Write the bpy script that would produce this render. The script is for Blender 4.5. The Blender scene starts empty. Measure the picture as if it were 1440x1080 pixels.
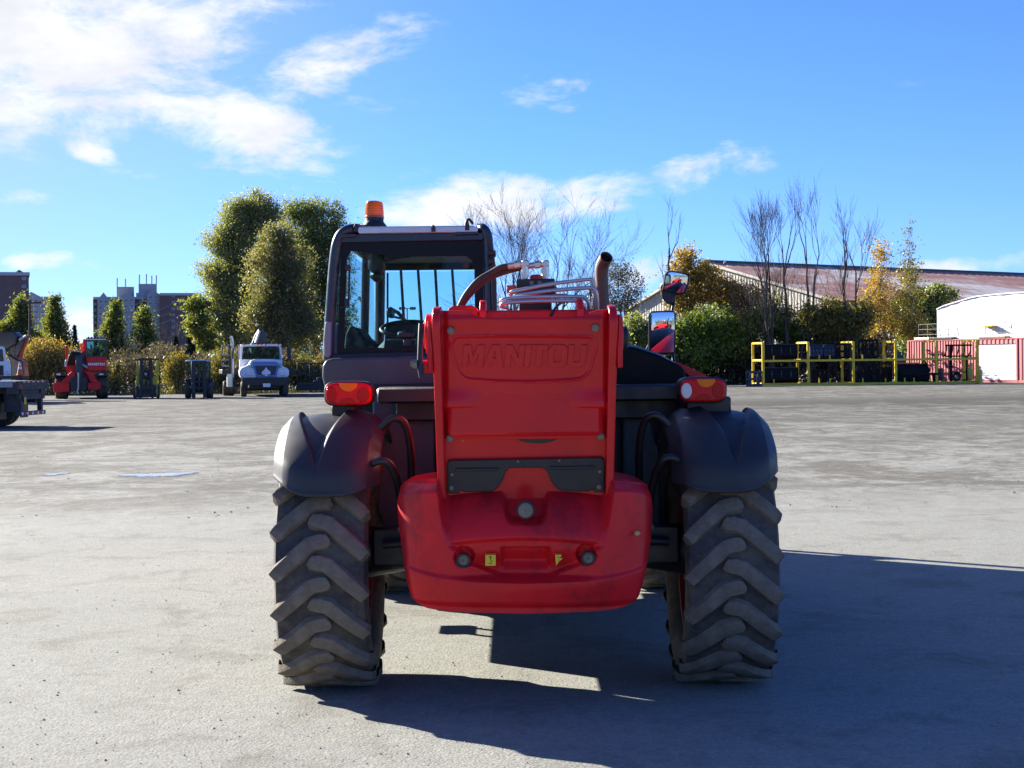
import bpy, bmesh, math, random
import numpy as np
from math import radians as R, sin, cos, tan, pi, sqrt, atan2
from mathutils import Vector, Matrix
from mathutils.geometry import tessellate_polygon

sc = bpy.context.scene
COL = sc.collection
rng = np.random.default_rng(7)
random.seed(7)

# ------------------------------------------------------------------ camera
F, HX, HY, CAMH, ROLL = 2240.0, 720.0, 514.0, 1.6, R(0.6)     # focal length in photo pixels, about 56 mm full frame
cam_d = bpy.data.cameras.new('camera')
cam = bpy.data.objects.new('camera', cam_d)
COL.objects.link(cam)
cam_d.sensor_width = 36.0
cam_d.lens = F / 1440 * 36
cam_d.shift_y = -(540 - HY) / 1440
cam_d.clip_start, cam_d.clip_end = 0.05, 6000
cam.matrix_world = Matrix.Translation((0, 0, CAMH)) @ Matrix.Rotation(R(90), 4, 'X') @ Matrix.Rotation(-ROLL, 4, 'Z')
sc.camera = cam

# ------------------------------------------------------------------ sun and sky
SUN_EL = R(22.2)
SUN_AZ = R(51)                      # to the left of straight ahead
sun_dir = Vector((-sin(SUN_AZ) * cos(SUN_EL), cos(SUN_AZ) * cos(SUN_EL), sin(SUN_EL)))
sd = bpy.data.lights.new('sun', 'SUN')
sd.energy = 5.0
sd.angle = R(0.5)
sd.color = (1.0, 0.94, 0.84)
so = bpy.data.objects.new('sun', sd)
COL.objects.link(so)
so.rotation_euler = sun_dir.to_track_quat('Z', 'Y').to_euler()
so.location = (0, 0, 40)

sc.view_settings.view_transform = 'Standard'
sc.view_settings.look = 'None'
sc.view_settings.gamma = 1.0
sc.view_settings.use_curve_mapping = False
sc.view_settings.exposure = 1.84
sc.cycles.use_denoising = True
sc.cycles.max_bounces = 8
sc.cycles.transparent_max_bounces = 24
sc.cycles.caustics_reflective = False
sc.cycles.caustics_refractive = False
sc.cycles.sample_clamp_indirect = 6.0

SKY_STRENGTH = 0.05
CLOUD = 5.9


LOCAL = None


def dirpx(px, py):
    dx, dy = px - HX, py - HY
    lx = dx * cos(ROLL) - dy * sin(ROLL)
    ly = dx * sin(ROLL) + dy * cos(ROLL)
    return Vector((lx / F, 1.0, -ly / F))


DS = 2.0               # stretch along depth from the camera; depths below were estimated at half focal length
F0 = F / DS


def dir0(px, py):
    d = dirpx(px, py)
    return Vector((d.x * DS, 1.0, d.z * DS))


def P(px, py, Y):
    d = dir0(px, py)
    x = d.x * Y
    if LOCAL: x += dir0(LOCAL[0], py).x * (LOCAL[1] - Y)      # squared up round a vehicle's own middle line, turned later
    return Vector((x, Y, CAMH + d.z * Y))


DES = {}               # position of every thing before it is pushed back, by name


def yard(p):
    """each finished thing, at its own size, pushed back along depth from the camera"""
    p = Vector(p)
    return Vector((p.x, p.y + 55.5 if 53.5 <= p.y <= 58.2 else p.y * DS, p.z))


def des(o):
    return DES.get(o.name, o.location)


MD = 4.0               # metres the red machine is pushed back from the camera


def machine(v):
    """red machine point pushed back, scaled about the camera in x and height"""
    k = (v.y + MD) / (DS * v.y)  # per-point scale about the camera that keeps each image position
    return Vector((v.x * k, v.y + MD, CAMH + (v.z - CAMH) * k))


class NT:
    """tiny node helper"""
    def __init__(s, tree):
        s.t = tree
        s.n = tree.nodes
        s.l = tree.links

    def node(s, typ, **kw):
        nd = s.n.new(typ)
        for k, v in kw.items():
            setattr(nd, k, v)
        return nd

    def put(s, sock, v):
        if hasattr(v, 'default_value') or isinstance(v, bpy.types.NodeSocket):
            s.l.new(v, sock)
        else:
            sock.default_value = v

    def math(s, op, a, b=None, c=None, clamp=False):
        nd = s.node('ShaderNodeMath', operation=op, use_clamp=clamp)
        s.put(nd.inputs[0], a)
        if b is not None: s.put(nd.inputs[1], b)
        if c is not None: s.put(nd.inputs[2], c)
        return nd.outputs[0]

    def vmath(s, op, a, b=None):
        nd = s.node('ShaderNodeVectorMath', operation=op)
        s.put(nd.inputs[0], a)
        if b is not None: s.put(nd.inputs[1], b)
        return nd.outputs['Value'] if op in ('DOT_PRODUCT', 'LENGTH') else nd.outputs[0]

    def noise(s, vec, scale, detail=4, rough=0.55, dist=0.0):
        nd = s.node('ShaderNodeTexNoise')
        if vec is not None: s.l.new(vec, nd.inputs['Vector'])
        nd.inputs['Scale'].default_value = scale
        nd.inputs['Detail'].default_value = detail
        nd.inputs['Roughness'].default_value = rough
        nd.inputs['Distortion'].default_value = dist
        return nd.outputs[0]

    def ramp(s, fac, stops, interp='LINEAR'):
        nd = s.node('ShaderNodeValToRGB')
        cr = nd.color_ramp
        cr.interpolation = interp
        while len(cr.elements) < len(stops): cr.elements.new(0.5)
        for e, (p, c) in zip(cr.elements, stops):
            e.position = p
            e.color = (c, c, c, 1) if isinstance(c, (int, float)) else (*c[:3], 1)
        s.put(nd.inputs[0], fac)
        return nd.outputs[0]

    def mix(s, fac, a, b, blend='MIX'):
        nd = s.node('ShaderNodeMix', data_type='RGBA', blend_type=blend)
        s.put(nd.inputs[0], fac)
        s.put(nd.inputs[6], (*a, 1) if isinstance(a, tuple) and len(a) == 3 else a)
        s.put(nd.inputs[7], (*b, 1) if isinstance(b, tuple) and len(b) == 3 else b)
        return nd.outputs[2]

    def maprange(s, v, a, b, c=0.0, d=1.0, smooth=True):
        nd = s.node('ShaderNodeMapRange', interpolation_type='SMOOTHSTEP' if smooth else 'LINEAR')
        s.put(nd.inputs[0], v)
        for i, x in enumerate((a, b, c, d)): nd.inputs[1 + i].default_value = x
        return nd.outputs[0]

    def scale3(s, vec, x, y, z):
        nd = s.node('ShaderNodeMapping')
        s.l.new(vec, nd.inputs[0])
        nd.inputs['Scale'].default_value = (x, y, z)
        return nd.outputs[0]

    def bump(s, h, strength=0.3, dist=0.01):
        nd = s.node('ShaderNodeBump')
        nd.inputs['Strength'].default_value = strength
        nd.inputs['Distance'].default_value = dist
        s.l.new(h, nd.inputs['Height'])
        return nd.outputs[0]


def make_world():
    w = bpy.data.worlds.new('World')
    sc.world = w
    w.use_nodes = True
    T = NT(w.node_tree)
    T.n.clear()
    out = T.node('ShaderNodeOutputWorld')
    bg = T.node('ShaderNodeBackground')
    bg.inputs['Strength'].default_value = SKY_STRENGTH
    sky = T.node('ShaderNodeTexSky', sky_type='NISHITA')
    sky.sun_disc = False
    sky.sun_elevation = SUN_EL
    sky.sun_rotation = -SUN_AZ
    sky.altitude = 0
    sky.air_density = 0.85
    sky.dust_density = 0.0
    sky.ozone_density = 1.4
    d = T.node('ShaderNodeTexCoord').outputs['Generated']
    n1 = T.noise(T.scale3(d, 1.0, 1.0, 2.3), 12.0, 9, 0.64, 0.5)
    n2 = T.noise(T.scale3(d, 1.0, 1.0, 2.6), 36.0, 6, 0.62, 0.4)
    fb = T.math('ADD', T.math('MULTIPLY', n1, 0.72), T.math('MULTIPLY', n2, 0.28))
    blobs = [  # px, py, half width, half height, tilt deg, weight
        (60, 55, 290, 150, -4, 1.0), (235, 130, 200, 62, 10, .75), (350, 190, 150, 60, 14, .95), (470, 88, 150, 44, -22, .72), (505, 152, 85, 20, -8, .5),
        (690, 286, 180, 46, -4, 1.0), (800, 272, 120, 40, -6, .85), (765, 125, 75, 26, -8, .5), (800, 146, 40, 12, 0, .35),
        (125, 213, 50, 17, 18, .62), (185, 246, 52, 11, 3, .6), (66, 367, 60, 17, -3, .68), (133, 373, 38, 12, 0, .6),
        (985, 232, 120, 34, -10, .42), (1080, 210, 60, 14, 0, .3), (1375, 372, 120, 18, -6, .8), (1320, 388, 110, 14, 0, .6), (112, 455, 80, 38, 0, .8), (910, 385, 60, 26, -4, .7),
        (40, 278, 50, 12, 0, .4), (570, 250, 65, 14, -10, .4), (1235, 140, 60, 22, -20, .22), (30, 190, 60, 16, -4, .5), (300, -10, 200, 30, 0, .45)]
    total = None
    for (px, py, hw, hh, tilt, wt) in blobs:
        c = dirpx(px, py).normalized()
        r = c.cross(Vector((0, 0, 1))).normalized()
        u = r.cross(c).normalized()
        a = R(-tilt)
        r2, u2 = r * cos(a) + u * sin(a), u * cos(a) - r * sin(a)
        L = dirpx(px, py).length
        w_, h_ = hw / F / L, hh / F / L
        dx = T.vmath('DOT_PRODUCT', d, tuple(r2 / w_))
        dy = T.vmath('DOT_PRODUCT', d, tuple(u2 / h_))
        q = T.math('ADD', T.math('MULTIPLY', dx, dx), T.math('MULTIPLY', dy, dy))
        m = T.math('MULTIPLY', T.maprange(q, 0.0, 1.5, 1.0, 0.0, False), wt)
        total = m if total is None else T.math('MAXIMUM', total, m)
    # loose cloud everywhere, so the sky behind the camera carries the same sort of cloud
    wide = T.maprange(T.noise(T.scale3(d, 1, 1, 1.6), 1.9, 2, 0.5), 0.55, 0.80, 0.0, 0.32)
    behind = T.maprange(T.vmath('DOT_PRODUCT', d, (0, 1, 0)), 0.25, 0.55, 1.0, 0.0)
    total = T.math('MAXIMUM', total, T.math('MULTIPLY', wide, behind))
    dens = T.math('ADD', T.math('MULTIPLY', T.math('SUBTRACT', fb, 0.5), 3.6), T.math('MULTIPLY', total, 1.15))
    dens = T.maprange(dens, 0.22, 1.15, 0.0, 1.0)
    dens = T.math('MULTIPLY', dens, T.maprange(total, 0.0, 0.25, 0.0, 1.0))
    shade = T.maprange(T.noise(T.scale3(d, 1, 1, 2.0), 18.0, 5, 0.6), 0.3, 0.7, 0.86, 1.06)
    cc = T.node('ShaderNodeCombineXYZ')
    T.put(cc.inputs[0], T.math('MULTIPLY', shade, CLOUD)); T.put(cc.inputs[1], T.math('MULTIPLY', shade, CLOUD * 1.0)); T.put(cc.inputs[2], T.math('MULTIPLY', shade, CLOUD * 1.02))
    skyc = T.mix(1.0, sky.outputs[0], (0.39, 0.64, 1.32), 'MULTIPLY')
    # thin high veil that whitens the blue towards the sun
    veil = T.maprange(T.vmath('DOT_PRODUCT', d, tuple(sun_dir)), 0.62, 1.0, 0.0, 0.75)
    skyc = T.mix(veil, skyc, (3.7, 4.15, 5.9, 1))
    colr = T.mix(T.math('MULTIPLY', dens, 0.93), skyc, cc.outputs[0])
    T.l.new(colr, bg.inputs['Color'])
    T.l.new(bg.outputs[0], out.inputs['Surface'])


make_world()

# ------------------------------------------------------------------ materials
MATS = {}


def mat(name, col, rough=0.5, metal=0.0, var=0.12, vscale=6.0, bump=0.0, bscale=60.0, coat=0.0, dust=0.0, dustcol=(0.33, 0.3, 0.26), spec=0.5, dscale=3.0, grime=0.0, grimecol=(0.05, 0.02, 0.02)):
    if name in MATS: return MATS[name]
    m = bpy.data.materials.new(name)
    m.use_nodes = True
    T = NT(m.node_tree)
    b = T.n['Principled BSDF']
    co = T.node('ShaderNodeTexCoord').outputs['Object']
    c = (*col, 1)
    if var > 0:
        n = T.noise(co, vscale, 6, 0.62)
        f = T.maprange(n, 0.28, 0.72, 1 - var, 1 + var, False)
        cm = T.node('ShaderNodeCombineXYZ')
        for i in range(3): T.put(cm.inputs[i], f)
        c = T.mix(1.0, c, cm.outputs[0], 'MULTIPLY')
    if dust > 0:
        geo = T.node('ShaderNodeNewGeometry')
        n2 = T.noise(co, dscale, 7, 0.68, 0.3)
        n3 = T.noise(co, dscale * 9, 4, 0.6)
        k = T.math('ADD', T.math('MULTIPLY', n2, 0.7), T.math('MULTIPLY', n3, 0.3))
        c = T.mix(T.maprange(k, 0.62 - dust * 0.35, 0.80 - dust * 0.2, 0.0, min(1.0, 0.35 + dust)), c, (*dustcol, 1))
    if grime > 0:
        g1 = T.noise(T.scale3(co, 1, 1, .55), 2.6, 7, 0.66, 0.7)
        g2 = T.noise(co, 24, 4, 0.65)
        c = T.mix(T.maprange(T.math('ADD', T.math('MULTIPLY', g1, .75), T.math('MULTIPLY', g2, .25)), .47, .66, 0.0, grime), c, (*grimecol, 1))
    if isinstance(c, tuple): b.inputs['Base Color'].default_value = c
    else: T.l.new(c, b.inputs['Base Color'])
    b.inputs['Metallic'].default_value = metal
    rn = T.noise(co, vscale * 2.3, 4, 0.6)
    T.l.new(T.maprange(rn, 0.3, 0.7, max(0.02, rough - 0.08), min(1, rough + 0.1), False), b.inputs['Roughness'])
    b.inputs['Specular IOR Level'].default_value = spec
    if coat > 0:
        b.inputs['Coat Weight'].default_value = coat
        b.inputs['Coat Roughness'].default_value = 0.12
    if bump > 0:
        T.l.new(T.bump(T.noise(co, bscale, 5, 0.6), bump, 0.01), b.inputs['Normal'])
    MATS[name] = m
    return m


def glass(name, tint, gloss=0.25, rough=0.02):
    if name in MATS: return MATS[name]
    m = bpy.data.materials.new(name)
    m.use_nodes = True
    T = NT(m.node_tree)
    T.n.clear()
    out = T.node('ShaderNodeOutputMaterial')
    tr = T.node('ShaderNodeBsdfTransparent')
    tr.inputs[0].default_value = (*tint, 1)
    gl = T.node('ShaderNodeBsdfGlossy')
    gl.inputs['Roughness'].default_value = rough
    fr = T.node('ShaderNodeFresnel')
    fr.inputs[0].default_value = 1.5
    mx = T.node('ShaderNodeMixShader')
    T.l.new(T.math('MULTIPLY', fr.outputs[0], gloss * 4, clamp=True), mx.inputs[0])
    T.l.new(tr.outputs[0], mx.inputs[1])
    T.l.new(gl.outputs[0], mx.inputs[2])
    T.l.new(mx.outputs[0], out.inputs[0])
    MATS[name] = m
    return m


def leafmat(name, cols, trans=0.35, rough=0.6):
    """leaf colours picked per leaf, with light passing through the blade"""
    if name in MATS: return MATS[name]
    m = bpy.data.materials.new(name)
    m.use_nodes = True
    T = NT(m.node_tree)
    T.n.clear()
    out = T.node('ShaderNodeOutputMaterial')
    geo = T.node('ShaderNodeNewGeometry')
    st = [(i / max(1, len(cols) - 1), c) for i, c in enumerate(cols)]
    pos = T.noise(geo.outputs['Position'], 0.55, 3, 0.6)
    f = T.math('ADD', T.math('MULTIPLY', geo.outputs['Random Per Island'], 0.6), T.maprange(pos, 0.3, 0.7, -0.1, 0.5, False))
    c = T.ramp(f, st)
    di = T.node('ShaderNodeBsdfDiffuse')
    tl = T.node('ShaderNodeBsdfTranslucent')
    gl = T.node('ShaderNodeBsdfGlossy')
    gl.inputs['Roughness'].default_value = 0.45
    T.l.new(c, di.inputs[0])
    T.l.new(T.mix(1.0, c, (1.25, 1.2, 0.6), 'MULTIPLY'), tl.inputs[0])
    mx = T.node('ShaderNodeMixShader')
    mx.inputs[0].default_value = trans
    T.l.new(di.outputs[0], mx.inputs[1]); T.l.new(tl.outputs[0], mx.inputs[2])
    m2 = T.node('ShaderNodeMixShader')
    m2.inputs[0].default_value = 0.05
    T.l.new(mx.outputs[0], m2.inputs[1]); T.l.new(gl.outputs[0], m2.inputs[2])
    T.l.new(m2.outputs[0], out.inputs[0])
    MATS[name] = m
    return m


def lens_mat(name, col, trans=0.5):
    """coloured plastic that passes light"""
    m = bpy.data.materials.new(name)
    m.use_nodes = True
    T = NT(m.node_tree); T.n.clear()
    out = T.node('ShaderNodeOutputMaterial')
    di = T.node('ShaderNodeBsdfDiffuse'); tl = T.node('ShaderNodeBsdfTranslucent'); gl = T.node('ShaderNodeBsdfGlossy')
    co = T.node('ShaderNodeTexCoord').outputs['Object']
    w = T.node('ShaderNodeTexWave', bands_direction='Z'); w.inputs['Scale'].default_value = 22
    T.l.new(co, w.inputs['Vector'])
    c = T.mix(T.maprange(w.outputs[0], .55, .95, 0, .45), (*col, 1), (col[0] * .45, col[1] * .25, col[2] * .2, 1))
    T.l.new(c, di.inputs[0]); T.l.new(c, tl.inputs[0])
    gl.inputs['Roughness'].default_value = .12
    a = T.node('ShaderNodeMixShader'); a.inputs[0].default_value = trans
    T.l.new(di.outputs[0], a.inputs[1]); T.l.new(tl.outputs[0], a.inputs[2])
    fr = T.node('ShaderNodeFresnel'); fr.inputs[0].default_value = 1.45
    b = T.node('ShaderNodeMixShader'); T.l.new(fr.outputs[0], b.inputs[0])
    T.l.new(a.outputs[0], b.inputs[1]); T.l.new(gl.outputs[0], b.inputs[2])
    T.l.new(b.outputs[0], out.inputs[0])
    MATS[name] = m
    return m


# ------------------------------------------------------------------ mesh builder
class MB:
    def __init__(s):
        s.v, s.f = [], []

    def add(s, verts, faces):
        o = len(s.v)
        s.v += [Vector(p) for p in verts]
        s.f += [[i + o for i in f] for f in faces]
        return s

    def box(s, c, size, bev=0.0, rot=None):
        c = Vector(c)
        h = [x / 2 for x in size]
        b = min(bev, min(h) * 0.9)
        V = []
        for i in range(8):
            sg = [1 if i & (4 >> k) else -1 for k in range(3)]
            for a in range(3):
                V.append([sg[k] * (h[k] if (k == a or b == 0) else h[k] - b) for k in range(3)])
        idx = lambda sg, a: (4 * (sg[0] > 0) + 2 * (sg[1] > 0) + (sg[2] > 0)) * 3 + a
        Fc = []
        if b == 0:
            V = V[::3]
            idx = lambda sg, a: (4 * (sg[0] > 0) + 2 * (sg[1] > 0) + (sg[2] > 0))
        for a in range(3):
            p, q = (a + 1) % 3, (a + 2) % 3
            for sg_ in (-1, 1):
                f = []
                for (x, y) in ((-1, -1), (1, -1), (1, 1), (-1, 1)):
                    sg = [0, 0, 0]; sg[a] = sg_; sg[p] = x; sg[q] = y
                    f.append(idx(sg, a))
                Fc.append(f)
            if b > 0:
                for x in (-1, 1):
                    for y in (-1, 1):
                        f = []
                        for (e, ax) in ((-1, p), (1, p), (1, q), (-1, q)):
                            sg = [0, 0, 0]; sg[a] = e; sg[p] = x; sg[q] = y
                            f.append(idx(sg, ax))
                        Fc.append(f)
        if b > 0:
            for i in range(8): Fc.append([i * 3, i * 3 + 1, i * 3 + 2])
        V = [Vector(p) for p in V]
        if rot is not None: V = [rot @ p for p in V]
        return s.add([p + c for p in V], Fc)

    def box2(s, a, b, bev=0.0):
        a, b = Vector(a), Vector(b)
        return s.box((a + b) / 2, [abs(x) for x in (b - a)], bev)

    def tube(s, pts, r, n=8, caps=True, smooth=0):
        pts = [Vector(p) for p in pts]
        rs = list(r) if isinstance(r, (list, tuple)) else [r] * len(pts)
        for _ in range(smooth):
            np_, nr = [pts[0]], [rs[0]]
            for i in range(len(pts) - 1):
                np_ += [pts[i] * .75 + pts[i + 1] * .25, pts[i] * .25 + pts[i + 1] * .75]
                nr += [rs[i] * .75 + rs[i + 1] * .25, rs[i] * .25 + rs[i + 1] * .75]
            np_.append(pts[-1]); nr.append(rs[-1])
            pts, rs = np_, nr
        V, Fc = [], []
        ref = None
        for i, p in enumerate(pts):
            t = (pts[min(i + 1, len(pts) - 1)] - pts[max(i - 1, 0)])
            if t.length < 1e-9: t = Vector((0, 0, 1))
            t.normalize()
            if ref is None:
                ref = t.orthogonal().normalized()
            else:
                ref = ref - t * ref.dot(t)
                if ref.length < 1e-6: ref = t.orthogonal()
                ref.normalize()
            bi = t.cross(ref)
            for k in range(n):
                a = 2 * pi * k / n
                V.append(p + (ref * cos(a) + bi * sin(a)) * rs[i])
        for i in range(len(pts) - 1):
            for k in range(n):
                k2 = (k + 1) % n
                Fc.append([i * n + k, i * n + k2, (i + 1) * n + k2, (i + 1) * n + k])
        if caps:
            Fc.append(list(range(n))[::-1]); Fc.append([(len(pts) - 1) * n + k for k in range(n)])
        return s.add(V, Fc)

    def cyl(s, a, b, r, n=16, r2=None):
        return s.tube([a, b], [r, r if r2 is None else r2], n)

    def lathe(s, prof, origin, axis, n=32, closed=False):
        """prof: list of (radius, offset along axis)"""
        ax = Vector(axis).normalized()
        u = ax.orthogonal().normalized(); w = ax.cross(u)
        o = Vector(origin)
        V, Fc = [], []
        m = len(prof)
        for (r, h) in prof:
            for k in range(n):
                a = 2 * pi * k / n
                V.append(o + ax * h + (u * cos(a) + w * sin(a)) * max(r, 1e-4))
        for i in range(m if closed else m - 1):
            j = (i + 1) % m
            for k in range(n):
                k2 = (k + 1) % n
                Fc.append([i * n + k, i * n + k2, j * n + k2, j * n + k])
        return s.add(V, Fc)

    def prism(s, poly, to3a, to3b, holes=()):
        """poly (and holes): 2D outlines; to3a/to3b map a 2D point to the two end faces"""
        loops = [list(poly)] + [list(h) for h in holes]
        flat = [p for l in loops for p in l]
        n = len(flat)
        tris = tessellate_polygon([[Vector((p[0], p[1], 0)) for p in l] for l in loops])
        V = [Vector(to3a(*p)) for p in flat] + [Vector(to3b(*p)) for p in flat]
        Fc = []
        if not holes:
            Fc += [list(range(n)), list(range(n, 2 * n))[::-1]]
        else:
            for t in tris: Fc += [list(t), [i + n for i in reversed(t)]]
        o = 0
        for l in loops:
            k = len(l)
            for i in range(k):
                j = (i + 1) % k
                Fc.append([o + i, o + j, n + o + j, n + o + i])
            o += k
        return s.add(V, Fc)

    def pprism(s, pts, Y0, Y1, holes=()):
        """outline given in photo pixels, stood at depth Y0 and extruded straight back to Y1"""
        def a(x, y): return P(x, y, Y0)
        def b(x, y):
            p = P(x, y, Y0); return Vector((p.x, Y1, p.z))
        return s.prism(pts, a, b, holes)

    def pbox(s, x0, y0, x1, y1, Y0, Y1, bev=0.0):
        a, b = P((x0 + x1) / 2, (y0 + y1) / 2, Y0), None
        k = Y0 / F0
        return s.box((a.x, (Y0 + Y1) / 2, a.z), (abs(x1 - x0) * k, abs(Y1 - Y0), abs(y1 - y0) * k), bev)

    def ptube(s, pts, r, n=8, smooth=0, caps=True):
        return s.tube([P(*p) for p in pts], r, n, caps, smooth)

    def grid(s, nu, nv, fn, flip=False):
        V = [fn(i / (nu - 1), j / (nv - 1)) for j in range(nv) for i in range(nu)]
        Fc = []
        for j in range(nv - 1):
            for i in range(nu - 1):
                a = j * nu + i
                q = [a, a + 1, a + nu + 1, a + nu]
                Fc.append(q[::-1] if flip else q)
        return s.add(V, Fc)

    def build(s, name, material, parent=None, bevel=0.0, smooth=38, origin=None, recalc=True, solid=0.0, segs=2, raw=False, true=False):
        off = Vector((0, 0, 0))
        p, top = parent, None
        while p is not None:
            off += des(p); top = p; p = p.parent
        if top is not None and top.get('camera_warp'):
            s.v = [Vector((.06 + (v.x - .06) * 1.07, v.y + MD, v.z)) if raw else machine(v) for v in s.v]
            off = Vector((off.x, off.y + MD, off.z))
        if parent is None:
            if origin is None and s.v:
                xs = [v.x for v in s.v]; ys = [v.y for v in s.v]; zs = [v.z for v in s.v]
                origin = Vector(((min(xs) + max(xs)) / 2, (min(ys) + max(ys)) / 2, min(zs)))
            off = Vector(origin)
        elif origin is not None:
            pass
        me = bpy.data.meshes.new(name)
        loc = Vector((0, 0, 0))
        if parent is None: loc = off; sub = off
        elif origin is not None:
            loc = Vector(origin) - off; sub = Vector(origin)
        else: sub = off
        me.from_pydata([v - sub for v in s.v], [], s.f)
        if recalc:
            bm = bmesh.new(); bm.from_mesh(me)
            bmesh.ops.remove_doubles(bm, verts=bm.verts, dist=1e-5)
            bmesh.ops.recalc_face_normals(bm, faces=bm.faces)
            bm.to_mesh(me); bm.free()
        if material is not None: me.materials.append(material)
        if smooth:
            me.shade_smooth()
            me.set_sharp_from_angle(angle=R(smooth))
        o = bpy.data.objects.new(name, me)
        COL.objects.link(o)
        if parent is None and origin is not None and not true and Vector(origin).length > 0:
            DES[o.name] = Vector(loc)
            loc = yard(loc)
        o.location = loc
        if parent is not None: o.parent = parent
        if solid:
            md = o.modifiers.new('thickness', 'SOLIDIFY'); md.thickness = solid; md.offset = -1
        if bevel:
            md = o.modifiers.new('bevel', 'BEVEL'); md.width = bevel; md.segments = segs; md.limit_method = 'ANGLE'; md.angle_limit = R(30)
        return o


def tag(o, label=None, cat=None, group=None, kind=None):
    if label: o['label'] = label
    if cat: o['category'] = cat
    if group: o['group'] = group
    if kind: o['kind'] = kind
    return o


def thing(name, loc, label, cat, group=None, true=False):
    o = bpy.data.objects.new(name, None)
    COL.objects.link(o)
    o.empty_display_size = 0.2
    DES[o.name] = Vector(loc)
    o.location = Vector(loc) if true else yard(loc)
    return tag(o, label, cat, group)


def turn(t, px0, extra=0.0):
    """face a finished thing down its camera ray, narrowed to keep image width"""
    a = atan2(-dirpx(px0, 520).x, 1)
    t.rotation_euler.z = a + R(extra)
    t.scale.x = cos(a)  # squeezed across to hold its width in the image


def part(name, material, parent, fill, **kw):
    m = MB()
    fill(m)
    return m.build(name, material, parent, **kw)


def copy_tree(o, parent=None):
    c = o.copy(); COL.objects.link(c); c.parent = parent
    for ch in list(o.children): copy_tree(ch, c)
    return c


GLYPH = {
    'M': (1.0, [(0, 0), (0, 1), (.34, 1), (.5, .5), (.66, 1), (1, 1), (1, 0), (.73, 0), (.73, .55), (.58, .08), (.42, .08), (.27, .55), (.27, 0)], []),
    'A': (.98, [(0, 0), (.3, 1), (.68, 1), (.98, 0), (.69, 0), (.63, .19), (.35, .19), (.29, 0)], [[(.41, .40), (.57, .40), (.49, .70)]]),
    'N': (.9, [(0, 0), (0, 1), (.3, 1), (.62, .45), (.62, 1), (.9, 1), (.9, 0), (.6, 0), (.28, .55), (.28, 0)], []),
    'I': (.29, [(0, 0), (0, 1), (.29, 1), (.29, 0)], []),
    'T': (.78, [(.25, 0), (.25, .75), (0, .75), (0, 1), (.78, 1), (.78, .75), (.53, .75), (.53, 0)], []),
    'O': (.92, [(.16, 0), (0, .18), (0, .82), (.16, 1), (.76, 1), (.92, .82), (.92, .18), (.76, 0)], [[(.29, .27), (.36, .22), (.56, .22), (.63, .27), (.63, .73), (.56, .78), (.36, .78), (.29, .73)]]),
    'U': (.88, [(0, 1), (0, .18), (.16, 0), (.72, 0), (.88, .18), (.88, 1), (.6, 1), (.6, .27), (.55, .23), (.33, .23), (.28, .27), (.28, 1)], []),
}


def word(mb, text, x0, x1, y0, y1, fa, fb, gap=0.06, shear=0.0):
    """lay capitals between x0..x1 (left to right) and y0 (top)..y1 (bottom)"""
    tot = sum(GLYPH[c][0] for c in text) + gap * (len(text) - 1)
    sx = (x1 - x0) / tot
    x = x0
    for c in text:
        w, out, holes = GLYPH[c]
        f = lambda p: (x + p[0] * sx + shear * p[1] * (y1 - y0), y1 + (y0 - y1) * p[1])
        mb.prism([f(p) for p in out], fa, fb, [[f(p) for p in h] for h in holes])
        x += (w + gap) * sx


def sstep(a, b, x):
    t = min(1.0, max(0.0, (x - a) / (b - a)))
    return t * t * (3 - 2 * t)


def lerp_tab(tab, x):
    if x <= tab[0][0]: return tab[0][1]
    for (a, va), (b, vb) in zip(tab, tab[1:]):
        if x <= b: return va + (vb - va) * (x - a) / (b - a)
    return tab[-1][1]

# ------------------------------------------------------------------ shared materials
RED = mat('red_paint', (0.66, 0.012, 0.018), 0.34, var=0.10, vscale=3, coat=0.25, spec=.22, grime=.28, grimecol=(0.24, 0.006, 0.012), dust=0.05, dustcol=(0.36, 0.06, 0.06), bump=0.03, bscale=90)
RED2 = mat('red_moulding', (0.70, 0.012, 0.018), 0.42, var=0.12, vscale=4, coat=0.12, spec=.25, dust=0.12, grime=.62, grimecol=(0.14, 0.008, 0.014), dustcol=(0.36, 0.06, 0.06), bump=0.06, bscale=140)
RIMP = mat('shaded_dusty_rim_paint', (0.14, 0.012, 0.014), 0.6, var=0.2, vscale=6, dust=0.5, dustcol=(0.12, 0.07, 0.06))  # red darkened to suggest shade inside the wheel, plus random dust
BLACKP = mat('black_plastic', (0.018, 0.020, 0.023), 0.5, var=0.15, bump=0.05, bscale=220, dust=0.12, dustcol=(0.10, 0.095, 0.09))
FENDERP = mat('fender_plastic', (0.026, 0.029, 0.034), 0.5, var=0.12, bump=0.08, bscale=260, spec=.4, dust=0.10, dustcol=(0.075, 0.074, 0.072))
GREYP = mat('dark_grey_plastic', (0.066, 0.080, 0.084), 0.42, var=0.10, bump=0.05, bscale=240, dust=0.15, dustcol=(0.16, 0.155, 0.15))
CABP = mat('cab_frame_paint', (0.010, 0.019, 0.036), 0.32, var=0.08, coat=0.25, dust=0.05, dustcol=(0.08, 0.08, 0.09))
LGREY = mat('light_grey_plastic', (0.22, 0.23, 0.25), 0.45, var=0.08, dust=0.1)
BLACKM = mat('black_metal', (0.014, 0.014, 0.016), 0.42, var=0.2, dust=0.12, dustcol=(0.07, 0.065, 0.06))
PANELP = mat('body_panel_plastic', (0.070, 0.125, 0.130), 0.55, var=0.1, bump=0.05, bscale=240)
HOODP = mat('black_hood_paint', (0.005, 0.0055, 0.006), 0.4, var=0.08, coat=0.0, spec=.14)
RUBBER = mat('tyre_rubber', (0.042, 0.042, 0.044), 0.78, var=0.3, vscale=9, bump=0.25, bscale=60, dust=0.75, dustcol=(0.130, 0.110, 0.086), spec=0.25)
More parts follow.
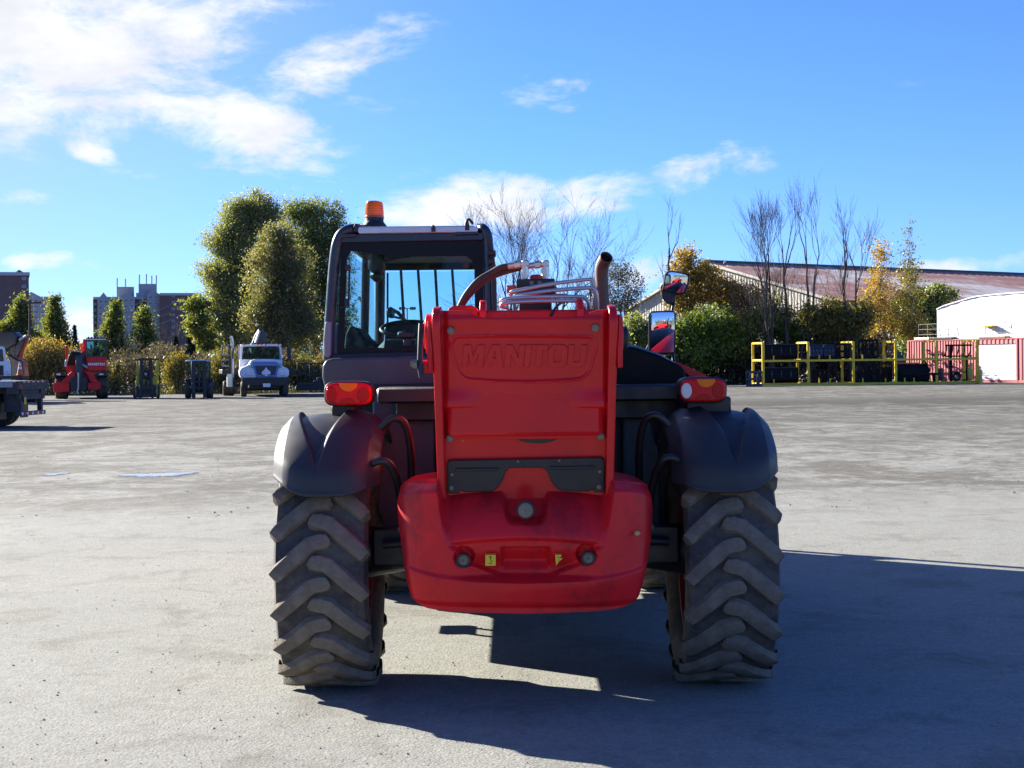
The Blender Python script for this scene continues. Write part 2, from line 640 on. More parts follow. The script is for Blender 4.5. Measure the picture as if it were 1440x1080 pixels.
LUGR = mat('dusty_tread_rubber', (0.165, 0.140, 0.108), 0.92, var=0.3, vscale=14, bump=0.5, bscale=70, dust=0.5, dustcol=(0.25, 0.212, 0.165), spec=0.15, grime=.5, grimecol=(.055, .05, .045))
STEEL = mat('bare_steel', (0.46, 0.47, 0.48), 0.42, metal=0.7, var=0.08)
ZINC = mat('zinc_fitting', (0.66, 0.62, 0.55), 0.38, metal=0.85, var=0.12, bump=0.05)
RUST = mat('heat_stained_pipe', (0.105, 0.068, 0.050), 0.55, metal=0.35, var=0.25, vscale=14, bump=0.12, bscale=120)
HOSE = mat('hydraulic_hose', (0.040, 0.032, 0.029), 0.6, var=0.2, vscale=20, bump=0.1, bscale=300, dust=0.2, dustcol=(0.10, 0.075, 0.062))
AMBER = lens_mat('amber_lens', (0.95, 0.27, 0.006), .55)
REDLENS = mat('red_lens', (0.66, 0.005, 0.009), 0.16, var=0.15, vscale=30, coat=0.0, spec=.25, bump=0.15, bscale=420)
DREDLENS = mat('dark_red_lens', (0.42, 0.004, 0.008), 0.2, var=0.1, coat=0.0, spec=.25)
ORLENS = mat('orange_lens', (0.85, 0.20, 0.004), 0.2, var=0.1, coat=0.0, spec=.25, bump=0.1, bscale=420)
CLEAR = mat('clear_lens', (0.62, 0.64, 0.66), 0.10, var=0.1, coat=1.0, bump=0.2, bscale=350)
YELLOWS = mat('yellow_sticker', (0.75, 0.55, 0.03), 0.4, var=0.06)
BRASS = mat('dull_bolt_metal', (0.20, 0.175, 0.12), 0.6, metal=0.1, var=0.2, vscale=60)
GLASSC = glass('cab_glass', (0.78, 0.90, 0.93), 0.07)
GLASSB = glass('vehicle_glass', (0.52, 0.68, 0.72), 0.2)
MIRR = mat('mirror_silver', (0.86, 0.88, 0.9), 0.02, metal=1.0, var=0.0)
MATS['mirror_silver'].node_tree.nodes['Principled BSDF'].inputs['Roughness'].links and [MATS['mirror_silver'].node_tree.links.remove(l) for l in list(MATS['mirror_silver'].node_tree.nodes['Principled BSDF'].inputs['Roughness'].links)]
MATS['mirror_silver'].node_tree.nodes['Principled BSDF'].inputs['Roughness'].default_value = 0.015
SEATF = mat('seat_cloth', (0.02, 0.021, 0.024), 0.8, var=0.2)
WHITE = mat('white_paint', (0.74, 0.75, 0.77), 0.35, var=0.05, coat=0.2, dust=0.12)
ORANGEP = mat('orange_plastic', (0.80, 0.12, 0.02), 0.5, var=0.1)
YEL = mat('yellow_rack_paint', (0.80, 0.55, 0.02), 0.45, var=0.12, dust=0.1, dustcol=(0.45, 0.34, 0.15))
YELD = mat('forklift_yellow', (0.62, 0.50, 0.03), 0.45, var=0.12, dust=0.15)

# ------------------------------------------------------------------ ground
PUDSPEC = ((222, 668, 76, 5.5, 1), (78, 667, 26, 3.2, 2))
PUDDLES = []
for (px, py, w, h, sd_) in PUDSPEC:
    c_ = dirpx(px, py); Yc = CAMH / -c_.z
    PUDDLES.append((c_.x * Yc, Yc, w / 2 / F * Yc, (h / 2) / F * Yc * Yc / CAMH))


def make_ground():
    m = bpy.data.materials.new('gravel_yard')
    m.use_nodes = True
    T = NT(m.node_tree)
    b = T.n['Principled BSDF']
    pos = T.node('ShaderNodeNewGeometry').outputs['Position']
    big = T.noise(pos, 0.16, 6, 0.62, 0.4)
    mid = T.noise(T.scale3(pos, 1.0, 0.55, 1), 0.6, 8, 0.70, 0.9)
    fine = T.noise(pos, 48, 7, 0.75)
    vor = T.node('ShaderNodeTexVoronoi'); vor.inputs['Scale'].default_value = 75
    T.l.new(pos, vor.inputs['Vector'])
    vor2 = T.node('ShaderNodeTexVoronoi'); vor2.inputs['Scale'].default_value = 170
    T.l.new(pos, vor2.inputs['Vector'])
    sep = T.node('ShaderNodeSeparateXYZ'); T.l.new(pos, sep.inputs[0])
    c = T.ramp(big, [(0.30, (0.238, 0.223, 0.197)), (0.5, (0.266, 0.251, 0.223)), (0.72, (0.288, 0.270, 0.237))])
    near = T.noise(T.scale3(pos, 1.0, 0.8, 1), 1.6, 8, 0.72, 0.5)
    c = T.mix(T.maprange(near, 0.48, 0.66, 0.0, 0.6), c, (0.158, 0.141, 0.116))
    dusty = T.noise(T.scale3(pos, 0.8, 1.0, 1), 0.7, 6, 0.66, 0.6)
    c = T.mix(T.maprange(dusty, 0.50, 0.66, 0.0, 0.45), c, (0.282, 0.267, 0.239))
    # broken, scraped patches further out on the yard; packed dust near by
    far = T.maprange(T.math('ADD', sep.outputs[1], T.math('MULTIPLY', T.math('SUBTRACT', big, 0.5), 11)), 16.0, 22.0, 0.0, 1.0)
    mid2 = T.noise(T.scale3(pos, 1.0, 0.6, 1), 2.4, 7, 0.72, 0.8)
    patch = T.maprange(T.math('ADD', T.math('MULTIPLY', mid, 0.62), T.math('MULTIPLY', mid2, 0.38)), 0.42, 0.56, 0.0, 1.0)
    c = T.mix(T.math('MULTIPLY', T.math('MULTIPLY', patch, far), 0.85), c, (0.112, 0.096, 0.076))
    pale = T.maprange(T.noise(T.scale3(pos, 1.0, 0.6, 1), 0.9, 7, 0.68, 0.8), 0.52, 0.66, 0, 1)
    c = T.mix(T.math('MULTIPLY', T.math('MULTIPLY', pale, far), 0.5), c, (0.266, 0.251, 0.224))
    # dark damp soil band off to the right
    band = T.math('ABSOLUTE', T.math('SUBTRACT', T.math('ADD', sep.outputs[1], T.math('MULTIPLY', T.math('SUBTRACT', mid, 0.5), 30)), T.math('ADD', 60.0, T.math('MULTIPLY', sep.outputs[0], 0.24))))
    bandm = T.math('MULTIPLY', T.maprange(band, 0.0, 11.0, 1.0, 0.0), T.maprange(sep.outputs[0], 3.0, 9.0, 0, 1))
    c = T.mix(T.math('MULTIPLY', bandm, 0.8), c, (0.080, 0.068, 0.052))
    # coarser, greyer stone on the far half of the yard
    far2 = T.maprange(T.math('ADD', sep.outputs[1], T.math('MULTIPLY', T.math('SUBTRACT', big, 0.5), 40)), 24.0, 52.0, 0.0, 1.0)
    c = T.mix(T.math('MULTIPLY', far2, 0.9), c, T.mix(1.0, c, (0.66, 0.655, 0.645), 'MULTIPLY'))
    # wheel tracks pressed into the yard
    for (k, off, wd, ang) in ((0, 27.0, .45, -20), (1, 29.2, .45, -20), (2, 44.0, .7, 10), (3, 47.0, .7, 10), (4, 21.0, .4, 7), (5, 68.0, 1.2, -5)):
        d = T.math('ADD', T.math('MULTIPLY', sep.outputs[1], cos(R(ang))), T.math('MULTIPLY', sep.outputs[0], sin(R(ang))))
        d = T.math('ADD', d, T.math('MULTIPLY', T.math('SUBTRACT', T.noise(pos, 0.09 + 0.01 * k, 2, 0.5), 0.5), 7.0))
        d = T.math('ABSOLUTE', T.math('SUBTRACT', d, off))
        msk = T.math('MULTIPLY', T.maprange(d, wd * 0.5, wd * 1.4, 1, 0), T.maprange(T.noise(T.scale3(pos, 1, 2, 1), 0.5, 4, .6), 0.36, 0.58, 0, 0.62))
        c = T.mix(msk, c, (0.104, 0.095, 0.083))
    for (qx, qy, qa, qb) in PUDDLES:
        dx_ = T.math('DIVIDE', T.math('SUBTRACT', sep.outputs[0], qx), qa * 1.35); dy_ = T.math('DIVIDE', T.math('SUBTRACT', sep.outputs[1], qy), qb * 1.8)
        q_ = T.math('ADD', T.math('ADD', T.math('MULTIPLY', dx_, dx_), T.math('MULTIPLY', dy_, dy_)), T.math('MULTIPLY', T.math('SUBTRACT', mid2, 0.5), 1.6))
        c = T.mix(T.maprange(q_, 0.7, 1.3, 0.75, 0.0), c, (0.105, 0.094, 0.078))
    # rougher, clotted stone and crumbs where the yard is scraped
    rough_ = T.maprange(T.noise(pos, 4.5, 7, 0.78), 0.32, 0.68, 0.70, 1.26, False)
    rc = T.node('ShaderNodeCombineXYZ')
    for i in range(3): T.put(rc.inputs[i], rough_)
    c = T.mix(T.math('ADD', T.math('MULTIPLY', far, 0.75), 0.25), c, T.mix(1.0, c, rc.outputs[0], 'MULTIPLY'))
    # single stones: tone per cell
    st = T.maprange(vor.outputs['Color'], 0.0, 1.0, 0.88, 1.10, False)
    cm = T.node('ShaderNodeCombineXYZ')
    fm = T.math('MULTIPLY', st, T.math('MULTIPLY', T.maprange(fine, 0.25, 0.75, 0.70, 1.28, False), T.maprange(T.noise(pos, 15, 6, 0.7), 0.3, 0.7, 0.88, 1.12, False)))
    sp = T.math('MULTIPLY', T.maprange(vor2.outputs['Color'], 0.90, 0.95, 1.0, 0.5, False), fm)
    for i in range(3): T.put(cm.inputs[i], sp)
    c = T.mix(1.0, c, cm.outputs[0], 'MULTIPLY')
    c = T.mix(1.0, c, (0.97, 1.03, 1.005, 1), 'MULTIPLY')
    T.l.new(c, b.inputs['Base Color'])
    b.inputs['Roughness'].default_value = 0.93
    b.inputs['Specular IOR Level'].default_value = 0.22
    h = T.math('ADD', T.math('MULTIPLY', vor.outputs['Distance'], -0.6), T.math('MULTIPLY', fine, 0.8))
    h = T.math('ADD', h, T.math('MULTIPLY', T.noise(pos, 6.0, 5, .7), 1.4))
    bn = T.node('ShaderNodeBump'); bn.inputs['Strength'].default_value = 0.45; bn.inputs['Distance'].default_value = 0.009
    T.l.new(h, bn.inputs['Height'])
    bn2 = T.node('ShaderNodeBump'); bn2.inputs['Strength'].default_value = 0.7; bn2.inputs['Distance'].default_value = 0.07
    T.l.new(T.math('MULTIPLY', T.noise(T.scale3(pos, 0.8, 1.0, 1), 2.2, 8, .72, .6), far), bn2.inputs['Height'])
    T.l.new(bn.outputs[0], bn2.inputs['Normal'])
    T.l.new(bn2.outputs[0], b.inputs['Normal'])
    # sheet, finer towards the camera, gently uneven beyond the machine
    def axis(lim, n, p):
        t = np.linspace(-1, 1, n)
        return np.sign(t) * np.abs(t) ** p * lim
    xs = axis(2500, 241, 4.2); ys = axis(2500, 301, 4.2) + 6
    X, Yg = np.meshgrid(xs, ys)
    r = np.hypot(X, Yg - 9)
    Z = (np.sin(X * .9 + Yg * .35) + np.sin(Yg * 1.3 - X * .25 + 1) + np.sin(X * .31 + 2) * np.sin(Yg * .37)) * 0.003
    Z *= np.clip((r - 5) / 6, 0, 1) * np.clip((60 - r) / 20, 0, 1)
    V = np.stack([X, Yg, Z], -1).reshape(-1, 3)
    ny, nx = X.shape
    I = np.arange(ny * nx).reshape(ny, nx)
    Q = np.stack([I[:-1, :-1], I[:-1, 1:], I[1:, 1:], I[1:, :-1]], -1).reshape(-1, 4)
    me = bpy.data.meshes.new('ground'); me.from_pydata(V.tolist(), [], Q.tolist()); me.materials.append(m); me.shade_smooth()
    o = bpy.data.objects.new('ground', me); COL.objects.link(o)
    tag(o, 'pale grey gravel yard with scraped brown patches and wheel tracks', kind='structure')


make_ground()
# puddles: thin irregular sheets of water lying in the yard
WATER = mat('puddle_water', (0.46, 0.43, 0.38), 0.14, var=0.0, spec=.45)
for (px, py, w, h, sd_) in PUDSPEC:
    c = dirpx(px, py); Yc = CAMH / -c.z
    cx_ = c.x * Yc; rr = random.Random(sd_)
    rx, ry = w / 2 / F * Yc, (h / 2) / F * Yc * Yc / CAMH
    ph = [rr.uniform(0, 6.28) for _ in range(5)]
    pts = []
    for k in range(150):
        a = 2 * pi * k / 150
        q = 1 + .25 * sin(2 * a + ph[0]) + .17 * sin(3 * a + ph[1]) + .14 * sin(5 * a + ph[2]) + .1 * sin(9 * a + ph[3]) + .09 * sin(14 * a + ph[4]) + .08 * sin(23 * a + ph[0]) + .06 * sin(37 * a + ph[2])
        pts.append((cx_ + rx * q * cos(a), Yc + ry * q * sin(a)))
    m = MB(); m.prism(pts, lambda x, y: (x, y, 0.008), lambda x, y: (x, y, -0.01))
    tag(m.build('puddle', WATER, smooth=0, true=True), kind='structure')
# loose stones
STONE = mat('loose_stone', (0.25, 0.24, 0.225), 0.9, var=0.35, vscale=8, bump=0.3)
def make_stones():
    m = MB(); rr = random.Random(3)
    base = [(0, 0, 1), (1, 0, .2), (.3, .95, .1), (-.8, .6, .15), (-.8, -.6, .1), (.3, -.95, .2)]
    for i in range(3600):
        Y = 5.7 + 46 * rr.random() ** 2.0
        X = rr.uniform(-.36, .36) * Y
        s = rr.choice((.003, .004, .004, .005, .006, .008)) * (1 + (Y > 17) * rr.random() * 1.8)
        if rr.random() < .012: s *= 2.2
        a = rr.uniform(0, 6.28)
        z = .001
        V = []
        for (x, y, zz) in base:
            k = rr.uniform(.7, 1.2)
            V.append((X + s * k * (x * cos(a) - y * sin(a)), Y + s * k * (x * sin(a) + y * cos(a)), z + s * (.75 * zz)))
        m.add(V, [[0, i_, i_ % 5 + 1] for i_ in range(1, 6)])
    tag(m.build('loose_gravel', STONE, smooth=0, recalc=False, true=True), 'loose grey stones scattered over the packed gravel yard', kind='stuff')


make_stones()

# ------------------------------------------------------------------ the telehandler in front
CX, WY, WR = 0.06, 4.10, 0.62
TH = thing('telehandler', (CX, WY, 0), 'large red telehandler seen from behind with black fenders and an orange beacon on its cab', 'telehandler')

TH.location = (CX, WY + MD, 0)
TH['camera_warp'] = 1


def tyre_profile():
    # (radius, half offset) round the carcass section; outer tread radius just under the lugs
    return [(.415, -.175), (.44, -.200), (.50, -.214), (.56, -.213), (.592, -.200), (.603, -.150), (.607, -.075), (.608, 0), (.607, .075), (.603, .150), (.592, .200), (.56, .213), (.50, .214), (.44, .200), (.415, .175), (.405, .15), (.405, -.15)]


_tyre = MB(); _tyre.lathe([(a, b * .955) for a, b in tyre_profile()], (0, 0, 0), (1, 0, 0), 72, closed=True)


def lug_mesh(side):
    """one tread bar: a fat foot near the centre line, running out and down over the shoulder"""
    m = MB()
    #  x across, s along (arc metres, + = down at the rear face), half width, base radius, top radius
    path = [(.048, -.010, .018, .608, .630), (.038, -.006, .033, .608, .635), (.000, -.002, .038, .608, .637), (-.040, .010, .037, .608, .637), (-.085, .055, .035, .606, .637), (-.135, .105, .034, .603, .635), (-.182, .152, .033, .594, .631), (-.210, .180, .033, .575, .622), (-.222, .192, .031, .545, .572)]
    V, Fc = [], []
    n = len(path)
    for i, (x, s, hw, rb, rt) in enumerate(path):
        x0, s0 = path[max(0, i - 1)][:2]; x1, s1 = path[min(n - 1, i + 1)][:2]
        t = Vector((x1 - x0, s1 - s0)); t.normalize()
        nr = Vector((-t.y, t.x))
        for (o, rr, wdt) in ((-1, rb, 1.28), (-1, rt, .94), (-.72, rt + .003, 1), (.72, rt + .003, 1), (1, rt, .94), (1, rb, 1.28)):
            q = Vector((x, s)) + nr * (hw * o * wdt)
            xx = max(-.226, q.x)
            a = q.y / .65
            V.append((xx * side * .955, -rr * cos(a), -rr * sin(a)))
    for i in range(n - 1):
        for k in range(5):
            Fc.append([i * 6 + k, i * 6 + k + 1, (i + 1) * 6 + k + 1, (i + 1) * 6 + k])
    Fc.append(list(range(6))); Fc.append([(n - 1) * 6 + k for k in range(6)])
    m.add(V, Fc)
    return m


def rim_mb():
    m = MB()
    m.lathe([(.418, -.165), (.425, -.172), (.430, -.160), (.395, -.150), (.385, -.06), (.36, -.02), (.20, .02), (.10, .02), (.02, .02)], (0, 0, 0), (1, 0, 0), 48)
    m.lathe([(.418, .165), (.430, .172), (.430, .160), (.395, .150), (.385, .06), (.36, .02)], (0, 0, 0), (1, 0, 0), 48)
    return m


LUGS = 19
lug_me = {}
def make_wheel(x, y, detail, phase=0.0):
    o = _tyre.build('tyre', RUBBER, TH if False else None, origin=(0, 0, 0)) if not lug_me.get('tyre') else bpy.data.objects.new('tyre', lug_me['tyre'])
    if not lug_me.get('tyre'): lug_me['tyre'] = o.data
    else: COL.objects.link(o)
    o.parent = TH
    o.location = (x - CX, y - WY, WR - .012)
    o.scale = (1.09, .97, .97)
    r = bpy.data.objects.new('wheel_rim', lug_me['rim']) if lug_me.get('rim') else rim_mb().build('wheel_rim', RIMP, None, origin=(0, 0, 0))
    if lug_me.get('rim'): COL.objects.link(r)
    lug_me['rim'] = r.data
    r.parent = o; r.location = (0, 0, 0)
    if x > CX: r.rotation_euler.z = pi
    for side in (1, -1):
        if side not in lug_me:
            q = lug_mesh(side).build('tread_lug', LUGR, None, origin=(0, 0, 0), smooth=30)
            lug_me[side] = q.data
            bpy.data.objects.remove(q)
    if not detail:
        m = MB()
        for side in (1, -1):
            me = lug_me[side]
            for k in range(LUGS):
                M = Matrix.Rotation(2 * pi * (k + (.5 if side < 0 else 0)) / LUGS + phase, 4, 'X')
                m.add([M @ v.co for v in me.vertices], [list(p.vertices) for p in me.polygons])
        t = m.build('tread', LUGR, None, origin=(0, 0, 0), smooth=30, recalc=False)
        t.parent = o; t.location = (0, 0, 0); t['kind'] = 'stuff'
        return o
    for side in (1, -1):
        for k in range(LUGS):
            q = bpy.data.objects.new('tread_lug', lug_me[side]); COL.objects.link(q)
            q.parent = o
            q.rotation_euler.x = 2 * pi * (k + (.5 if side < 0 else 0)) / LUGS + phase
    return o


WXL, WXR = -.92, 1.04
make_wheel(WXL, WY, True, .05)
make_wheel(WXR, WY, True, .11)
make_wheel(WXL, 7.5, False, .2)
make_wheel(WXR, 7.5, False, .3)

# chassis, axles
part('chassis', BLACKM, TH, lambda m: (m.box2((CX - .36, 3.72, .62), (CX + .36, 8.1, 1.02), .02), m.box2((CX - .42, 4.5, .5), (CX + .42, 6.6, .72), .02)), raw=True)
part('rear_axle', BLACKM, TH, lambda m: (m.tube([(WXL + .12, WY, .66), (-.42, WY, .67), (CX - .16, WY, .66), (CX, WY, .66), (CX + .16, WY, .66), (.54, WY, .67), (WXR - .12, WY, .66)], [.15, .09, .12, .2, .12, .09, .15], 16),
                                        m.box2((-.66, 3.93, .60), (-.46, 4.0, .80), .015), m.box2((.58, 3.93, .60), (.78, 4.0, .80), .015)), raw=True)
part('front_axle', BLACKM, TH, lambda m: m.tube([(WXL + .12, 7.5, .62), (-.42, 7.5, .63), (CX, 7.5, .62), (.54, 7.5, .63), (WXR - .12, 7.5, .62)], [.15, .09, .2, .09, .15], 14), raw=True)
for sx in (-1, 1):
    x0 = CX + sx * .50
    part('steering_cylinder', BLACKM, TH, lambda m: (m.cyl((CX + sx * .1, 3.86, .74), (CX + sx * .42, 3.86, .74), .045, 14), m.cyl((CX + sx * .42, 3.86, .74), (CX + sx * .66, 3.88, .72), .022, 12)), raw=True)
# rear side panels closing the body behind the mast
part('rear_body_panel', PANELP, TH, lambda m: m.pprism([(523, 558), (545, 556), (612, 556), (612, 760), (548, 760), (530, 720)], 4.42, 4.5), bevel=.012)
part('inner_mudguard', PANELP, TH, lambda m: m.pprism([(878, 770), (876, 590), (882, 574), (891, 569), (903, 577), (915, 596), (924, 625), (928, 665), (929, 770)], 4.46, 4.56), bevel=.012)
part('rear_crossbeam', BLACKM, TH, lambda m: (m.box2((-.715, 4.2, 1.405), (1.06, 4.36, 1.492), .012), m.box2((-.64, 4.36, 1.30), (1.0, 4.46, 1.46), .01)))
part('body_tank', BLACKM, TH, lambda m: (m.box2((.62, 4.56, .62), (1.10, 8.0, 1.42), .05), m.box2((-.62, 4.62, .55), (-.3, 6.1, 1.36), .03), m.box2((.30, 4.58, .9), (.66, 8.0, 1.47), .03)), raw=True)


# fenders -------------------------------------------------------------------
def fender(sgn):
    m = MB()
    def fn(u, v):
        # u 0 outer .. 1 inner, v 0 rear bottom .. 1 front
        off = 1.135 + (.652 - 1.135) * u
        t = 2 * u - 1
        a0 = R(31) + R(15) * abs(t) ** 3.2 * (1.0 if t < 0 else .75)
        a = a0 + (R(146) - a0) * v
        edge = (.060 if t < 0 else .085) * abs(t) ** 2.6 + .03 * max(0, abs(t) - .78) / .22
        # v-shaped recess: two creases that run together towards the rear lower edge
        deg = math.degrees(a)
        k = sstep(36, 92, deg)
        cL = .42 - .26 * k - .03 * sin(k * pi); cR = .45 + .20 * k
        ins = sstep(cL - .006, cL + .016, u) * (1 - sstep(cR - .045, cR + .012, u))
        ins *= sstep(37, 50, deg)
        r = .778 - edge - .031 * ins
        r -= .05 * (1 - sstep(0, .12, v)) ** 2
        return Vector((CX + sgn * off, WY - r * cos(a), WR + r * sin(a)))
    m.grid(110, 110, fn, flip=sgn > 0)
    return m.build('fender', FENDERP, TH, smooth=60, solid=.012, raw=True)


fender(-1); fender(1)
for sgn in (-1, 1):
    X = lambda o: CX + sgn * o
    def struts(m):
        m.tube([(X(.66), 3.80, 1.30), (X(.60), 3.78, 1.36), (X(.545), 3.80, 1.33), (X(.525), 3.86, 1.2), (X(.53), 3.95, .98), (X(.55), 4.0, .80)], .018, 10, smooth=2)
        m.tube([(X(.68), 3.62, 1.14), (X(.63), 3.60, 1.16), (X(.595), 3.63, 1.12), (X(.575), 3.72, 1.02), (X(.565), 3.85, .88), (X(.56), 3.95, .76)], .018, 10, smooth=2)
        m.box2((X(.50), 3.96, .72), (X(.58), 4.04, .90), .008)
    part('fender_strut', BLACKM, TH, struts, raw=True)
    part('strut_bolt', BRASS, TH, lambda m: m.cyl((X(.575), 3.83, .80), (X(.575), 3.86, .80), .014, 8), raw=True)

# tail lights ---------------------------------------------------------------
def taillight(px0, px1, py0, py1, Y, clear_side):
    w, h = px1 - px0, py1 - py0
    def rr(x, y, k, ins):
        # rounded outline, fuller on the outer end
        pts = []
        cx_, cy_ = (px0 + px1) / 2, (py0 + py1) / 2
        for i in range(48):
            a = 2 * pi * i / 48
            ex = .42
            pts.append((cx_ + (w / 2 - ins) * math.copysign(abs(cos(a)) ** ex, cos(a)), cy_ + (h / 2 - ins) * math.copysign(abs(sin(a)) ** .62, sin(a))))
        return pts
    hs = part('tail_light', BLACKP, TH, lambda m: m.pprism(rr(0, 0, 0, 0), Y, Y + .09), bevel=.012)
    part('red_lens', REDLENS, hs, lambda m: m.pprism(rr(0, 0, 0, 2.2), Y - .022, Y - .001), bevel=.012, segs=3)
    cx_ = (px0 + px1) / 2
    ox = cx_ + (4 if clear_side else 0)
    part('amber_lens', ORLENS, hs, lambda m: m.pprism([(ox + 13 * cos(a), py0 + 3.2 + 11.5 * sin(a)) for a in np.linspace(0, pi, 14)], Y - .0265, Y - .018), bevel=.002)
    ex = px1 - 12 if clear_side or True else px0
    part('round_lens', DREDLENS, hs, lambda m: m.pprism([(px1 - 13 + 8.5 * cos(a), (py0 + py1) / 2 + 1 + 10.5 * sin(a)) for a in np.linspace(0, 2 * pi, 24, endpoint=False)], Y - .0255, Y - .018), bevel=.002)
    part('round_lens', CLEAR if clear_side else DREDLENS, hs, lambda m: m.pprism([(px0 + 10.5 + 7.5 * cos(a), (py0 + py1) / 2 + 1 + 11 * sin(a)) for a in np.linspace(0, 2 * pi, 24, endpoint=False)], Y - .0275, Y - .018), bevel=.003)
    part('reflector', DREDLENS, hs, lambda m: m.pprism([(cx_ + 11.5 * cos(a), py1 - 4 - 8.5 * sin(a)) for a in np.linspace(0, pi, 12)], Y - .0255, Y - .018), bevel=.002)
    for q in (px0 + 16, px1 - 16):
        part('lens_screw', BLACKP, hs, lambda m: m.cyl(P(q, py1 - 6, Y - .026), P(q, py1 - 6, Y - .0), .0045, 8))
    part('bracket', BLACKM, hs, lambda m: m.box2(P(cx_ - 24, py1 + 16, Y + .06), P(cx_ + 22, py1 - 12, Y + .30), .01))


taillight(455, 524, 536, 572, 3.93, False)
taillight(955, 1023, 530, 567, 3.93, True)

# counterweight -------------------------------------------------------------
CWY = 3.27
CWL = [(682, 584), (686, 568), (692, 561.5), (702, 558), (720, 556.5), (740, 557), (760, 559), (790, 563), (815, 567), (835, 571), (848, 574.5), (861, 580)]
CWR = [(682, 897), (686, 908), (692, 914), (702, 918), (720, 921), (740, 922), (760, 921.5), (790, 919), (815, 914.5), (835, 909), (848, 905), (861, 899)]


def cw_depth(px, py):
    """how far the face stands towards the camera, metres"""
    cx_ = 739.5
    x = (px - cx_) / 183.0
    d = -.10 * abs(x) ** 6 - .035 * abs(x) ** 2.2
    # lower lip below the crease
    cr = 816 - 13 * abs(x) ** 3 + 2 * (1 - abs(x))
    lip = sstep(cr - 3, cr + 3, py)
    mid = sstep(645, 668, px) * (1 - sstep(812, 838, px))
    # middle hollow above the lip, deepest just above it and fading to the sides
    hollow = .050 * (1 - sstep(.30, .62, abs(x))) * sstep(772, 812, py) * (1 - lip)
    d += -.012 - hollow + lip * (.012 - .030 * sstep(cr, 862, py))
    # centre field set back between the two ears, slanting outline
    e = lerp_tab([(690, 618), (740, 622), (770, 632), (800, 664), (815, 700)], py)
    e2 = 2 * cx_ - e
    inside = sstep(e - 5, e + 7, px) * (1 - sstep(e2 - 7, e2 + 5, px))
    d -= .020 * inside * (1 - lip)
    # deck above the upper crease leans forward
    cr2 = 761 + 8 * x * x * 3 - 4
    if py < cr2: d -= inside * (.0009 * (cr2 - py) + .00003 * (cr2 - py) ** 2)
    else: d -= inside * .020 * sstep(cr2, cr2 + 9, py) * (1 - lip)
    # square pocket low in the middle
    pk = sstep(703, 709, px) * (1 - sstep(770, 776, px)) * sstep(772, 777, py) * (1 - sstep(796, 812, py))
    d -= .045 * pk
    # pin pocket in the deck
    hw = lerp_tab([(697, 37), (705, 34), (715, 33), (732, 30), (744, 22)], py)
    pp = sstep(-hw, -hw + 6, px - cx_) * (1 - sstep(hw - 6, hw, px - cx_)) * (1 - sstep(735, 743, py))
    d -= .085 * pp * sstep(744, 715, py) if False else .075 * pp
    # round lamp wells
    for (qx, qy) in ((651.5, 787.5), (826.5, 784.5)):
        rr = sqrt((px - qx) ** 2 + (py - qy) ** 2)
        d -= .035 * (1 - sstep(11.5, 15.5, rr))
    # ears roll back at the top
    tp = lerp_tab([(546, 709), (551, 697), (560, 690), (580, 685.5), (612, 682), (620, 698), (730, 699), (859, 697), (864, 682), (890, 683), (914, 690), (926, 696.5), (933, 709)], px)
    d -= .07 * (1 - sstep(tp, tp + 16, py)) ** 2 * (1 - inside * .7)
    # bottom roll
    d -= .03 * sstep(846, 862, py) ** 2
    return d


def make_cw():
    m = MB()
    nu, nv = 190, 130
    tops = lambda px: lerp_tab([(545, 710), (547, 703), (551, 696.5), (557, 691.5), (565, 688.5), (580, 685.5), (596, 683), (612, 682), (616, 683.5), (618, 697), (664, 699), (739, 701), (814, 698), (861, 696), (863, 683), (868, 681.5), (885, 682.5), (900, 685.5), (912, 688.5), (921, 692), (928, 697), (932, 703), (934, 710)], px)
    def col(u):
        # denser near the silhouette
        return u
    V = []
    for j in range(nv):
        v = j / (nv - 1)
        for i in range(nu):
            u = i / (nu - 1)
            py = 702 + (861 - 702) * v
            xl = lerp_tab(CWL, py) - 11; xr = lerp_tab(CWR, py) + 11
            px = xl + (xr - xl) * u
            t = tops(px)
            py = t + (py - 702) / 159 * (lerp_tab([(558, 838), (565, 848), (573, 856), (583, 861.5), (598, 866), (640, 868), (740, 869.5), (840, 867), (880, 864.5), (895, 860), (905, 854), (913, 846), (920, 836)], px) - t)
            # round the outer rim
            d = cw_depth(px, py)
            px = 739.5 + (px - 739.5) * (1 if abs(px - 739.5) < 130 else 1)
            rim = min(u, 1 - u) * 387
            d -= .075 * (1 - sqrt(max(0, 1 - (1 - min(1, rim / 20)) ** 2)))
            V.append(P(px, py, CWY) + Vector((0, -d, 0)))
    Fc = []
    for j in range(nv - 1):
        for i in range(nu - 1):
            a = j * nu + i
            Fc.append([a, a + 1, a + nu + 1, a + nu])
    m.add(V, Fc)
    # sides run forward
    ring = [j * nu for j in range(nv)] + [(nv - 1) * nu + i for i in range(1, nu)] + [j * nu + nu - 1 for j in range(nv - 2, -1, -1)] + [i for i in range(nu - 2, 0, -1)]
    n = len(ring)
    o = len(m.v)
    for step, (yy, k) in enumerate(((CWY + .20, 1.0), (CWY + .42, .985))):
        for q in ring:
            p = V[q]
            m.v.append(Vector((CX + (p.x - CX) * k, max(yy, p.y + .02), p.z)))
    for i in range(n):
        j = (i + 1) % n
        m.f.append([ring[i], o + i, o + j, ring[j]])
        m.f.append([o + i, o + n + i, o + n + j, o + j])
    m.f.append([o + n + i for i in range(n)])
    return m.build('counterweight', RED2, TH, smooth=50)


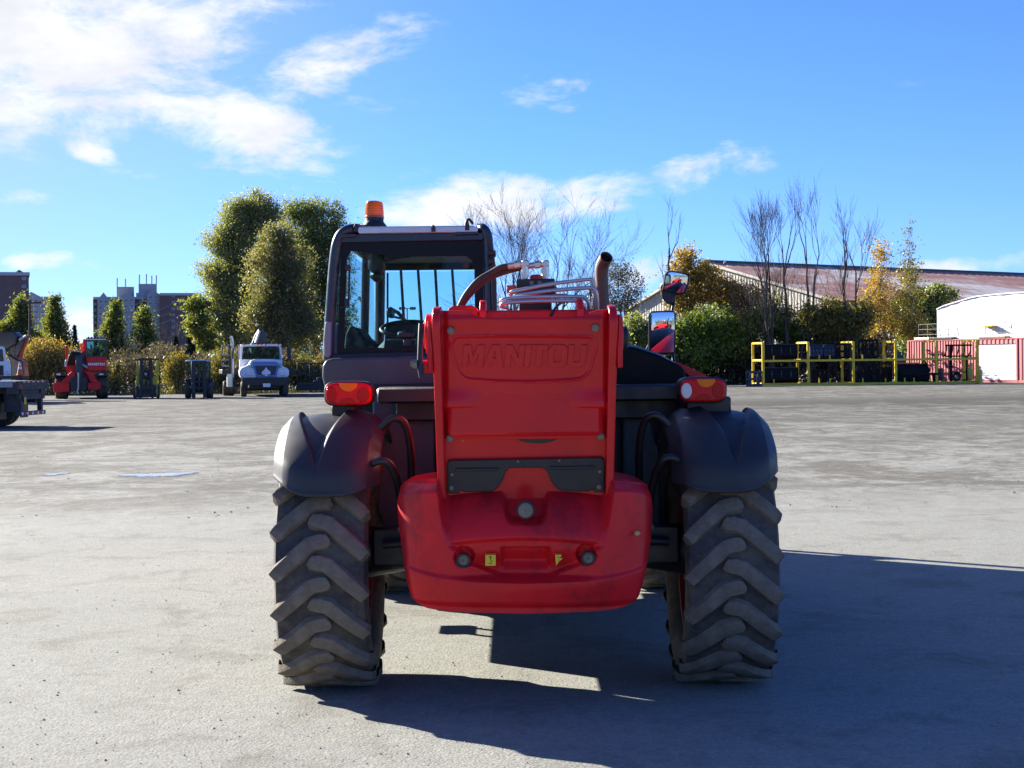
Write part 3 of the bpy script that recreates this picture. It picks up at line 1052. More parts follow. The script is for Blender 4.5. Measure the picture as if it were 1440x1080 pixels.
CW = make_cw()
for (qx, qy, rpx) in ((652, 787, 10), (827, 784, 10)):
    Yl = CWY + .062
    part('well_ring', BLACKM, CW, lambda m: m.lathe([(rpx * Yl / F0, 0), (rpx * Yl / F0, .022), (rpx * .82 * Yl / F0, .022), (rpx * .8 * Yl / F0, .004)], P(qx, qy, Yl), (0, -1, 0), 28))
    part('round_plug', BRASS, CW, lambda m: m.lathe([(rpx * .82 * Yl / F0, 0), (rpx * .82 * Yl / F0, .010), (rpx * .6 * Yl / F0, .014), (rpx * .2 * Yl / F0, .014), (rpx * .12 * Yl / F0, .009), (.0005, .009)], P(qx, qy, Yl), (0, -1, 0), 24))
Yl = CWY + .090
part('hitch_pin', BRASS, CW, lambda m: (m.lathe([(.031, 0), (.031, .03), (.026, .034), (.008, .034), (.0005, .030)], P(739, 716, Yl), (0, -1, 0), 28)))
part('pin_collar', BLACKM, CW, lambda m: m.lathe([(.038, 0), (.038, .018), (.030, .018)], P(739, 716, Yl), (0, -1, 0), 28))


def sticker(x0, y0, x1, y1, whole):
    Y = CWY + .036
    def fill(m):
        if whole:
            m.pprism([(x0, y0), (x1, y0), (x1, y1), (x0, y1)], Y, Y + .03)
        else:
            m.pprism([(x0, y0), (x1 - 2, y0), (x1 - 5, y0 + 4), (x1 - 1, y0 + 5), (x1 - 6, y0 + 9), (x0 + 3, y0 + 12), (x0 + 1, y1)], Y, Y + .03)
    s = part('hook_sticker', YELLOWS, CW, fill, smooth=0)
    k = BLACKP
    cx_, cy_ = (x0 + x1) / 2, (y0 + y1) / 2
    def mark(m):
        if whole:
            m.ptube([(cx_, cy_ - 6, Y), (cx_, cy_ - 3, Y), (cx_, cy_ - .5, Y), (cx_ + 1.9, cy_ + 1.4, Y), (cx_ + 1.7, cy_ + 4, Y), (cx_ - .4, cy_ + 5, Y), (cx_ - 2.4, cy_ + 3.6, Y)], .0016, 5)
            m.ptube([(cx_ + 2 * cos(a), cy_ - 4.4 + 1.6 * sin(a), Y) for a in np.linspace(0, 2 * pi, 10)], .0009, 4)
        else:
            m.ptube([(x0 + 1.5, y0 + 3, Y), (x0 + 7, y0 + 3, Y)], .001, 4)
            m.ptube([(x0 + 4.5, y0 + 3, Y), (x0 + 4.5, y0 + 8, Y)], .001, 4)
    part('hook_symbol', k, s, mark, smooth=0)


sticker(682.5, 780.5, 697, 795.5, True)
sticker(781, 780.5, 792, 795, False)
part('paint_chip', mat('chipped_primer', (.45, .33, .12), .8), CW, lambda m: m.pprism([(893, 748), (898, 747), (901, 750), (897, 754), (893, 752)], CWY + .047, CWY + .06), smooth=0)

# mast / boom head ----------------------------------------------------------
def Yp(py): return 3.26 + (py - 440) / 255 * .20
MX0, MX1 = -.323, .430
def S(px, py, off=0.0): return P(px, py, Yp(py) - off)


def side_plate(x0, x1):
    m = MB()
    zt, zb = 1.845, 1.03
    def yr(z): return Yp(514 + (1.6 - z) * 335) - .055
    pts = [(yr(zb), zb), (yr(1.70), 1.70)]
    for a in np.linspace(pi, pi * .1, 12):
        pts.append((yr(1.77) + .085 + .085 * cos(a), 1.765 + .082 * sin(a)))
    pts += [(3.62, 1.80), (4.2, 1.70), (4.2, 1.35), (3.95, .9), (3.75, zb - .08)]
    m.prism(pts, lambda y, z: (x0, y, z), lambda y, z: (x1, y, z))
    return m.build('side_plate', RED, TH, bevel=.006, smooth=40)


side_plate(MX0, MX0 + .034)
side_plate(MX1 - .034, MX1)
# flange strip inside each plate and pivot bosses outside
part('pivot_boss', RED, TH, lambda m: (m.cyl((MX0 - .001, 3.36, 1.735), (MX0 - .035, 3.36, 1.735), .085, 28), m.cyl((MX0 - .034, 3.36, 1.735), (MX0 - .044, 3.36, 1.735), .062, 24)), bevel=.004)
part('pivot_boss', RED, TH, lambda m: (m.cyl((MX1 + .001, 3.36, 1.72), (MX1 + .03, 3.36, 1.72), .092, 28),), bevel=.004)
part('doubler_plate', RED, TH, lambda m: m.box2((MX0 - .022, 3.24, 1.58), (MX0 - .001, 3.5, 1.79), .006), bevel=0)
part('doubler_plate', RED, TH, lambda m: m.box2((MX1 + .001, 3.24, 1.585), (MX1 + .022, 3.5, 1.80), .006), bevel=0)
part('pin_cap', BLACKP, TH, lambda m: m.lathe([(.05, 0), (.05, .022), (.04, .03), (.0005, .03)], (MX1 + .03, 3.36, 1.71), (1, 0, 0), 24))
# lever with two bolts on the left
def lever(m):
    m.tube([(MX0 - .048, 3.28, 1.775), (MX0 - .050, 3.26, 1.72), (MX0 - .052, 3.24, 1.60), (MX0 - .044, 3.235, 1.555)], [.012, .011, .012, .012], 10, smooth=1)
LV = part('lock_lever', BLACKM, TH, lever)
part('lever_bolt', BRASS, LV, lambda m: (m.cyl((MX0 - .082, 3.24, 1.61), (MX0 - .062, 3.24, 1.61), .019, 6), m.cyl((MX0 - .09, 3.24, 1.61), (MX0 - .082, 3.24, 1.61), .010, 10)))
part('lever_spacer', RED, TH, lambda m: m.cyl((MX0 - .06, 3.275, 1.60), (MX0 + .0, 3.275, 1.60), .026, 14))


def rrect_sd(px, py):
    """signed distance-like value to the embossed badge outline, pixels (negative inside)"""
    cx_ = 736.5
    t = (py - 472) / 64.0
    hw = 104 - 13 * t - 3 * t * t
    top = 473 - 1.5 * ((px - cx_) / 100) ** 2 * -1
    bot = 536 - 5 * ((px - cx_) / 90) ** 2
    r = 14
    qx = abs(px - cx_) - (hw - r)
    yc = (top + bot) / 2; hy = (bot - top) / 2
    qy = abs(py - yc) - (hy - r)
    return sqrt(max(qx, 0) ** 2 + max(qy, 0) ** 2) + min(max(qx, qy), 0) - r


def cover_off(px, py):
    s = rrect_sd(px, py)
    o = .004
    o -= .0075 * (1 - sstep(-2.6, .2, s)) * 1.0
    o += .0045 * math.exp(-((s - 1.6) / 1.4) ** 2)
    # pressed wings low on both sides
    for sg in (-1, 1):
        x = (px - 738.5) * sg
        if x > 15:
            top = 566 - .13 * (x - 30) if x > 30 else 566
            edge = 576
            k = sstep(28, 112, x)
            o += .040 * k * (sstep(540, 572, py) - sstep(571.5, 577.5, py))
            o -= .010 * k * sstep(577, 600, py) * (1 - sstep(596, 620, py))
    # crown in the middle, side folds
    o += .016 * sstep(520, 600, py) * math.exp(-((px - 738.5) / 60) ** 2)
    o -= .020 * (1 - sstep(0, 9, min(px - 623, 856 - px)))
    o += .010 * sstep(470, 440, py) - .02 * (1 - sstep(440, 452, py))
    return o


def make_cover():
    m = MB()
    top = lambda px: lerp_tab([(618, 437), (650, 437), (662, 440), (676, 446), (700, 447.5), (740, 447), (790, 446), (818, 444.5), (828, 439), (838, 436), (862, 435)], px)
    bot = lambda px: 616.5 - 1.2 * abs((px - 738) / 110) ** 1.5 + 1.0
    def fn(u, v):
        v2 = v
        py0 = top(0)
        l0 = 621.5; r0 = 857.5
        px = l0 + (r0 - l0) * u
        py = top(px) + (bot(px) - top(px)) * v2
        px = px + (739 - px) * .028 * (1 - (py - 440) / 180) * -1
        return S(px, py, cover_off(px, py))
    m.grid(190, 170, fn)
    o = m.build('mast_cover', RED, TH, smooth=50, solid=.006)
    return o


COVER = make_cover()
def letters(m):
    word(m, 'MANITOU', 649, 823, 485, 516.5, lambda x, y: S(x, y, .0045), lambda x, y: S(x, y, -.012), gap=0.015, shear=.10)
part('raised_lettering', RED, COVER, letters, bevel=.0022, smooth=30)
for (qx, qy) in ((634, 465), (837, 461), (632.5, 616), (845, 613.5)):
    part('cover_bolt', BRASS, COVER, lambda m: m.lathe([(.013, -.012), (.0155, .004), (.0155, .006), (.0105, .008), (.0105, .014), (.0005, .0145)], S(qx, qy, .012), (0, -1, -.06), 14))
for q in (650, 668, 745, 762):
    part('sensor_hole', BLACKM, COVER, lambda m: m.cyl(S(q, 451.0, .006), S(q, 451.0, -.006), .0022, 8))
# lower plate with the round slot
part('mast_lower_plate', RED, TH, lambda m: m.prism([(624, 612), (854.5, 610), (852, 702), (627, 703)], lambda x, y: S(x, y, -.012), lambda x, y: S(x, y, -.04)))
part('plate_slot', BLACKM, TH, lambda m: m.prism([(725, 614.5)] + [(755.5 - 29 * cos(a), 615 + 8.5 * sin(a)) for a in np.linspace(0.05, pi - .05, 14)] + [(785, 614)], lambda x, y: S(x, y, -.004), lambda x, y: S(x, y, -.012)), smooth=0)
def flap(m):
    pts = [(629, 651), (633, 647.5), (845, 643.5), (850, 648), (850, 692), (836, 692.5), (834, 688), (826, 691), (795, 691), (784, 688), (776, 678), (770, 663), (762, 657.5), (716, 658), (711, 663), (706, 677), (698, 688), (688, 691.5), (655, 692), (647, 689), (645, 694), (629.5, 694)]
    m.prism(pts, lambda x, y: S(x, y, .012), lambda x, y: S(x, y, -.006))
FL = part('rubber_flap', BLACKP, TH, flap, bevel=.004)
part('flap_rib', BLACKP, FL, lambda m: m.prism([(641, 659), (701, 658.5), (701, 662), (641, 663)], lambda x, y: S(x, y, .022), lambda x, y: S(x, y, .008)), bevel=.003)
part('flap_rib', BLACKP, FL, lambda m: m.prism([(772, 656.5), (836, 655.5), (836, 659.5), (774, 660.5)], lambda x, y: S(x, y, .022), lambda x, y: S(x, y, .008)), bevel=.003)
for (qx, qy, r_) in ((635.5, 667, .008), (843.5, 663, .008), (634.5, 686, .0105), (842.5, 684.5, .0105), (728.5, 648.6, .006), (786.5, 647.4, .006)):
    part('flap_bolt', BRASS, FL, lambda m: m.lathe([(r_, -.004), (r_, .006), (r_ * .6, .009), (.0005, .009)], S(qx, qy, .012), (0, -1, -.06), 12))
part('orange_mark', ORANGEP, TH, lambda m: m.prism([(649, 619), (651.5, 618.5), (652, 621), (649.5, 621.5)], lambda x, y: S(x, y, -.009), lambda x, y: S(x, y, -.016)), smooth=0)

# the boom itself, its unseen far end raised to widen the shadow
def boom(m):
    m.box2((MX0 + .05, 3.34, 1.30), (MX1 - .05, 3.75, 1.72), .02)
BOOMH = part('boom_head', RED, TH, boom)
def boomb(m):
    a = []
    for (y, zt, zb) in ((3.52, 1.74, 1.40), (4.5, 1.62, 1.20), (10.0, 1.78, 1.0), (10.42, 1.66, .45)):
        for (x, z) in ((-.13, zb), (.26, zb), (.26, zt), (-.13, zt)): a.append((x, y, z))
    f = [[0, 1, 2, 3], [12, 13, 14, 15]]
    for i in range(3):
        for k in range(4): f.append([i * 4 + k, i * 4 + (k + 1) % 4, (i + 1) * 4 + (k + 1) % 4, (i + 1) * 4 + k])
    m.add(a, f)
part('boom', RED, TH, boomb, bevel=.015, raw=True)
part('head_top_plate', RED, TH, lambda m: (m.box2((-.27, 3.42, 1.70), (.36, 3.78, 1.838), .008), m.box2((-.24, 3.415, 1.76), (.34, 3.425, 1.80), .004)))
for (x0, x1, zt) in ((-.135, -.108, 1.882), (.278, .305, 1.886)):
    m = MB()
    m.prism([(3.36, 1.72), (3.36, zt - .05), (3.385, zt - .012), (3.41, zt), (3.44, zt - .005), (3.50, 1.80), (3.6, 1.72)], lambda y, z: (x0, y, z), lambda y, z: (x1, y, z))
    m.build('head_rib', RED, TH, bevel=.005)
part('head_saddle', RED, TH, lambda m: m.prism([(-.27, 1.80), (-.27, 1.845), (-.25, 1.858), (-.17, 1.86), (-.145, 1.845), (-.135, 1.80)], lambda x, z: (x, 3.40, z), lambda x, z: (x, 3.62, z)), bevel=.004)
# carriage and forks at the far end
part('shadow_plate', BLACKM, TH, lambda m: m.box2((CX - 1.12, 10.30, .40), (CX + .80, 10.36, 2.0), .01), raw=True)  # added solid plate, hidden from view, that fills out the cast shadow
part('fork_carriage', BLACKM, TH, lambda m: (m.box2((CX - 1.12, 10.42, .35), (CX + 1.12, 10.5, .50), .01), m.box2((CX - 1.12, 10.42, .86), (CX + 1.12, 10.5, 1.02), .01), *[m.box2((CX + q - .05, 10.43, .35), (CX + q + .05, 10.49, 1.62), .01) for q in (-1.07, -.72, -.36, 0, .36, .72, 1.07)], m.box2((CX - 1.12, 10.42, 1.56), (CX + 1.12, 10.5, 1.64), .01), m.box2((CX - .9, 10.44, .5), (CX + .9, 10.48, .86), .005)), raw=True)
for q in (-.45, .45):
    part('fork', BLACKM, TH, lambda m: (m.box2((CX + q - .06, 10.5, .10), (CX + q + .06, 10.56, .95), .01), m.box2((CX + q - .06, 10.54, .06), (CX + q + .06, 11.7, .11), .01)), raw=True)

# hydraulics on top ----------------------------------------------------------
HB = 3.62
part('valve_block', BLACKM, TH, lambda m: (m.pbox(726.5, 392, 780.5, 414, HB, HB + .10, .004), m.pbox(730, 413, 776, 440, HB + .01, HB + .09, .004)))
part('valve_cap', RED, TH, lambda m: m.lathe([(.030, -.01), (.030, .008), (.022, .014), (.0005, .014)], P(754, 391, HB + .05), (0, 0, 1), 20))
for q in (747.5, 759):
    part('valve_plug', BRASS, TH, lambda m: m.cyl(P(q, 398, HB - .008), P(q, 398, HB + .0), .0105, 12))
part('valve_block', mat('faded_red_connector', (.55, .08, .05), .5), TH, lambda m: m.pbox(712.5, 401, 725.5, 412, HB + .02, HB + .06, .003))
part('valve_block', mat('faded_red_connector', (.55, .08, .05), .5), TH, lambda m: m.pbox(780.5, 413, 795, 419, HB + .02, HB + .06, .003))
for i, (q, dy) in enumerate(((738.5, 0.0), (767, .03))):
    Yq = HB + .03 + dy
    def fit(m):
        m.cyl(P(q, 392, Yq), P(q, 388, Yq), .0135, 6); m.cyl(P(q, 388.5, Yq), P(q, 379, Yq), .0185, 6); m.cyl(P(q, 379.5, Yq), P(q, 368, Yq), .0165, 12)
        m.box(P(q, 371, Yq), (.034, .034, .032), .006)
        m.cyl(P(q, 371.5, Yq), P(q - 8, 371.5, Yq), .0155, 12); m.cyl(P(q - 8, 371.5, Yq), P(q - 15, 372.5, Yq), .0185, 6); m.cyl(P(q - 14.5, 372.5, Yq), P(q - 24.5, 374, Yq), .0150, 12)
    part('hose_fitting', ZINC, TH, fit)
    pts = [(q - 22, 373.8, Yq), (q - 36, 376, Yq + .01), (690 + i * 6, 384 + i * 2, Yq + .02), (672 + i * 4, 394 + i * 4, Yq + .0), (658 + i * 3, 410 + i * 3, Yq), (649 + i * 2, 425 + i, Yq), (643 + i * 2, 440, Yq + .02), (638 + i * 2, 458, Yq + .06)]
    part('hydraulic_hose', HOSE, TH, lambda m: m.ptube(pts, .0145, 12, smooth=2))
part('red_hose_sleeve', RED, TH, lambda m: m.ptube([(748, 373, HB + .10), (737, 375, HB + .10), (722, 378, HB + .10)], .012, 10, smooth=1))
# steel pipes looping over the head
for (x0, y0, x1, y1, xe, ye, yend, Y) in ((716, 410.5, 823, 393, 836, 399, 432, 3.52), (720, 416.5, 826, 404.5, 839.5, 413, 434, 3.50), (703, 421.5, 812, 417, 828, 425, 438, 3.47), (703, 427.5, 800, 423, 822, 430, 440, 3.45)):
    part('steel_pipe', STEEL, TH, lambda m: m.ptube([(x0 + 12, y0 + 5.5, Y + .05), (x0 + 2, y0 + 4, Y + .04), (x0 + 1, y0, Y + .01), (x0 + 14, y0 - 2.2, Y), ((x0 + x1) / 2, (y0 + y1) / 2 - 2, Y), (x1, y1, Y), ((x1 + xe) / 2 + 3, (y1 + ye) / 2 - 3.5, Y), (xe, ye, Y), (xe + .5, yend, Y + .02), (xe + .5, yend + 14, Y + .05)], .0088, 10, smooth=2))
part('cable', BLACKP, TH, lambda m: m.ptube([(775, 444, 3.40), (780, 434, 3.42), (787, 427, 3.5), (795, 424, 3.6)], .006, 8, smooth=1))

# exhaust ------------------------------------------------------------------
EY = 4.15
def exhaust(m):
    k = EY / F0
    m.ptube([(849, 480, EY), (848, 440, EY), (846.5, 410, EY), (845.5, 388, EY), (846, 376, EY - .01), (849.5, 367, EY - .03), (853, 361.5, EY - .06)], [.035, .035, .035, .035, .035, .0345, .034], 20, smooth=1, caps=False)
EX = part('exhaust_pipe', RUST, TH, exhaust, solid=.004)
part('pipe_bore', mat('soot', (.006, .006, .006), .9), EX, lambda m: m.lathe([(.0315, 0), (.029, -.03), (.0005, -.05)], P(852.5, 362.5, EY - .055), (P(853, 361.5, EY - .06) - P(849.5, 367, EY - .03)), 20))

# cab -----------------------------------------------------------------------
CY0, CY1 = 4.70, 6.20
FR = [(462, 506), (463, 470), (466, 430), (469, 385), (472.5, 350), (477, 334), (485, 325), (497, 322.5)]
CAB = part('cab_frame', CABP, TH, lambda m: m.ptube([(a, b, CY0 + .03) for a, b in FR] + [(505, 322.5, CY0 + .10), (512, 322.5, CY0 + .3)], .034, 14, smooth=2))
part('cab_post', CABP, CAB, lambda m: (m.ptube([(672, 322, CY0 + .3), (675, 321, CY0 + .08), (680, 321, CY0 + .03), (685.5, 330, CY0 + .03), (687, 345, CY0 + .03), (687.5, 400, CY0 + .03), (687.5, 520, CY0 + .03)], .030, 14, smooth=2),
    m.pbox(678.5, 345, 686, 520, CY0 + .02, CY0 + .10, .01)))
ZT = 2.405
XL, XR = P(464, 420, CY0).x, P(687, 420, CY0).x
def posts(m):
    m.tube([(XL + .03, CY1, .95), (XL + .03, CY1 + .05, 1.7), (XL + .07, CY1 - .1, 2.36)], .038, 10)
    m.tube([(XR - .02, CY1, .95), (XR - .02, CY1 + .05, 1.7), (XR - .04, CY1 - .1, 2.36)], .038, 10)
    m.tube([(XL + .07, CY1 - .1, 2.37), (XR - .04, CY1 - .1, 2.37)], .034, 10)
    m.tube([(XL + .05, CY0 + .05, 2.39), (XL + .07, CY1 - .1, 2.37)], .036, 10)
    m.tube([(XR - .03, CY0 + .05, 2.39), (XR - .04, CY1 - .1, 2.37)], .036, 10)
    m.tube([(XL + .02, CY0 + .95, 1.2), (XL + .03, CY0 + .92, 1.8), (XL + .06, CY0 + .86, 2.37)], .03, 10)
    m.tube([(XL + .02, CY0 + .1, 1.60), (XL + .02, CY1, 1.5)], .03, 8)
part('cab_post', CABP, CAB, posts)
part('roof_panel', GREYP, CAB, lambda m: m.box2((XL + .08, CY0 + .06, 2.385), (XR - .03, CY1 - .1, 2.425), .015))
part('roof_rail', mat('roof_edge_sheen', (.55, .55, .58), .30, metal=.6, coat=.3), CAB, lambda m: m.pprism([(500, 322), (505, 318.5), (660, 317), (672, 318.5), (672, 327), (505, 328.5)], CY0 - .005, CY0 + .16), bevel=.006)  # pale tone stands for sky reflected along the roof edge
for (qx, qy, h) in ((500.5, 323, 9), (609.5, 323, 7), (657, 321, 13)):
    part('roof_clip', BLACKP, CAB, lambda m: m.prism([(qx - 3, qy + 3), (qx - 3.2, qy - h * .55), (qx - 1.2, qy - h), (qx + 1.4, qy - h * .9), (qx + 3.2, qy - h * .3), (qx + 3, qy + 3)], lambda x, y: P(x, y, CY0 - .01), lambda x, y: P(x, y, CY0 + .06)), bevel=.003)
part('roof_hook', BLACKP, CAB, lambda m: m.ptube([(655, 318, CY0 + .1), (656, 310, CY0 + .1), (660, 308, CY0 + .1), (665, 315, CY0 + .1)], .009, 8, smooth=1))
part('rear_header', CABP, CAB, lambda m: (m.pprism([(474, 329), (680, 326.5), (680, 338), (476, 341)], CY0 + .01, CY0 + .09), m.pprism([(481, 328), (500, 328), (500, 333.5), (479, 334.5)], CY0 - .005, CY0 + .05), m.pprism([(640, 324.5), (673, 324.0), (673, 330), (639, 331)], CY0 - .005, CY0 + .05)), bevel=.006)
# rear window: black bordered pane
def frit(m):
    out = [(474, 500), (477, 420), (480, 345), (486, 335), (673, 332), (679, 338), (680, 500)]
    inn = [(484, 490), (485.5, 425), (488, 362), (494, 353), (560, 361), (640, 360), (656, 360), (664, 367), (667, 378), (668.5, 488)]
    m.pprism(out, CY0 + .025, CY0 + .034, [inn[::-1]])
part('window_border', mat('black_frit', (.006, .007, .009), .3, var=0, spec=.2), CAB, frit)
part('rear_window', GLASSC, CAB, lambda m: m.pprism([(482, 492), (483, 425), (486, 358), (492, 350), (640, 350), (660, 352), (668, 362), (670.5, 490)], CY0 + .036, CY0 + .042), smooth=0)
part('window_seal', BLACKP, CAB, lambda m: m.pprism([(466, 497), (606, 493), (690, 492), (690, 505), (466, 506)], CY0 + .0, CY0 + .10), bevel=.01)
part('wiper_motor', BLACKP, CAB, lambda m: (m.pbox(559, 466, 582.5, 475.5, CY0 - .03, CY0 + .02, .008), m.pbox(567, 475, 577, 488, CY0 - .015, CY0 + .02, .006)))
for a, b in ((489.5, 376.5), (655.5, 373)):
    part('window_knob', BLACKP, CAB, lambda m: m.cyl(P(a, b, CY0 - .015), P(a, b, CY0 + .03), .019, 14))
part('window_latch', BLACKP, CAB, lambda m: (m.ptube([(478, 432, CY0 - .0), (490, 432, CY0 - .0), (490.5, 420, CY0), (491.5, 380, CY0)], .006, 6), m.pbox(484, 420, 489, 430, CY0 - .01, CY0 + .02, .003)))
part('rear_work_lamp', BLACKP, CAB, lambda m: (m.pbox(516, 346, 538, 384, CY0 + .12, CY0 + .26, .03), m.pbox(519, 380, 535, 395, CY0 + .13, CY0 + .24, .025), m.pbox(500, 336, 520, 358, CY0 + .10, CY0 + .22, .02)))
part('sun_blind', BLACKP, CAB, lambda m: m.pprism([(540, 348), (655, 347), (655, 354), (640, 359), (600, 357), (560, 363), (540, 368)], CY0 + .14, CY0 + .20), bevel=.01)
# lower quarter cover, left
part('corner_cover', LGREY, CAB, lambda m: m.pprism([(457, 454), (459, 452), (466, 452.5), (465, 500), (461, 503), (455.5, 500), (455, 478)], CY0 - .01, CY0 + .30), bevel=.01)
# cab base
def cab_base(m):
    m.pprism([(453, 514), (458, 506), (468, 503.5), (606, 500.5), (612, 501), (612, 562), (470, 565), (463, 559), (456, 545), (452.5, 530)], CY0 - .10, CY0 + .55)
part('cab_base', GREYP, CAB, cab_base, bevel=.055, segs=5)
part('base_trim', BLACKM, CAB, lambda m: m.pprism([(524, 540.5), (612, 539), (612, 559), (524, 560)], CY0 - .13, CY0 - .07), bevel=.004)
part('cab_tub', BLACKM, CAB, lambda m: m.box2((-1.118, 5.42, .545), (-.16, 7.6, 1.22), .02), raw=True)
part('cab_floor', BLACKM, CAB, lambda m: (m.box2((XL + .06, CY0 + .05, 1.20), (XR - .02, CY1, 1.50), .02)))
part('cab_step', BLACKM, CAB, lambda m: (m.box2((-1.14, 6.15, .40), (-.97, 6.45, .43), .005), m.box2((-1.05, 6.17, .42), (-1.01, 6.20, .56), .003), m.box2((-1.05, 6.40, .42), (-1.01, 6.43, .56), .003)), raw=True)
# glass all round
part('windscreen', GLASSC, CAB, lambda m: m.box2((XL + .08, CY1 + .02, 1.45), (XR - .05, CY1 + .026, 2.34)), smooth=0)
part('side_window', GLASSC, CAB, lambda m: m.prism([(CY0 + .12, 1.62), (CY1 - .04, 1.5), (CY1 - .08, 2.33), (CY0 + .12, 2.35)], lambda y, z: (XL + .012, y, z), lambda y, z: (XL + .018, y, z)), smooth=0)
part('side_window', GLASSC, CAB, lambda m: m.prism([(CY0 + .14, 1.60), (CY1 - .04, 1.5), (CY1 - .08, 2.33), (CY0 + .14, 2.35)], lambda y, z: (XR - .012, y, z), lambda y, z: (XR - .018, y, z)), smooth=0)
part('door_handle', BLACKP, CAB, lambda m: m.ptube([(516, 463, 5.65), (513, 458, 5.6), (512.5, 438, 5.6), (509, 421, 5.6), (505, 419, 5.62)], .014, 8, smooth=1))
part('dashboard', BLACKP, CAB, lambda m: (m.pprism([(541, 500), (541, 462), (548, 455), (562, 451), (590, 450), (606, 454), (620, 470), (640, 500)], 5.75, 6.1), m.pbox(545, 476, 665, 480, 5.3, 5.5, .01)), bevel=.02)
part('steering_column', BLACKP, CAB, lambda m: (m.ptube([(569, 450, 5.9), (560, 440, 5.75), (549, 434, 5.6)], .014, 8), m.ptube([(569, 449, 5.9), (556, 446, 5.7)], .01, 6), m.pbox(543, 434, 551, 446, 5.55, 5.7, .01), m.ptube([(545, 455, 5.6), (545, 384, 5.6)], .008, 6)))
def wheel_ring(m):
    c = P(574, 462, 5.62)
    m.tube([c + Vector((.19 * cos(a), .09 * sin(a), .055 * sin(a) + .0)) for a in np.linspace(0, 2 * pi, 28)], .014, 8, caps=False)
part('steering_wheel', BLACKP, CAB, wheel_ring)
part('seat', SEATF, CAB, lambda m: (m.box((-.62, 5.25, 1.42), (.46, .46, .12), .05), m.box((-.62, 5.02, 1.58), (.44, .10, .38), .05, Matrix.Rotation(R(8), 3, 'X')), m.box((-.30, 5.3, 1.55), (.12, .5, .18), .03)))
part('door_pocket', SEATF, CAB, lambda m: m.pprism([(484, 498), (486, 470), (492, 458), (503, 461), (512, 474), (522, 482), (545, 486), (545, 498)], 5.2, 5.5), bevel=.01)
part('front_guard', BLACKM, CAB, lambda m: ([m.ptube([(a, 362, 6.32), (b, 470, 6.32)], .012, 8) for a, b in ((562.5, 569), (586.5, 594), (611, 617), (634.5, 642))], m.ptube([(541, 371, 6.32), (611, 369, 6.32)], .014, 8), m.ptube([(541, 363, 6.36), (668, 361, 6.36)], .016, 8)))
# beacon
BY = 5.0
bk = BY / F0
BC = part('beacon_base', BLACKP, CAB, lambda m: m.lathe([(17.5 * bk, 0), (17 * bk, 3 * bk), (13 * bk, 8 * bk), (12.8 * bk, 14 * bk), (.001, 14 * bk)], P(526.5, 320, BY), (0, 0, 1), 28))
part('beacon_lens', AMBER, BC, lambda m: m.lathe([(13.2 * bk, 0), (13.2 * bk, 2 * bk), (13 * bk, 10 * bk), (12.4 * bk, 19 * bk), (11.2 * bk, 22.3 * bk), (8 * bk, 23.5 * bk), (.001, 23.8 * bk)], P(526.5, 307, BY), (0, 0, 1), 28))
part('lens_band', mat('amber_lens_dark', (.55, .09, .01), .2, coat=.5), BC, lambda m: m.lathe([(13.4 * bk, 0), (13.5 * bk, 2.4 * bk), (13.2 * bk, 3 * bk)], P(526.5, 307.2, BY), (0, 0, 1), 28))
# hoses up the cab's right corner
part('cab_hose', HOSE, TH, lambda m: m.ptube([(684, 331, 4.66), (688.5, 337, 4.66), (691.5, 352, 4.66), (693.5, 372, 4.67), (695.5, 400, 4.68), (696, 455, 4.7)], .013, 10, smooth=2))
part('hose_clamp', BLACKP, TH, lambda m: (m.pbox(686, 352, 697, 359, 4.62, 4.72, .006), m.pbox(686, 362, 692, 372, 4.64, 4.70, .008)))

# engine hood on the right ----------------------------------------------------
def hood(m):
    # lofted sections: (depth, outline in metres)
    secs = []
    for (Y, k, dz) in ((4.52, 1.0, -.03), (4.60, 1.0, 0.0), (5.6, 1.0, .0), (6.5, .98, -.05), (6.9, .95, -.16)):
        s = [(.43, 1.36), (.43, 1.725), (.56, 1.735), (.70, 1.715), (.84, 1.665), (.96, 1.60), (.985, 1.57), (1.0, 1.36)]
        secs.append([Vector((CX + (x - CX) * k, Y, 1.36 + (z - 1.36) * (1 + dz * 2))) for x, z in s])
    n = len(secs[0])
    V = [p for s in secs for p in s]
    Fc = [list(range(n)), [(len(secs) - 1) * n + i for i in range(n)]]
    for i in range(len(secs) - 1):
        for k in range(n):
            Fc.append([i * n + k, i * n + (k + 1) % n, (i + 1) * n + (k + 1) % n, (i + 1) * n + k])
    m.add(V, Fc)
HOOD = part('engine_hood', HOODP, TH, hood, bevel=.012, smooth=45)
def hood_red(m):
    secs = []
    for (Y, dz) in ((4.57, 0), (5.6, 0.0), (6.5, -.03), (6.9, -.10)):
        s = [(.94, 1.615), (1.02, 1.58), (1.12, 1.525), (1.165, 1.48), (1.175, 1.45), (1.17, 1.435), (1.10, 1.435), (1.09, 1.46), (1.0, 1.54), (.94, 1.575)]
        secs.append([Vector((x, Y, z + dz)) for x, z in s])
    n = len(secs[0])
    V = [p for s in secs for p in s]
    Fc = [list(range(n)), [(len(secs) - 1) * n + i for i in range(n)]]
    for i in range(len(secs) - 1):
        for k in range(n):
            Fc.append([i * n + k, i * n + (k + 1) % n, (i + 1) * n + (k + 1) % n, (i + 1) * n + k])
    m.add(V, Fc)
part('hood_side', RED, TH, hood_red, bevel=.01, smooth=45)
part('hood_vent', BLACKM, HOOD, lambda m: m.box((.86, 5.2, 1.655), (.05, .12, .012), .004, Matrix.Rotation(R(22), 3, 'Y')))

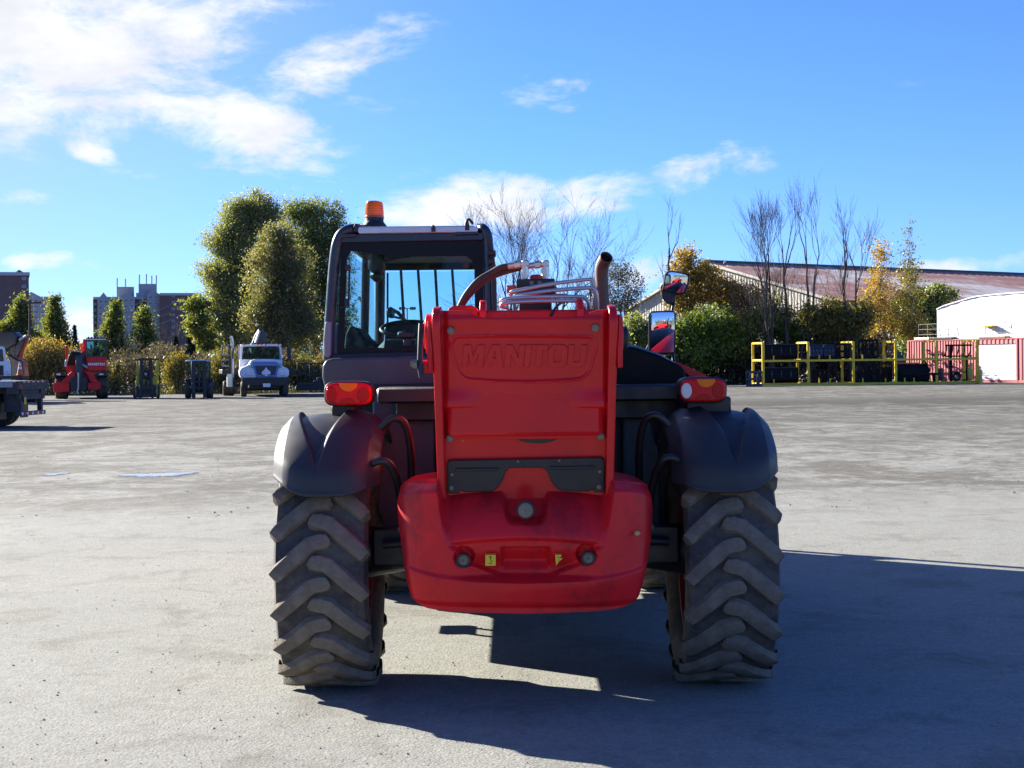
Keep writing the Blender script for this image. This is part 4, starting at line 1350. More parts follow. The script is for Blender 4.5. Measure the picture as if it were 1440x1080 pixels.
# mirrors ---------------------------------------------------------------------
MY = 6.3
def mirror(face_px, back_px, aim, Y, curve=1.0):
    c = sum((P(a, b, Y) for a, b in face_px), Vector()) / len(face_px)
    nrm = aim.normalized()
    h = part('mirror_housing', BLACKP, TH, lambda m: m.prism(back_px, lambda x, y: P(x, y, Y + .002), lambda x, y: P(x + (sum(p[0] for p in back_px) / len(back_px) - x) * .25, y, Y + .10)), bevel=.012)
    def fill(m):
        # flat glass tilted to its own aim
        def f(x, y, o):
            p = P(x, y, Y)
            t = (nrm.dot(c - p)) / nrm.y
            return Vector((p.x, p.y + t - .028 - o, p.z))
        cx_ = sum(p[0] for p in face_px) / len(face_px); cy_ = sum(p[1] for p in face_px) / len(face_px)
        out = []                                   # outline, finely stepped
        for (a, b), (a2, b2) in zip(face_px, face_px[1:] + face_px[:1]):
            for k in range(6): out.append((a + (a2 - a) * k / 6, b + (b2 - b) * k / 6))
        n, V, Fc = len(out), [], []
        for r in range(9):
            q = (r + .02) / 8.02
            for (a, b) in out:
                p = f(cx_ + (a - cx_) * q, cy_ + (b - cy_) * q, 0)
                e = f(cx_, cy_, 0)
                V.append(p + Vector((0, ((p - e).length ** 2) / (2 * curve) - .012, 0)))
        for r in range(8):
            for k in range(n): Fc.append([r * n + k, r * n + (k + 1) % n, (r + 1) * n + (k + 1) % n, (r + 1) * n + k])
        Fc.append(list(range(n)))
        m.add(V, Fc)
    part('mirror_glass', MIRR, h, fill, smooth=80)
    def rim(m):
        pts = []
        for a, b in face_px + face_px[:1]:
            p = P(a, b, Y); t = (nrm.dot(c - p)) / nrm.y
            pts.append(Vector((p.x, p.y + t - .028, p.z)))
        m.tube(pts, .008, 6, caps=False)
    part('mirror_rim', BLACKP, h, rim)
    return h
mirror([(935, 387), (938, 383.5), (943, 382), (964, 387), (966.5, 390), (965, 404), (962, 412), (955, 413.5), (932, 407)], [(927.5, 402), (932, 399), (936, 385), (965, 388), (963, 412), (950, 416), (946, 427), (938, 428), (931, 420)], Vector((-.20, -1, -.10)), MY, .45)
mirror([(912.5, 443), (916, 439), (945, 438.5), (947.5, 442), (947, 498), (912, 498)], [(911, 445), (914, 438.5), (946, 438), (948, 442), (948, 498), (911, 498)], Vector((-.20, -1, -.03)), MY - .1, .9)
part('mirror_arm', BLACKM, TH, lambda m: (m.ptube([(949.5, 405, MY + .06), (947.5, 425, MY + .06), (944.5, 440, MY), (946, 500, MY), (950, 520, MY - .2)], .013, 8, smooth=1), m.ptube([(912, 486, MY), (906, 498, MY - .05), (900, 510, MY - .2)], .010, 8, smooth=1)))

del TH['camera_warp']

# ================================================================== background
# ------------------------------------------------------------------ planting helpers
def leaf_object(name, mat_, parent, centres, size, origin, aspect=.55, jitter=.45, droop=0.0, upright=False):
    n = len(centres)
    c = np.asarray(centres)
    a = rng.normal(size=(n, 3))
    if upright: a = a * np.array([.35, .35, .35]) + np.array([0, 0, 1.0])
    if droop: a = a * (1 - droop) + np.array([0, 0, -1.0]) * droop * 1.6
    a /= np.linalg.norm(a, axis=1)[:, None]
    b = np.cross(a, rng.normal(size=(n, 3))); b /= np.linalg.norm(b, axis=1)[:, None]
    s = size * (1 + jitter * rng.uniform(-1, 1, size=(n, 1)))
    a, b = a * s, b * s * aspect
    V = np.stack([c - a, c + b * .9, c + a, c - b * .9], 1).reshape(-1, 3) - np.array(origin)
    me = bpy.data.meshes.new(name)
    me.vertices.add(4 * n); me.vertices.foreach_set('co', V.astype(np.float32).ravel())
    me.loops.add(4 * n); me.loops.foreach_set('vertex_index', np.arange(4 * n, dtype=np.int32))
    me.polygons.add(n); me.polygons.foreach_set('loop_start', np.arange(0, 4 * n, 4, dtype=np.int32))
    me.update(calc_edges=True)
    me.materials.append(mat_)
    o = bpy.data.objects.new(name, me); COL.objects.link(o)
    if parent is not None: o.parent = parent; o.location = Vector(origin) - des(parent)
    else: o.location = yard(origin)
    return o


def lobe_points(lobes, clumps, per, sig, hollow=.5):
    """lobes: (x, y, z, rx, ry, rz). Clumps sit mostly in the outer part of each lobe; leaves gather round them"""
    L = np.array(lobes, float)
    w = (L[:, 3] * L[:, 4] * L[:, 5]) ** .67; w /= w.sum()
    k = rng.choice(len(L), size=clumps, p=w)
    d = rng.normal(size=(clumps, 3)); d /= np.linalg.norm(d, axis=1)[:, None]
    r = rng.uniform(0, 1, size=(clumps, 1)) ** hollow
    cc = L[k, :3] + d * r * L[k, 3:]
    sz = rng.uniform(.5, 1.35, size=(clumps, 1)) * sig
    pts = cc[:, None, :] + rng.normal(size=(clumps, per, 3)) * sz[:, None, :] * np.array([1, 1, .75])
    pts = pts.reshape(-1, 3)
    ns = max(6, clumps // 5)                     # stray sprigs that break the outline
    k2 = rng.choice(len(L), size=ns, p=w)
    d2 = rng.normal(size=(ns, 3)); d2[:, 2] = np.abs(d2[:, 2]) * .9 - .25; d2 /= np.linalg.norm(d2, axis=1)[:, None]
    tip = L[k2, :3] + d2 * L[k2, 3:] * rng.uniform(1.02, 1.28, size=(ns, 1))
    root = L[k2, :3] + d2 * L[k2, 3:] * .85
    f = rng.uniform(0, 1, size=(ns, max(6, per // 2), 1))
    sp = root[:, None, :] + (tip - root)[:, None, :] * f + rng.normal(size=(ns, max(6, per // 2), 3)) * sig * .28
    pts = np.concatenate([pts, sp.reshape(-1, 3)])
    return pts[pts[:, 2] > .05]


def grow(mb, p, d, length, r, depth, rr, spread=.5, n=5, up=.15, kids=(2, 3), shrink=.72, wob=.12):
    segs = 3 if depth > 1 else 2
    pts, rs = [p], [r]
    q, dd = p, d
    for i in range(segs):
        dd = (dd + Vector((rr.gauss(0, wob), rr.gauss(0, wob), rr.gauss(0, wob) + up * .4))).normalized()
        q = q + dd * (length / segs)
        pts.append(q); rs.append(r * (1 - .34 * (i + 1) / segs))
    mb.tube(pts, rs, n if r > .03 else 3, caps=False)
    if depth <= 0: return
    for k in range(rr.randint(*kids)):
        t = rr.uniform(.35, 1.0) if k else 1.0
        i = min(segs - 1, int(t * segs)); f = t * segs - i
        b = pts[i].lerp(pts[i + 1], min(1, f))
        ax = dd.orthogonal(); ax.rotate(Matrix.Rotation(rr.uniform(0, 6.28), 3, dd)); ax.normalize()
        sp = spread * rr.uniform(.6, 1.25) * (.5 if k == 0 else 1)
        nd = (dd * cos(sp) + ax * sin(sp) + Vector((0, 0, up))).normalized()
        grow(mb, b, nd, length * shrink * rr.uniform(.75, 1.15), max(.0085, rs[i] * rr.uniform(.52, .74)), depth - 1, rr, spread, n, up, kids, shrink, wob)


BARK = mat('tree_bark', (0.060, 0.050, 0.043), 0.9, var=0.3, vscale=3, bump=0.3, bscale=20)
BARKP = mat('pale_bark', (0.30, 0.27, 0.23), 0.85, var=0.25, vscale=3, bump=0.2, bscale=20)
BARKT = mat('twig_bark', (0.060, 0.050, 0.047), 0.9, var=0.25, vscale=3)
L_WILLOW = leafmat('willow_leaves', [(0.084, 0.119, 0.046), (0.157, 0.194, 0.075), (0.229, 0.265, 0.114), (0.301, 0.296, 0.127), (0.385, 0.330, 0.151)], .6)
L_DARKGR = leafmat('dark_green_leaves', [(0.062, 0.096, 0.033), (0.125, 0.168, 0.051), (0.203, 0.247, 0.079), (0.313, 0.308, 0.099)], .6)
L_BROWNGR = leafmat('browning_leaves', [(0.093, 0.104, 0.044), (0.159, 0.170, 0.073), (0.225, 0.209, 0.086), (0.292, 0.229, 0.114)], .6)
L_PEAR = leafmat('pear_leaves', [(0.058, 0.090, 0.021), (0.115, 0.152, 0.035), (0.182, 0.206, 0.044), (0.288, 0.224, 0.053)], .6)
L_YELLOW = leafmat('yellow_leaves', [(.13, .12, .045), (.21, .165, .05), (.30, .22, .05), (.36, .25, .05), (.22, .17, .10)], .42)
L_ORANGE = leafmat('orange_leaves', [(0.196, 0.115, 0.034), (0.322, 0.172, 0.034), (0.414, 0.230, 0.040), (0.391, 0.276, 0.057)], 0.5)
L_BRIGHT = leafmat('bright_green_leaves', [(0.076, 0.131, 0.020), (0.140, 0.215, 0.033), (0.216, 0.295, 0.046), (0.356, 0.362, 0.062)], .55)
L_WEED = leafmat('dry_weeds', [(.095, .072, .058), (.140, .105, .082), (.100, .105, .045), (.165, .125, .100), (.19, .15, .075), (.23, .19, .14)], .22)
L_BRUSH = leafmat('dark_brush', [(.022, .022, .014), (.045, .040, .024), (.065, .055, .035), (.05, .062, .022)], .25)
L_CONIF = leafmat('conifer_needles', [(.012, .022, .014), (.020, .034, .020), (.032, .048, .028)], .1)
L_GRASS = leafmat('verge_grass', [(.065, .078, .022), (.11, .115, .035), (.16, .14, .06)], .3)
L_FAR = leafmat('far_trees', [(.07, .062, .045), (.10, .085, .060), (.09, .095, .05), (.13, .105, .075)], .3)


def plobes(lst, Y, dk=.9):
    out = []
    for q in lst:
        px, py, rx, ry = q[:4]
        dy = q[4] if len(q) > 4 else 0
        c = P(px, py, Y)
        out.append((c.x, Y + dy, c.z, rx * Y / F0, rx * Y / F0 * dk, ry * Y / F0))
    return out


def leafy_tree(name, label, cat, px, Y, lobes, leaf, clumps, per, size, sig, seed, top=None, trunk_r=.2, group=None, bark=None, droop=0.0, hollow=.5, aspect=.55, limbs=True, even=.5):
    base = P(px, 540, Y); base.z = -.05
    t = thing(name, base, label, cat, group)
    L = plobes(lobes, Y)
    rr = random.Random(seed)
    Lr = []                                     # break each mass of the crown into ragged boughs
    for l in L:
        for _ in range(10):
            d = Vector((rr.gauss(0, 1), rr.gauss(0, 1), rr.gauss(0, 1))).normalized() * rr.uniform(.35, .88)
            k = rr.uniform(.28, .60)
            Lr.append((l[0] + d.x * l[3], l[1] + d.y * l[4], l[2] + d.z * l[5], l[3] * k, l[4] * k, l[5] * k * rr.uniform(.75, 1.2)))
    zt = max(l[2] for l in L)
    m = MB()
    lean = Vector((rr.uniform(-.3, .3), rr.uniform(-.3, .3), 0))
    mid = base + Vector((0, 0, zt * .4)) + lean
    m.tube([base, base + Vector((0, 0, zt * .15)), mid, base + Vector((0, 0, zt * .85)) + lean * 2], [trunk_r * 1.25, trunk_r, trunk_r * .75, trunk_r * .2], 8, smooth=1, caps=False)
    if limbs:
        for l in L:
            c = Vector(l[:3]); s = base + (mid - base) * rr.uniform(.6, 1.4)
            s.z = min(s.z, c.z * .8)
            k = (s + c) / 2 + Vector((0, 0, -.2 * l[5]))
            m.tube([s, k, c + Vector((0, 0, l[5] * .4))], [trunk_r * .4, trunk_r * .28, trunk_r * .08], 5, smooth=1, caps=False)
            for _ in range(7):
                e = c + Vector((rr.uniform(-1, 1) * l[3], rr.uniform(-1, 1) * l[4], rr.uniform(-.3, 1) * l[5])) * .9
                m.tube([k, (k + e) / 2 + Vector((0, 0, .1)), e], [trunk_r * .18, trunk_r * .12, .012], 4, caps=False)
    m.build('trunk', bark or BARK, t, recalc=False, smooth=60)
    pts = np.concatenate([lobe_points(Lr, int(clumps * (1 - even)), per, sig, hollow), lobe_points(L, int(clumps * even) + 1, per, sig, hollow)])
    leaf_object('crown', leaf, t, pts, size, base, aspect=aspect, droop=droop)
    return t


def bare_tree(name, label, px, Y, top_py, seed, stems=1, lean=(0, 0), depth=5, spread=.50, r=.12, group=None, first=.42, up=.22, cat='bare tree', kids=(2, 3), bark=None, leaf=None):
    base = P(px, 540, Y); base.z = -.05
    H = P(px, top_py, Y).z
    t = thing(name, base, label, cat, group)
    rr = random.Random(seed)
    m = MB(); tw = MB()
    tips = []
    for s in range(stems):
        d = Vector((lean[0] + (rr.uniform(-.18, .18) if stems > 1 else 0), lean[1] + (rr.uniform(-.15, .15) if stems > 1 else 0), 1)).normalized()
        b = base + Vector((rr.uniform(-.25, .25), rr.uniform(-.25, .25), 0)) * (stems > 1)
        h0 = H * first * rr.uniform(.85, 1.1)
        p1 = b + d * h0 * .5 + Vector((rr.gauss(0, .08), 0, 0)); p2 = b + d * h0
        rr_ = r * rr.uniform(.75, 1.1)
        m.tube([b, p1, p2], [rr_ * 1.15, rr_, rr_ * .86], 7, smooth=1, caps=False)
        ln = (H - h0) * .34
        grow(tw, p2, d, ln, rr_ * .84, depth, rr, spread, 5, up, kids, .80, .10)
        for _ in range(4):
            b2 = p1.lerp(p2, rr.uniform(.2, 1))
            a = rr.uniform(0, 6.28)
            grow(tw, b2, Vector((cos(a) * .75, sin(a) * .75, .75)).normalized(), ln * .7, rr_ * .32, max(1, depth - 2), rr, spread, 4, up, kids, .8, .12)
    m.build('trunk', bark or BARK, t, recalc=False, smooth=60)
    tw.build('branches', BARKT, t, recalc=False, smooth=0)
    return t


def bush(name, label, cat, Y, lobes, leaf, clumps, per, size, sig, seed, group=None, upright=False, aspect=.55, stems=10):
    L = plobes(lobes, Y)
    cx_ = sum(l[0] for l in L) / len(L)
    base = Vector((cx_, Y, 0))
    t = thing(name, base, label, cat, group)
    rr = random.Random(seed)
    m = MB()
    for l in L:
        for _ in range(stems):
            b = Vector((l[0] + rr.uniform(-.5, .5) * l[3], Y + rr.uniform(-.4, .4), 0))
            e = Vector((l[0] + rr.uniform(-1, 1) * l[3], l[1] + rr.uniform(-1, 1) * l[4], l[2] + rr.uniform(.2, 1.1) * l[5]))
            m.tube([b, (b + e) / 2 + Vector((rr.uniform(-.2, .2), 0, .2)), e], [.03, .02, .008], 3, caps=False)
    m.build('stems', BARKT, t, recalc=False, smooth=0)
    pts = lobe_points(L, clumps, per, sig, .6)
    leaf_object('foliage', leaf, t, pts, size, base, aspect=aspect, upright=upright)
    return t


# ------------------------------------------------------------------ far buildings
BRICKD = mat('brown_brick', (0.17, 0.105, 0.095), 0.9, var=0.12, vscale=.6)
PANEL = mat('pale_concrete', (0.36, 0.36, 0.35), 0.85, var=0.08, vscale=.6)
WPANE = mat('window_pane', (0.10, 0.13, 0.16), 0.12, var=0.2, vscale=.4)
WFRAME = mat('window_frame', (0.62, 0.63, 0.64), 0.6, var=0.05)
BALC = mat('balcony_glass_green', (0.07, 0.16, 0.15), 0.3, var=0.1)
ROOFC = mat('roof_coping', (0.42, 0.42, 0.43), 0.8, var=0.05)
MAST_M = mat('galvanised', (0.35, 0.36, 0.38), 0.5, metal=.5, var=.1)
win_me = {}


def window(parent, px, py, w, h, Y):
    key = (round(w, 1), round(h, 1), Y)
    k = Y / F0
    if key not in win_me:
        f = MB()
        ww, hh = w * k / 2, h * k / 2
        f.prism([(-ww, -hh), (ww, -hh), (ww, hh), (-ww, hh)], lambda x, z: (x, -.10, z), lambda x, z: (x, .10, z), [[(-ww * .86, -hh * .8), (ww * .86, -hh * .8), (ww * .86, hh * .8), (-ww * .86, hh * .8)]])
        fo = f.build('window', WFRAME, None, origin=(0, 0, 0), smooth=0)
        g = MB(); g.box((0, -.03, 0), (ww * 1.72, .04, hh * 1.6)); g.box((0, -.06, 0), (ww * .10, .06, hh * 1.6))
        go = g.build('pane', WPANE, None, origin=(0, 0, 0), smooth=0)
        win_me[key] = (fo.data, go.data)
        bpy.data.objects.remove(fo); bpy.data.objects.remove(go)
    a, b = win_me[key]
    o = bpy.data.objects.new('window', a); COL.objects.link(o); o.parent = parent
    o.location = P(px, py, Y) - des(parent)
    g = bpy.data.objects.new('pane', b); COL.objects.link(g); g.parent = o


def apartments():
    global LOCAL
    Y = 210
    LOCAL = (207, Y)
    t = thing('apartment_building', (P(207, 500, Y).x, Y, 0), 'brown brick and pale concrete apartment block with rooftop antennas behind the two pear trees', 'building')
    part('wall', BRICKD, t, lambda m: m.pbox(132, 421, 229, 560, Y, Y + 18))
    part('brick_wing', BRICKD, t, lambda m: m.pbox(226, 413.5, 281.5, 560, Y - 5, Y + 16))
    part('roof_coping', ROOFC, t, lambda m: m.pbox(225, 410, 282.2, 413.6, Y - 5.4, Y + 16))
    part('roof_coping', ROOFC, t, lambda m: m.pbox(131.5, 417.5, 229, 421, Y - .4, Y + 18))
    for (x0, x1, top) in ((137, 154, 411), (172.5, 189.5, 409), (206.5, 225, 404.5)):
        part('bay', PANEL, t, lambda m: m.pprism([(x0, 560), (x0, top + 8), (x0 + 3, top + 7), ((x0 + x1) / 2, top), (x1 - 3, top + 7), (x1, top + 8), (x1, 560)], Y - 2.5, Y + 1))
        for r in range(8):
            for q in (.27, .73):
                window(t, x0 + (x1 - x0) * q, top + 13 + r * 8.6, 5.8, 4.6, Y - 2.5)
    for (x0, x1) in ((155, 158.5), (168.5, 172), (190, 193.5), (203, 206), (132.2, 136)):
        for r in range(8):
            part('balcony', BALC, t, lambda m: m.pbox(x0, 426 + r * 8.6, x1, 430 + r * 8.6, Y - 1.6, Y + .2))
    for r in range(8):
        window(t, 244, 414.5 + r * 9, 4.2, 3.2, Y - 5)
        window(t, 163.5, 425 + r * 8.6, 4, 4, Y)
        window(t, 198.5, 425 + r * 8.6, 4, 4, Y)
    part('roof_house', PANEL, t, lambda m: m.pbox(166, 404.5, 188.5, 421, Y + 3, Y + 12))
    part('roof_house', PANEL, t, lambda m: (m.pbox(195, 400, 220.5, 421, Y + 3, Y + 12), m.pbox(191.5, 412, 206, 421, Y + 1, Y + 6)))
    for (q, y0, y1) in ((165.6, 393, 421), (177, 394, 406), (196.3, 388, 401), (206, 387, 401), (213.5, 389, 401), (219.8, 388.5, 401)):
        part('antenna', MAST_M, t, lambda m: m.ptube([(q, y1, Y + 5), (q, y0, Y + 5)], .16, 5))
    turn(t, 207)
    LOCAL = (0, 190)
    t2 = thing('apartment_building', (P(0, 500, 190).x, 190, 0), 'tall dark brown brick block cut off by the left edge of the view', 'building')
    Y = 190
    part('wall', BRICKD, t2, lambda m: m.pbox(-90, 387, 41.6, 560, Y, Y + 18))
    part('roof_coping', ROOFC, t2, lambda m: m.pbox(-91, 382.5, 42.2, 387.2, Y - .4, Y + 18))
    part('roof_gable', BRICKD, t2, lambda m: m.pprism([(22, 382.6), (27, 379), (33, 382.6)], Y + 1, Y + 6))
    for r in range(9):
        window(t2, 34, 391 + r * 11.2, 5.6, 4, Y)
    for c in range(4):
        for r in range(9): window(t2, -12 - c * 20, 391 + r * 11.2, 5.6, 4, Y)
    turn(t2, 0)
    LOCAL = (55, 235)
    t3 = thing('apartment_building', (P(55, 500, 235).x, 235, 0), 'low pale grey block showing between the brown tower and the trees', 'building')
    Y = 235
    part('wall', PANEL, t3, lambda m: m.pprism([(40, 560), (40, 413), (44, 410.5), (56, 416.5), (56, 418), (69, 418.5), (69, 560)], Y, Y + 14))
    part('roof_coping', ROOFC, t3, lambda m: m.pbox(55.5, 416.8, 69.5, 419, Y - .4, Y + 14))
    for r in range(7):
        for q in (45.5, 51.5, 60, 65.5): window(t3, q, 423 + r * 8, 4, 4, Y)
    turn(t3, 55)
    LOCAL = None


apartments()

# ------------------------------------------------------------------ barn with the rusting roof
SHEETB = mat('beige_steel_sheet', (0.42, 0.39, 0.32), 0.65, var=0.08, vscale=.5)
def rust_roof():
    m = bpy.data.materials.new('rusting_roof')
    m.use_nodes = True
    T = NT(m.node_tree); b = T.n['Principled BSDF']
    co = T.node('ShaderNodeTexCoord').outputs['Object']
    # panels run down the slope: stretch the patches along the ridge in some courses
    k = T.noise(T.scale3(co, .035, .035, .16), 1.0, 5, .62, .9)
    f = T.noise(T.scale3(co, .6, .6, .6), 1.0, 6, .7)
    h = T.math('ADD', T.math('MULTIPLY', k, .8), T.math('MULTIPLY', f, .2))
    c = T.ramp(h, [(.42, (0.608, 0.547, 0.483)), (.46, (0.448, 0.315, 0.252)), (.495, (0.376, 0.173, 0.129)), (.575, (0.352, 0.158, 0.119)), (.61, (0.464, 0.338, 0.273)), (.65, (0.624, 0.555, 0.490))])
    T.l.new(c, b.inputs['Base Color']); b.inputs['Roughness'].default_value = .8
    return m
def barn():
    u = Vector((.81, .586, 0)); v = Vector((-.586, .81, 0))   # along the ridge, across it to the far side
    R0 = Vector((19.7, 160, 0))
    t = thing('barn', (R0.x, R0.y, 0), 'long beige steel barn with a patchy rust red and grey roof behind the trees', 'barn', true=True)
    zr, zn, zf, wn, wf, Lg = 11.7, 7.3, 7.3, 17.0, 12.6, 130
    def corr(fn, n, depth, nrm):
        V, Fc = [], []
        for i in range(n + 1):
            a, b = fn(i / n)
            o = nrm * (depth * (1 if i % 2 else -1))
            V += [a + o, b + o]
        for i in range(n): Fc.append([2 * i, 2 * i + 1, 2 * i + 3, 2 * i + 2])
        return V, Fc
    def gable(m):
        def fn(q):
            s = -wn + q * (wn + wf)
            z = zr + (zn - zr) * (-s / wn) if s < 0 else zr + (zf - zr) * s / wf
            p = R0 + v * s
            return p, p + Vector((0, 0, z))
        m.add(*corr(fn, 150, .018, u))
    part('gable_wall', SHEETB, t, gable, recalc=False, smooth=0)
    RR = rust_roof()
    def slope(w, z2, sg):
        def fill(m):
            nrm = Vector((0, 0, 1))
            for a in range(12):
                f0, f1 = a / 12, (a + 1) / 12
                def fn(q):
                    e = R0 - u * .4 + u * (q * Lg)
                    p0 = e + v * (sg * w * f0) + Vector((0, 0, zr + (z2 - zr) * f0 + .08 + .04 * (a % 2 == 0)))
                    p1 = e + v * (sg * w * f1 * 1.006) + Vector((0, 0, zr + (z2 - zr) * f1 + .07))
                    return p0, p1
                m.add(*corr(fn, 200, .018, nrm))
        return fill
    part('roof_slope', RR, t, slope(wn + .5, zn - .1, -1), recalc=False, smooth=0)
    part('roof_slope', RR, t, slope(wf + .5, zf - .1, 1), recalc=False, smooth=0)
    part('ridge_cap', mat('green_ridge', (.05, .10, .085), .6), t, lambda m: m.tube([R0 - u * .6 + Vector((0, 0, zr + .1)), R0 + u * Lg + Vector((0, 0, zr + .1))], .22, 6))
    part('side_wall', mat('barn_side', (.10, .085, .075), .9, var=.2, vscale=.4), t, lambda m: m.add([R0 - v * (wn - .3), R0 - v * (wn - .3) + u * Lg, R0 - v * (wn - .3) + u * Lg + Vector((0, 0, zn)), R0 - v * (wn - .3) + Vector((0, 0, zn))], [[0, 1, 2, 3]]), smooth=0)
    part('barge_board', SHEETB, t, lambda m: (m.tube([R0 + v * -wn + Vector((0, 0, zn)) - u * .3, R0 + Vector((0, 0, zr)) - u * .3, R0 + v * wf + Vector((0, 0, zf)) - u * .3], .16, 4)))


barn()

# ------------------------------------------------------------------ containers with the fabric shelter on top
CRED = mat('container_red', (0.50, 0.13, 0.13), 0.6, var=0.12, vscale=.8, dust=.25, dustcol=(.38, .16, .15), dscale=1.0)
FABRIC = mat('white_fabric', (0.86, 0.86, 0.86), 0.7, var=0.03)
DOORW = mat('white_door_paint', (0.82, 0.82, 0.82), 0.5, var=0.03)
CA = dirpx(1277, 508) * 124; CA.z = 0
cu = Vector((cos(R(-60)), sin(R(-60)), 0)); cn = Vector((-sin(R(60)), -cos(R(60)), 0))     # along the front, out of the front
CH = 3.15
def hit(px):
    d = dirpx(px, 510)
    # CA + cu t on the ray X = d.x Y
    return (d.x * CA.y - CA.x) / (cu.x - d.x * cu.y)
CONT = thing('shipping_container', CA, 'faded red corrugated container with a white roller door behind the yellow rack', 'container', true=True)
def corr_wall(m, t0, t1, z0, z1, n, dep=.035):
    V, Fc = [], []
    k = 0
    for i in range(n + 1):
        tt = t0 + (t1 - t0) * i / n
        for dt, o in ((0, 0), (.30, 0), (.5, dep), (.80, dep)) if i < n else ((0, 0),):
            p = CA + cu * (tt + dt * (t1 - t0) / n) + cn * o
            V += [p + Vector((0, 0, z0)), p + Vector((0, 0, z1))]; k += 1
    for i in range(k - 1): Fc.append([2 * i, 2 * i + 1, 2 * i + 3, 2 * i + 2])
    m.add(V, Fc)
td0, td1, te = hit(1377.5), hit(1429.5), hit(1470)
DH = 2.75
part('wall_sheet', CRED, CONT, lambda m: corr_wall(m, .15, td0 - .02, 0.15, CH, 26), recalc=False, smooth=0)
part('wall_sheet', CRED, CONT, lambda m: corr_wall(m, td1 + .12, te, 0.15, CH, 5), recalc=False, smooth=0)
part('wall_sheet', CRED, CONT, lambda m: corr_wall(m, td0 - .02, td1 + .12, DH + .05, CH, 9), recalc=False, smooth=0)
def along(m, t0, t1, z0, z1, o0, o1):
    p = [CA + cu * a + cn * b + Vector((0, 0, c)) for a in (t0, t1) for b in (o0, o1) for c in (z0, z1)]
    m.add(p, [[0, 1, 3, 2], [4, 6, 7, 5], [0, 4, 5, 1], [2, 3, 7, 6], [0, 2, 6, 4], [1, 5, 7, 3]])
part('corner_post', CRED, CONT, lambda m: along(m, 0, .15, 0, CH, -.1, .07), smooth=0)
part('corner_post', CRED, CONT, lambda m: along(m, td1 + .02, td1 + .14, 0, CH, -.1, .07), smooth=0)
part('bottom_rail', CRED, CONT, lambda m: along(m, .15, te, 0, .16, -.08, .05), smooth=0)
part('top_rail', CRED, CONT, lambda m: along(m, 0, te, CH, CH + .08, -.1, .06), smooth=0)
part('end_wall', CRED, CONT, lambda m: along(m, 0.0, .04, .15, CH, -2.4, -.11), smooth=0)
part('roof', CRED, CONT, lambda m: along(m, 0, te, CH - .02, CH + .03, -2.4, -.11), smooth=0)
for k in range(8):
    z0 = .18 + k * (DH - .18) / 8
    part('door_panel', DOORW, CONT, lambda m: along(m, td0, td1, z0, z0 + (DH - .18) / 8 - .03, -.06, .04), smooth=0, bevel=.01)
part('door_backing', mat('door_gap', (.45, .45, .46), .7), CONT, lambda m: along(m, td0 - .01, td1 + .01, .16, DH + .02, -.1, -.07), smooth=0)
# shelter
def shelter():
    t = thing('fabric_shelter', CA + Vector((0, 0, CH + .08)), 'big white fabric storage shelter standing on top of the red container', 'shelter', true=True)
    s0 = hit(1313)
    prof = lerp_tab
    tab = [(0, 2.3), (.3, 2.45), (3.6, 3.05), (4.0, 3.10), (6.2, 3.18), (8, 3.2), (10, 3.15), (12.2, 3.05), (15.7, 2.45), (16, 2.3)]
    W = 16.0
    def p3(s, z, o): return CA + cu * (s0 + s) + cn * o + Vector((0, 0, z))
    def front(u_, v_):
        s = u_ * W
        zt = CH + .10 + prof(tab, s)
        z = CH + .10 + (zt - CH - .10) * v_
        w = .022 * sin(s * 3 + z * 2) * sin(z * 3.1 + s * .6) + .010 * sin(s * 7.3 - z * 5) + .03 * abs(sin((s * .6 + z) * 1.7)) * (1 - v_)
        if min(u_, 1 - u_, 1 - v_) < .001: w = 0
        return p3(s, z, -.4 + w)
    part('end_panel', FABRIC, t, lambda m: m.grid(90, 24, front), recalc=False, smooth=50)
    def roof(u_, v_):
        s = u_ * W
        return p3(s, CH + .10 + prof(tab, s) + .02 + .03 * sin(v_ * 40), -.37 - v_ * 12)
    part('roof_sheet', FABRIC, t, lambda m: m.grid(40, 30, roof), recalc=False, smooth=50)
    part('side_panel', FABRIC, t, lambda m: m.grid(20, 8, lambda a, b: p3(-.0 + .04 * sin(a * 30), CH + .1 + 2.3 * b, -.4 - a * 12)), recalc=False, smooth=50)
    part('ridge_seam', FABRIC, t, lambda m: m.tube([p3(s, CH + .12 + prof(tab, s), -.36) for s in np.linspace(0, W, 24)], .05, 5, caps=False))
shelter()
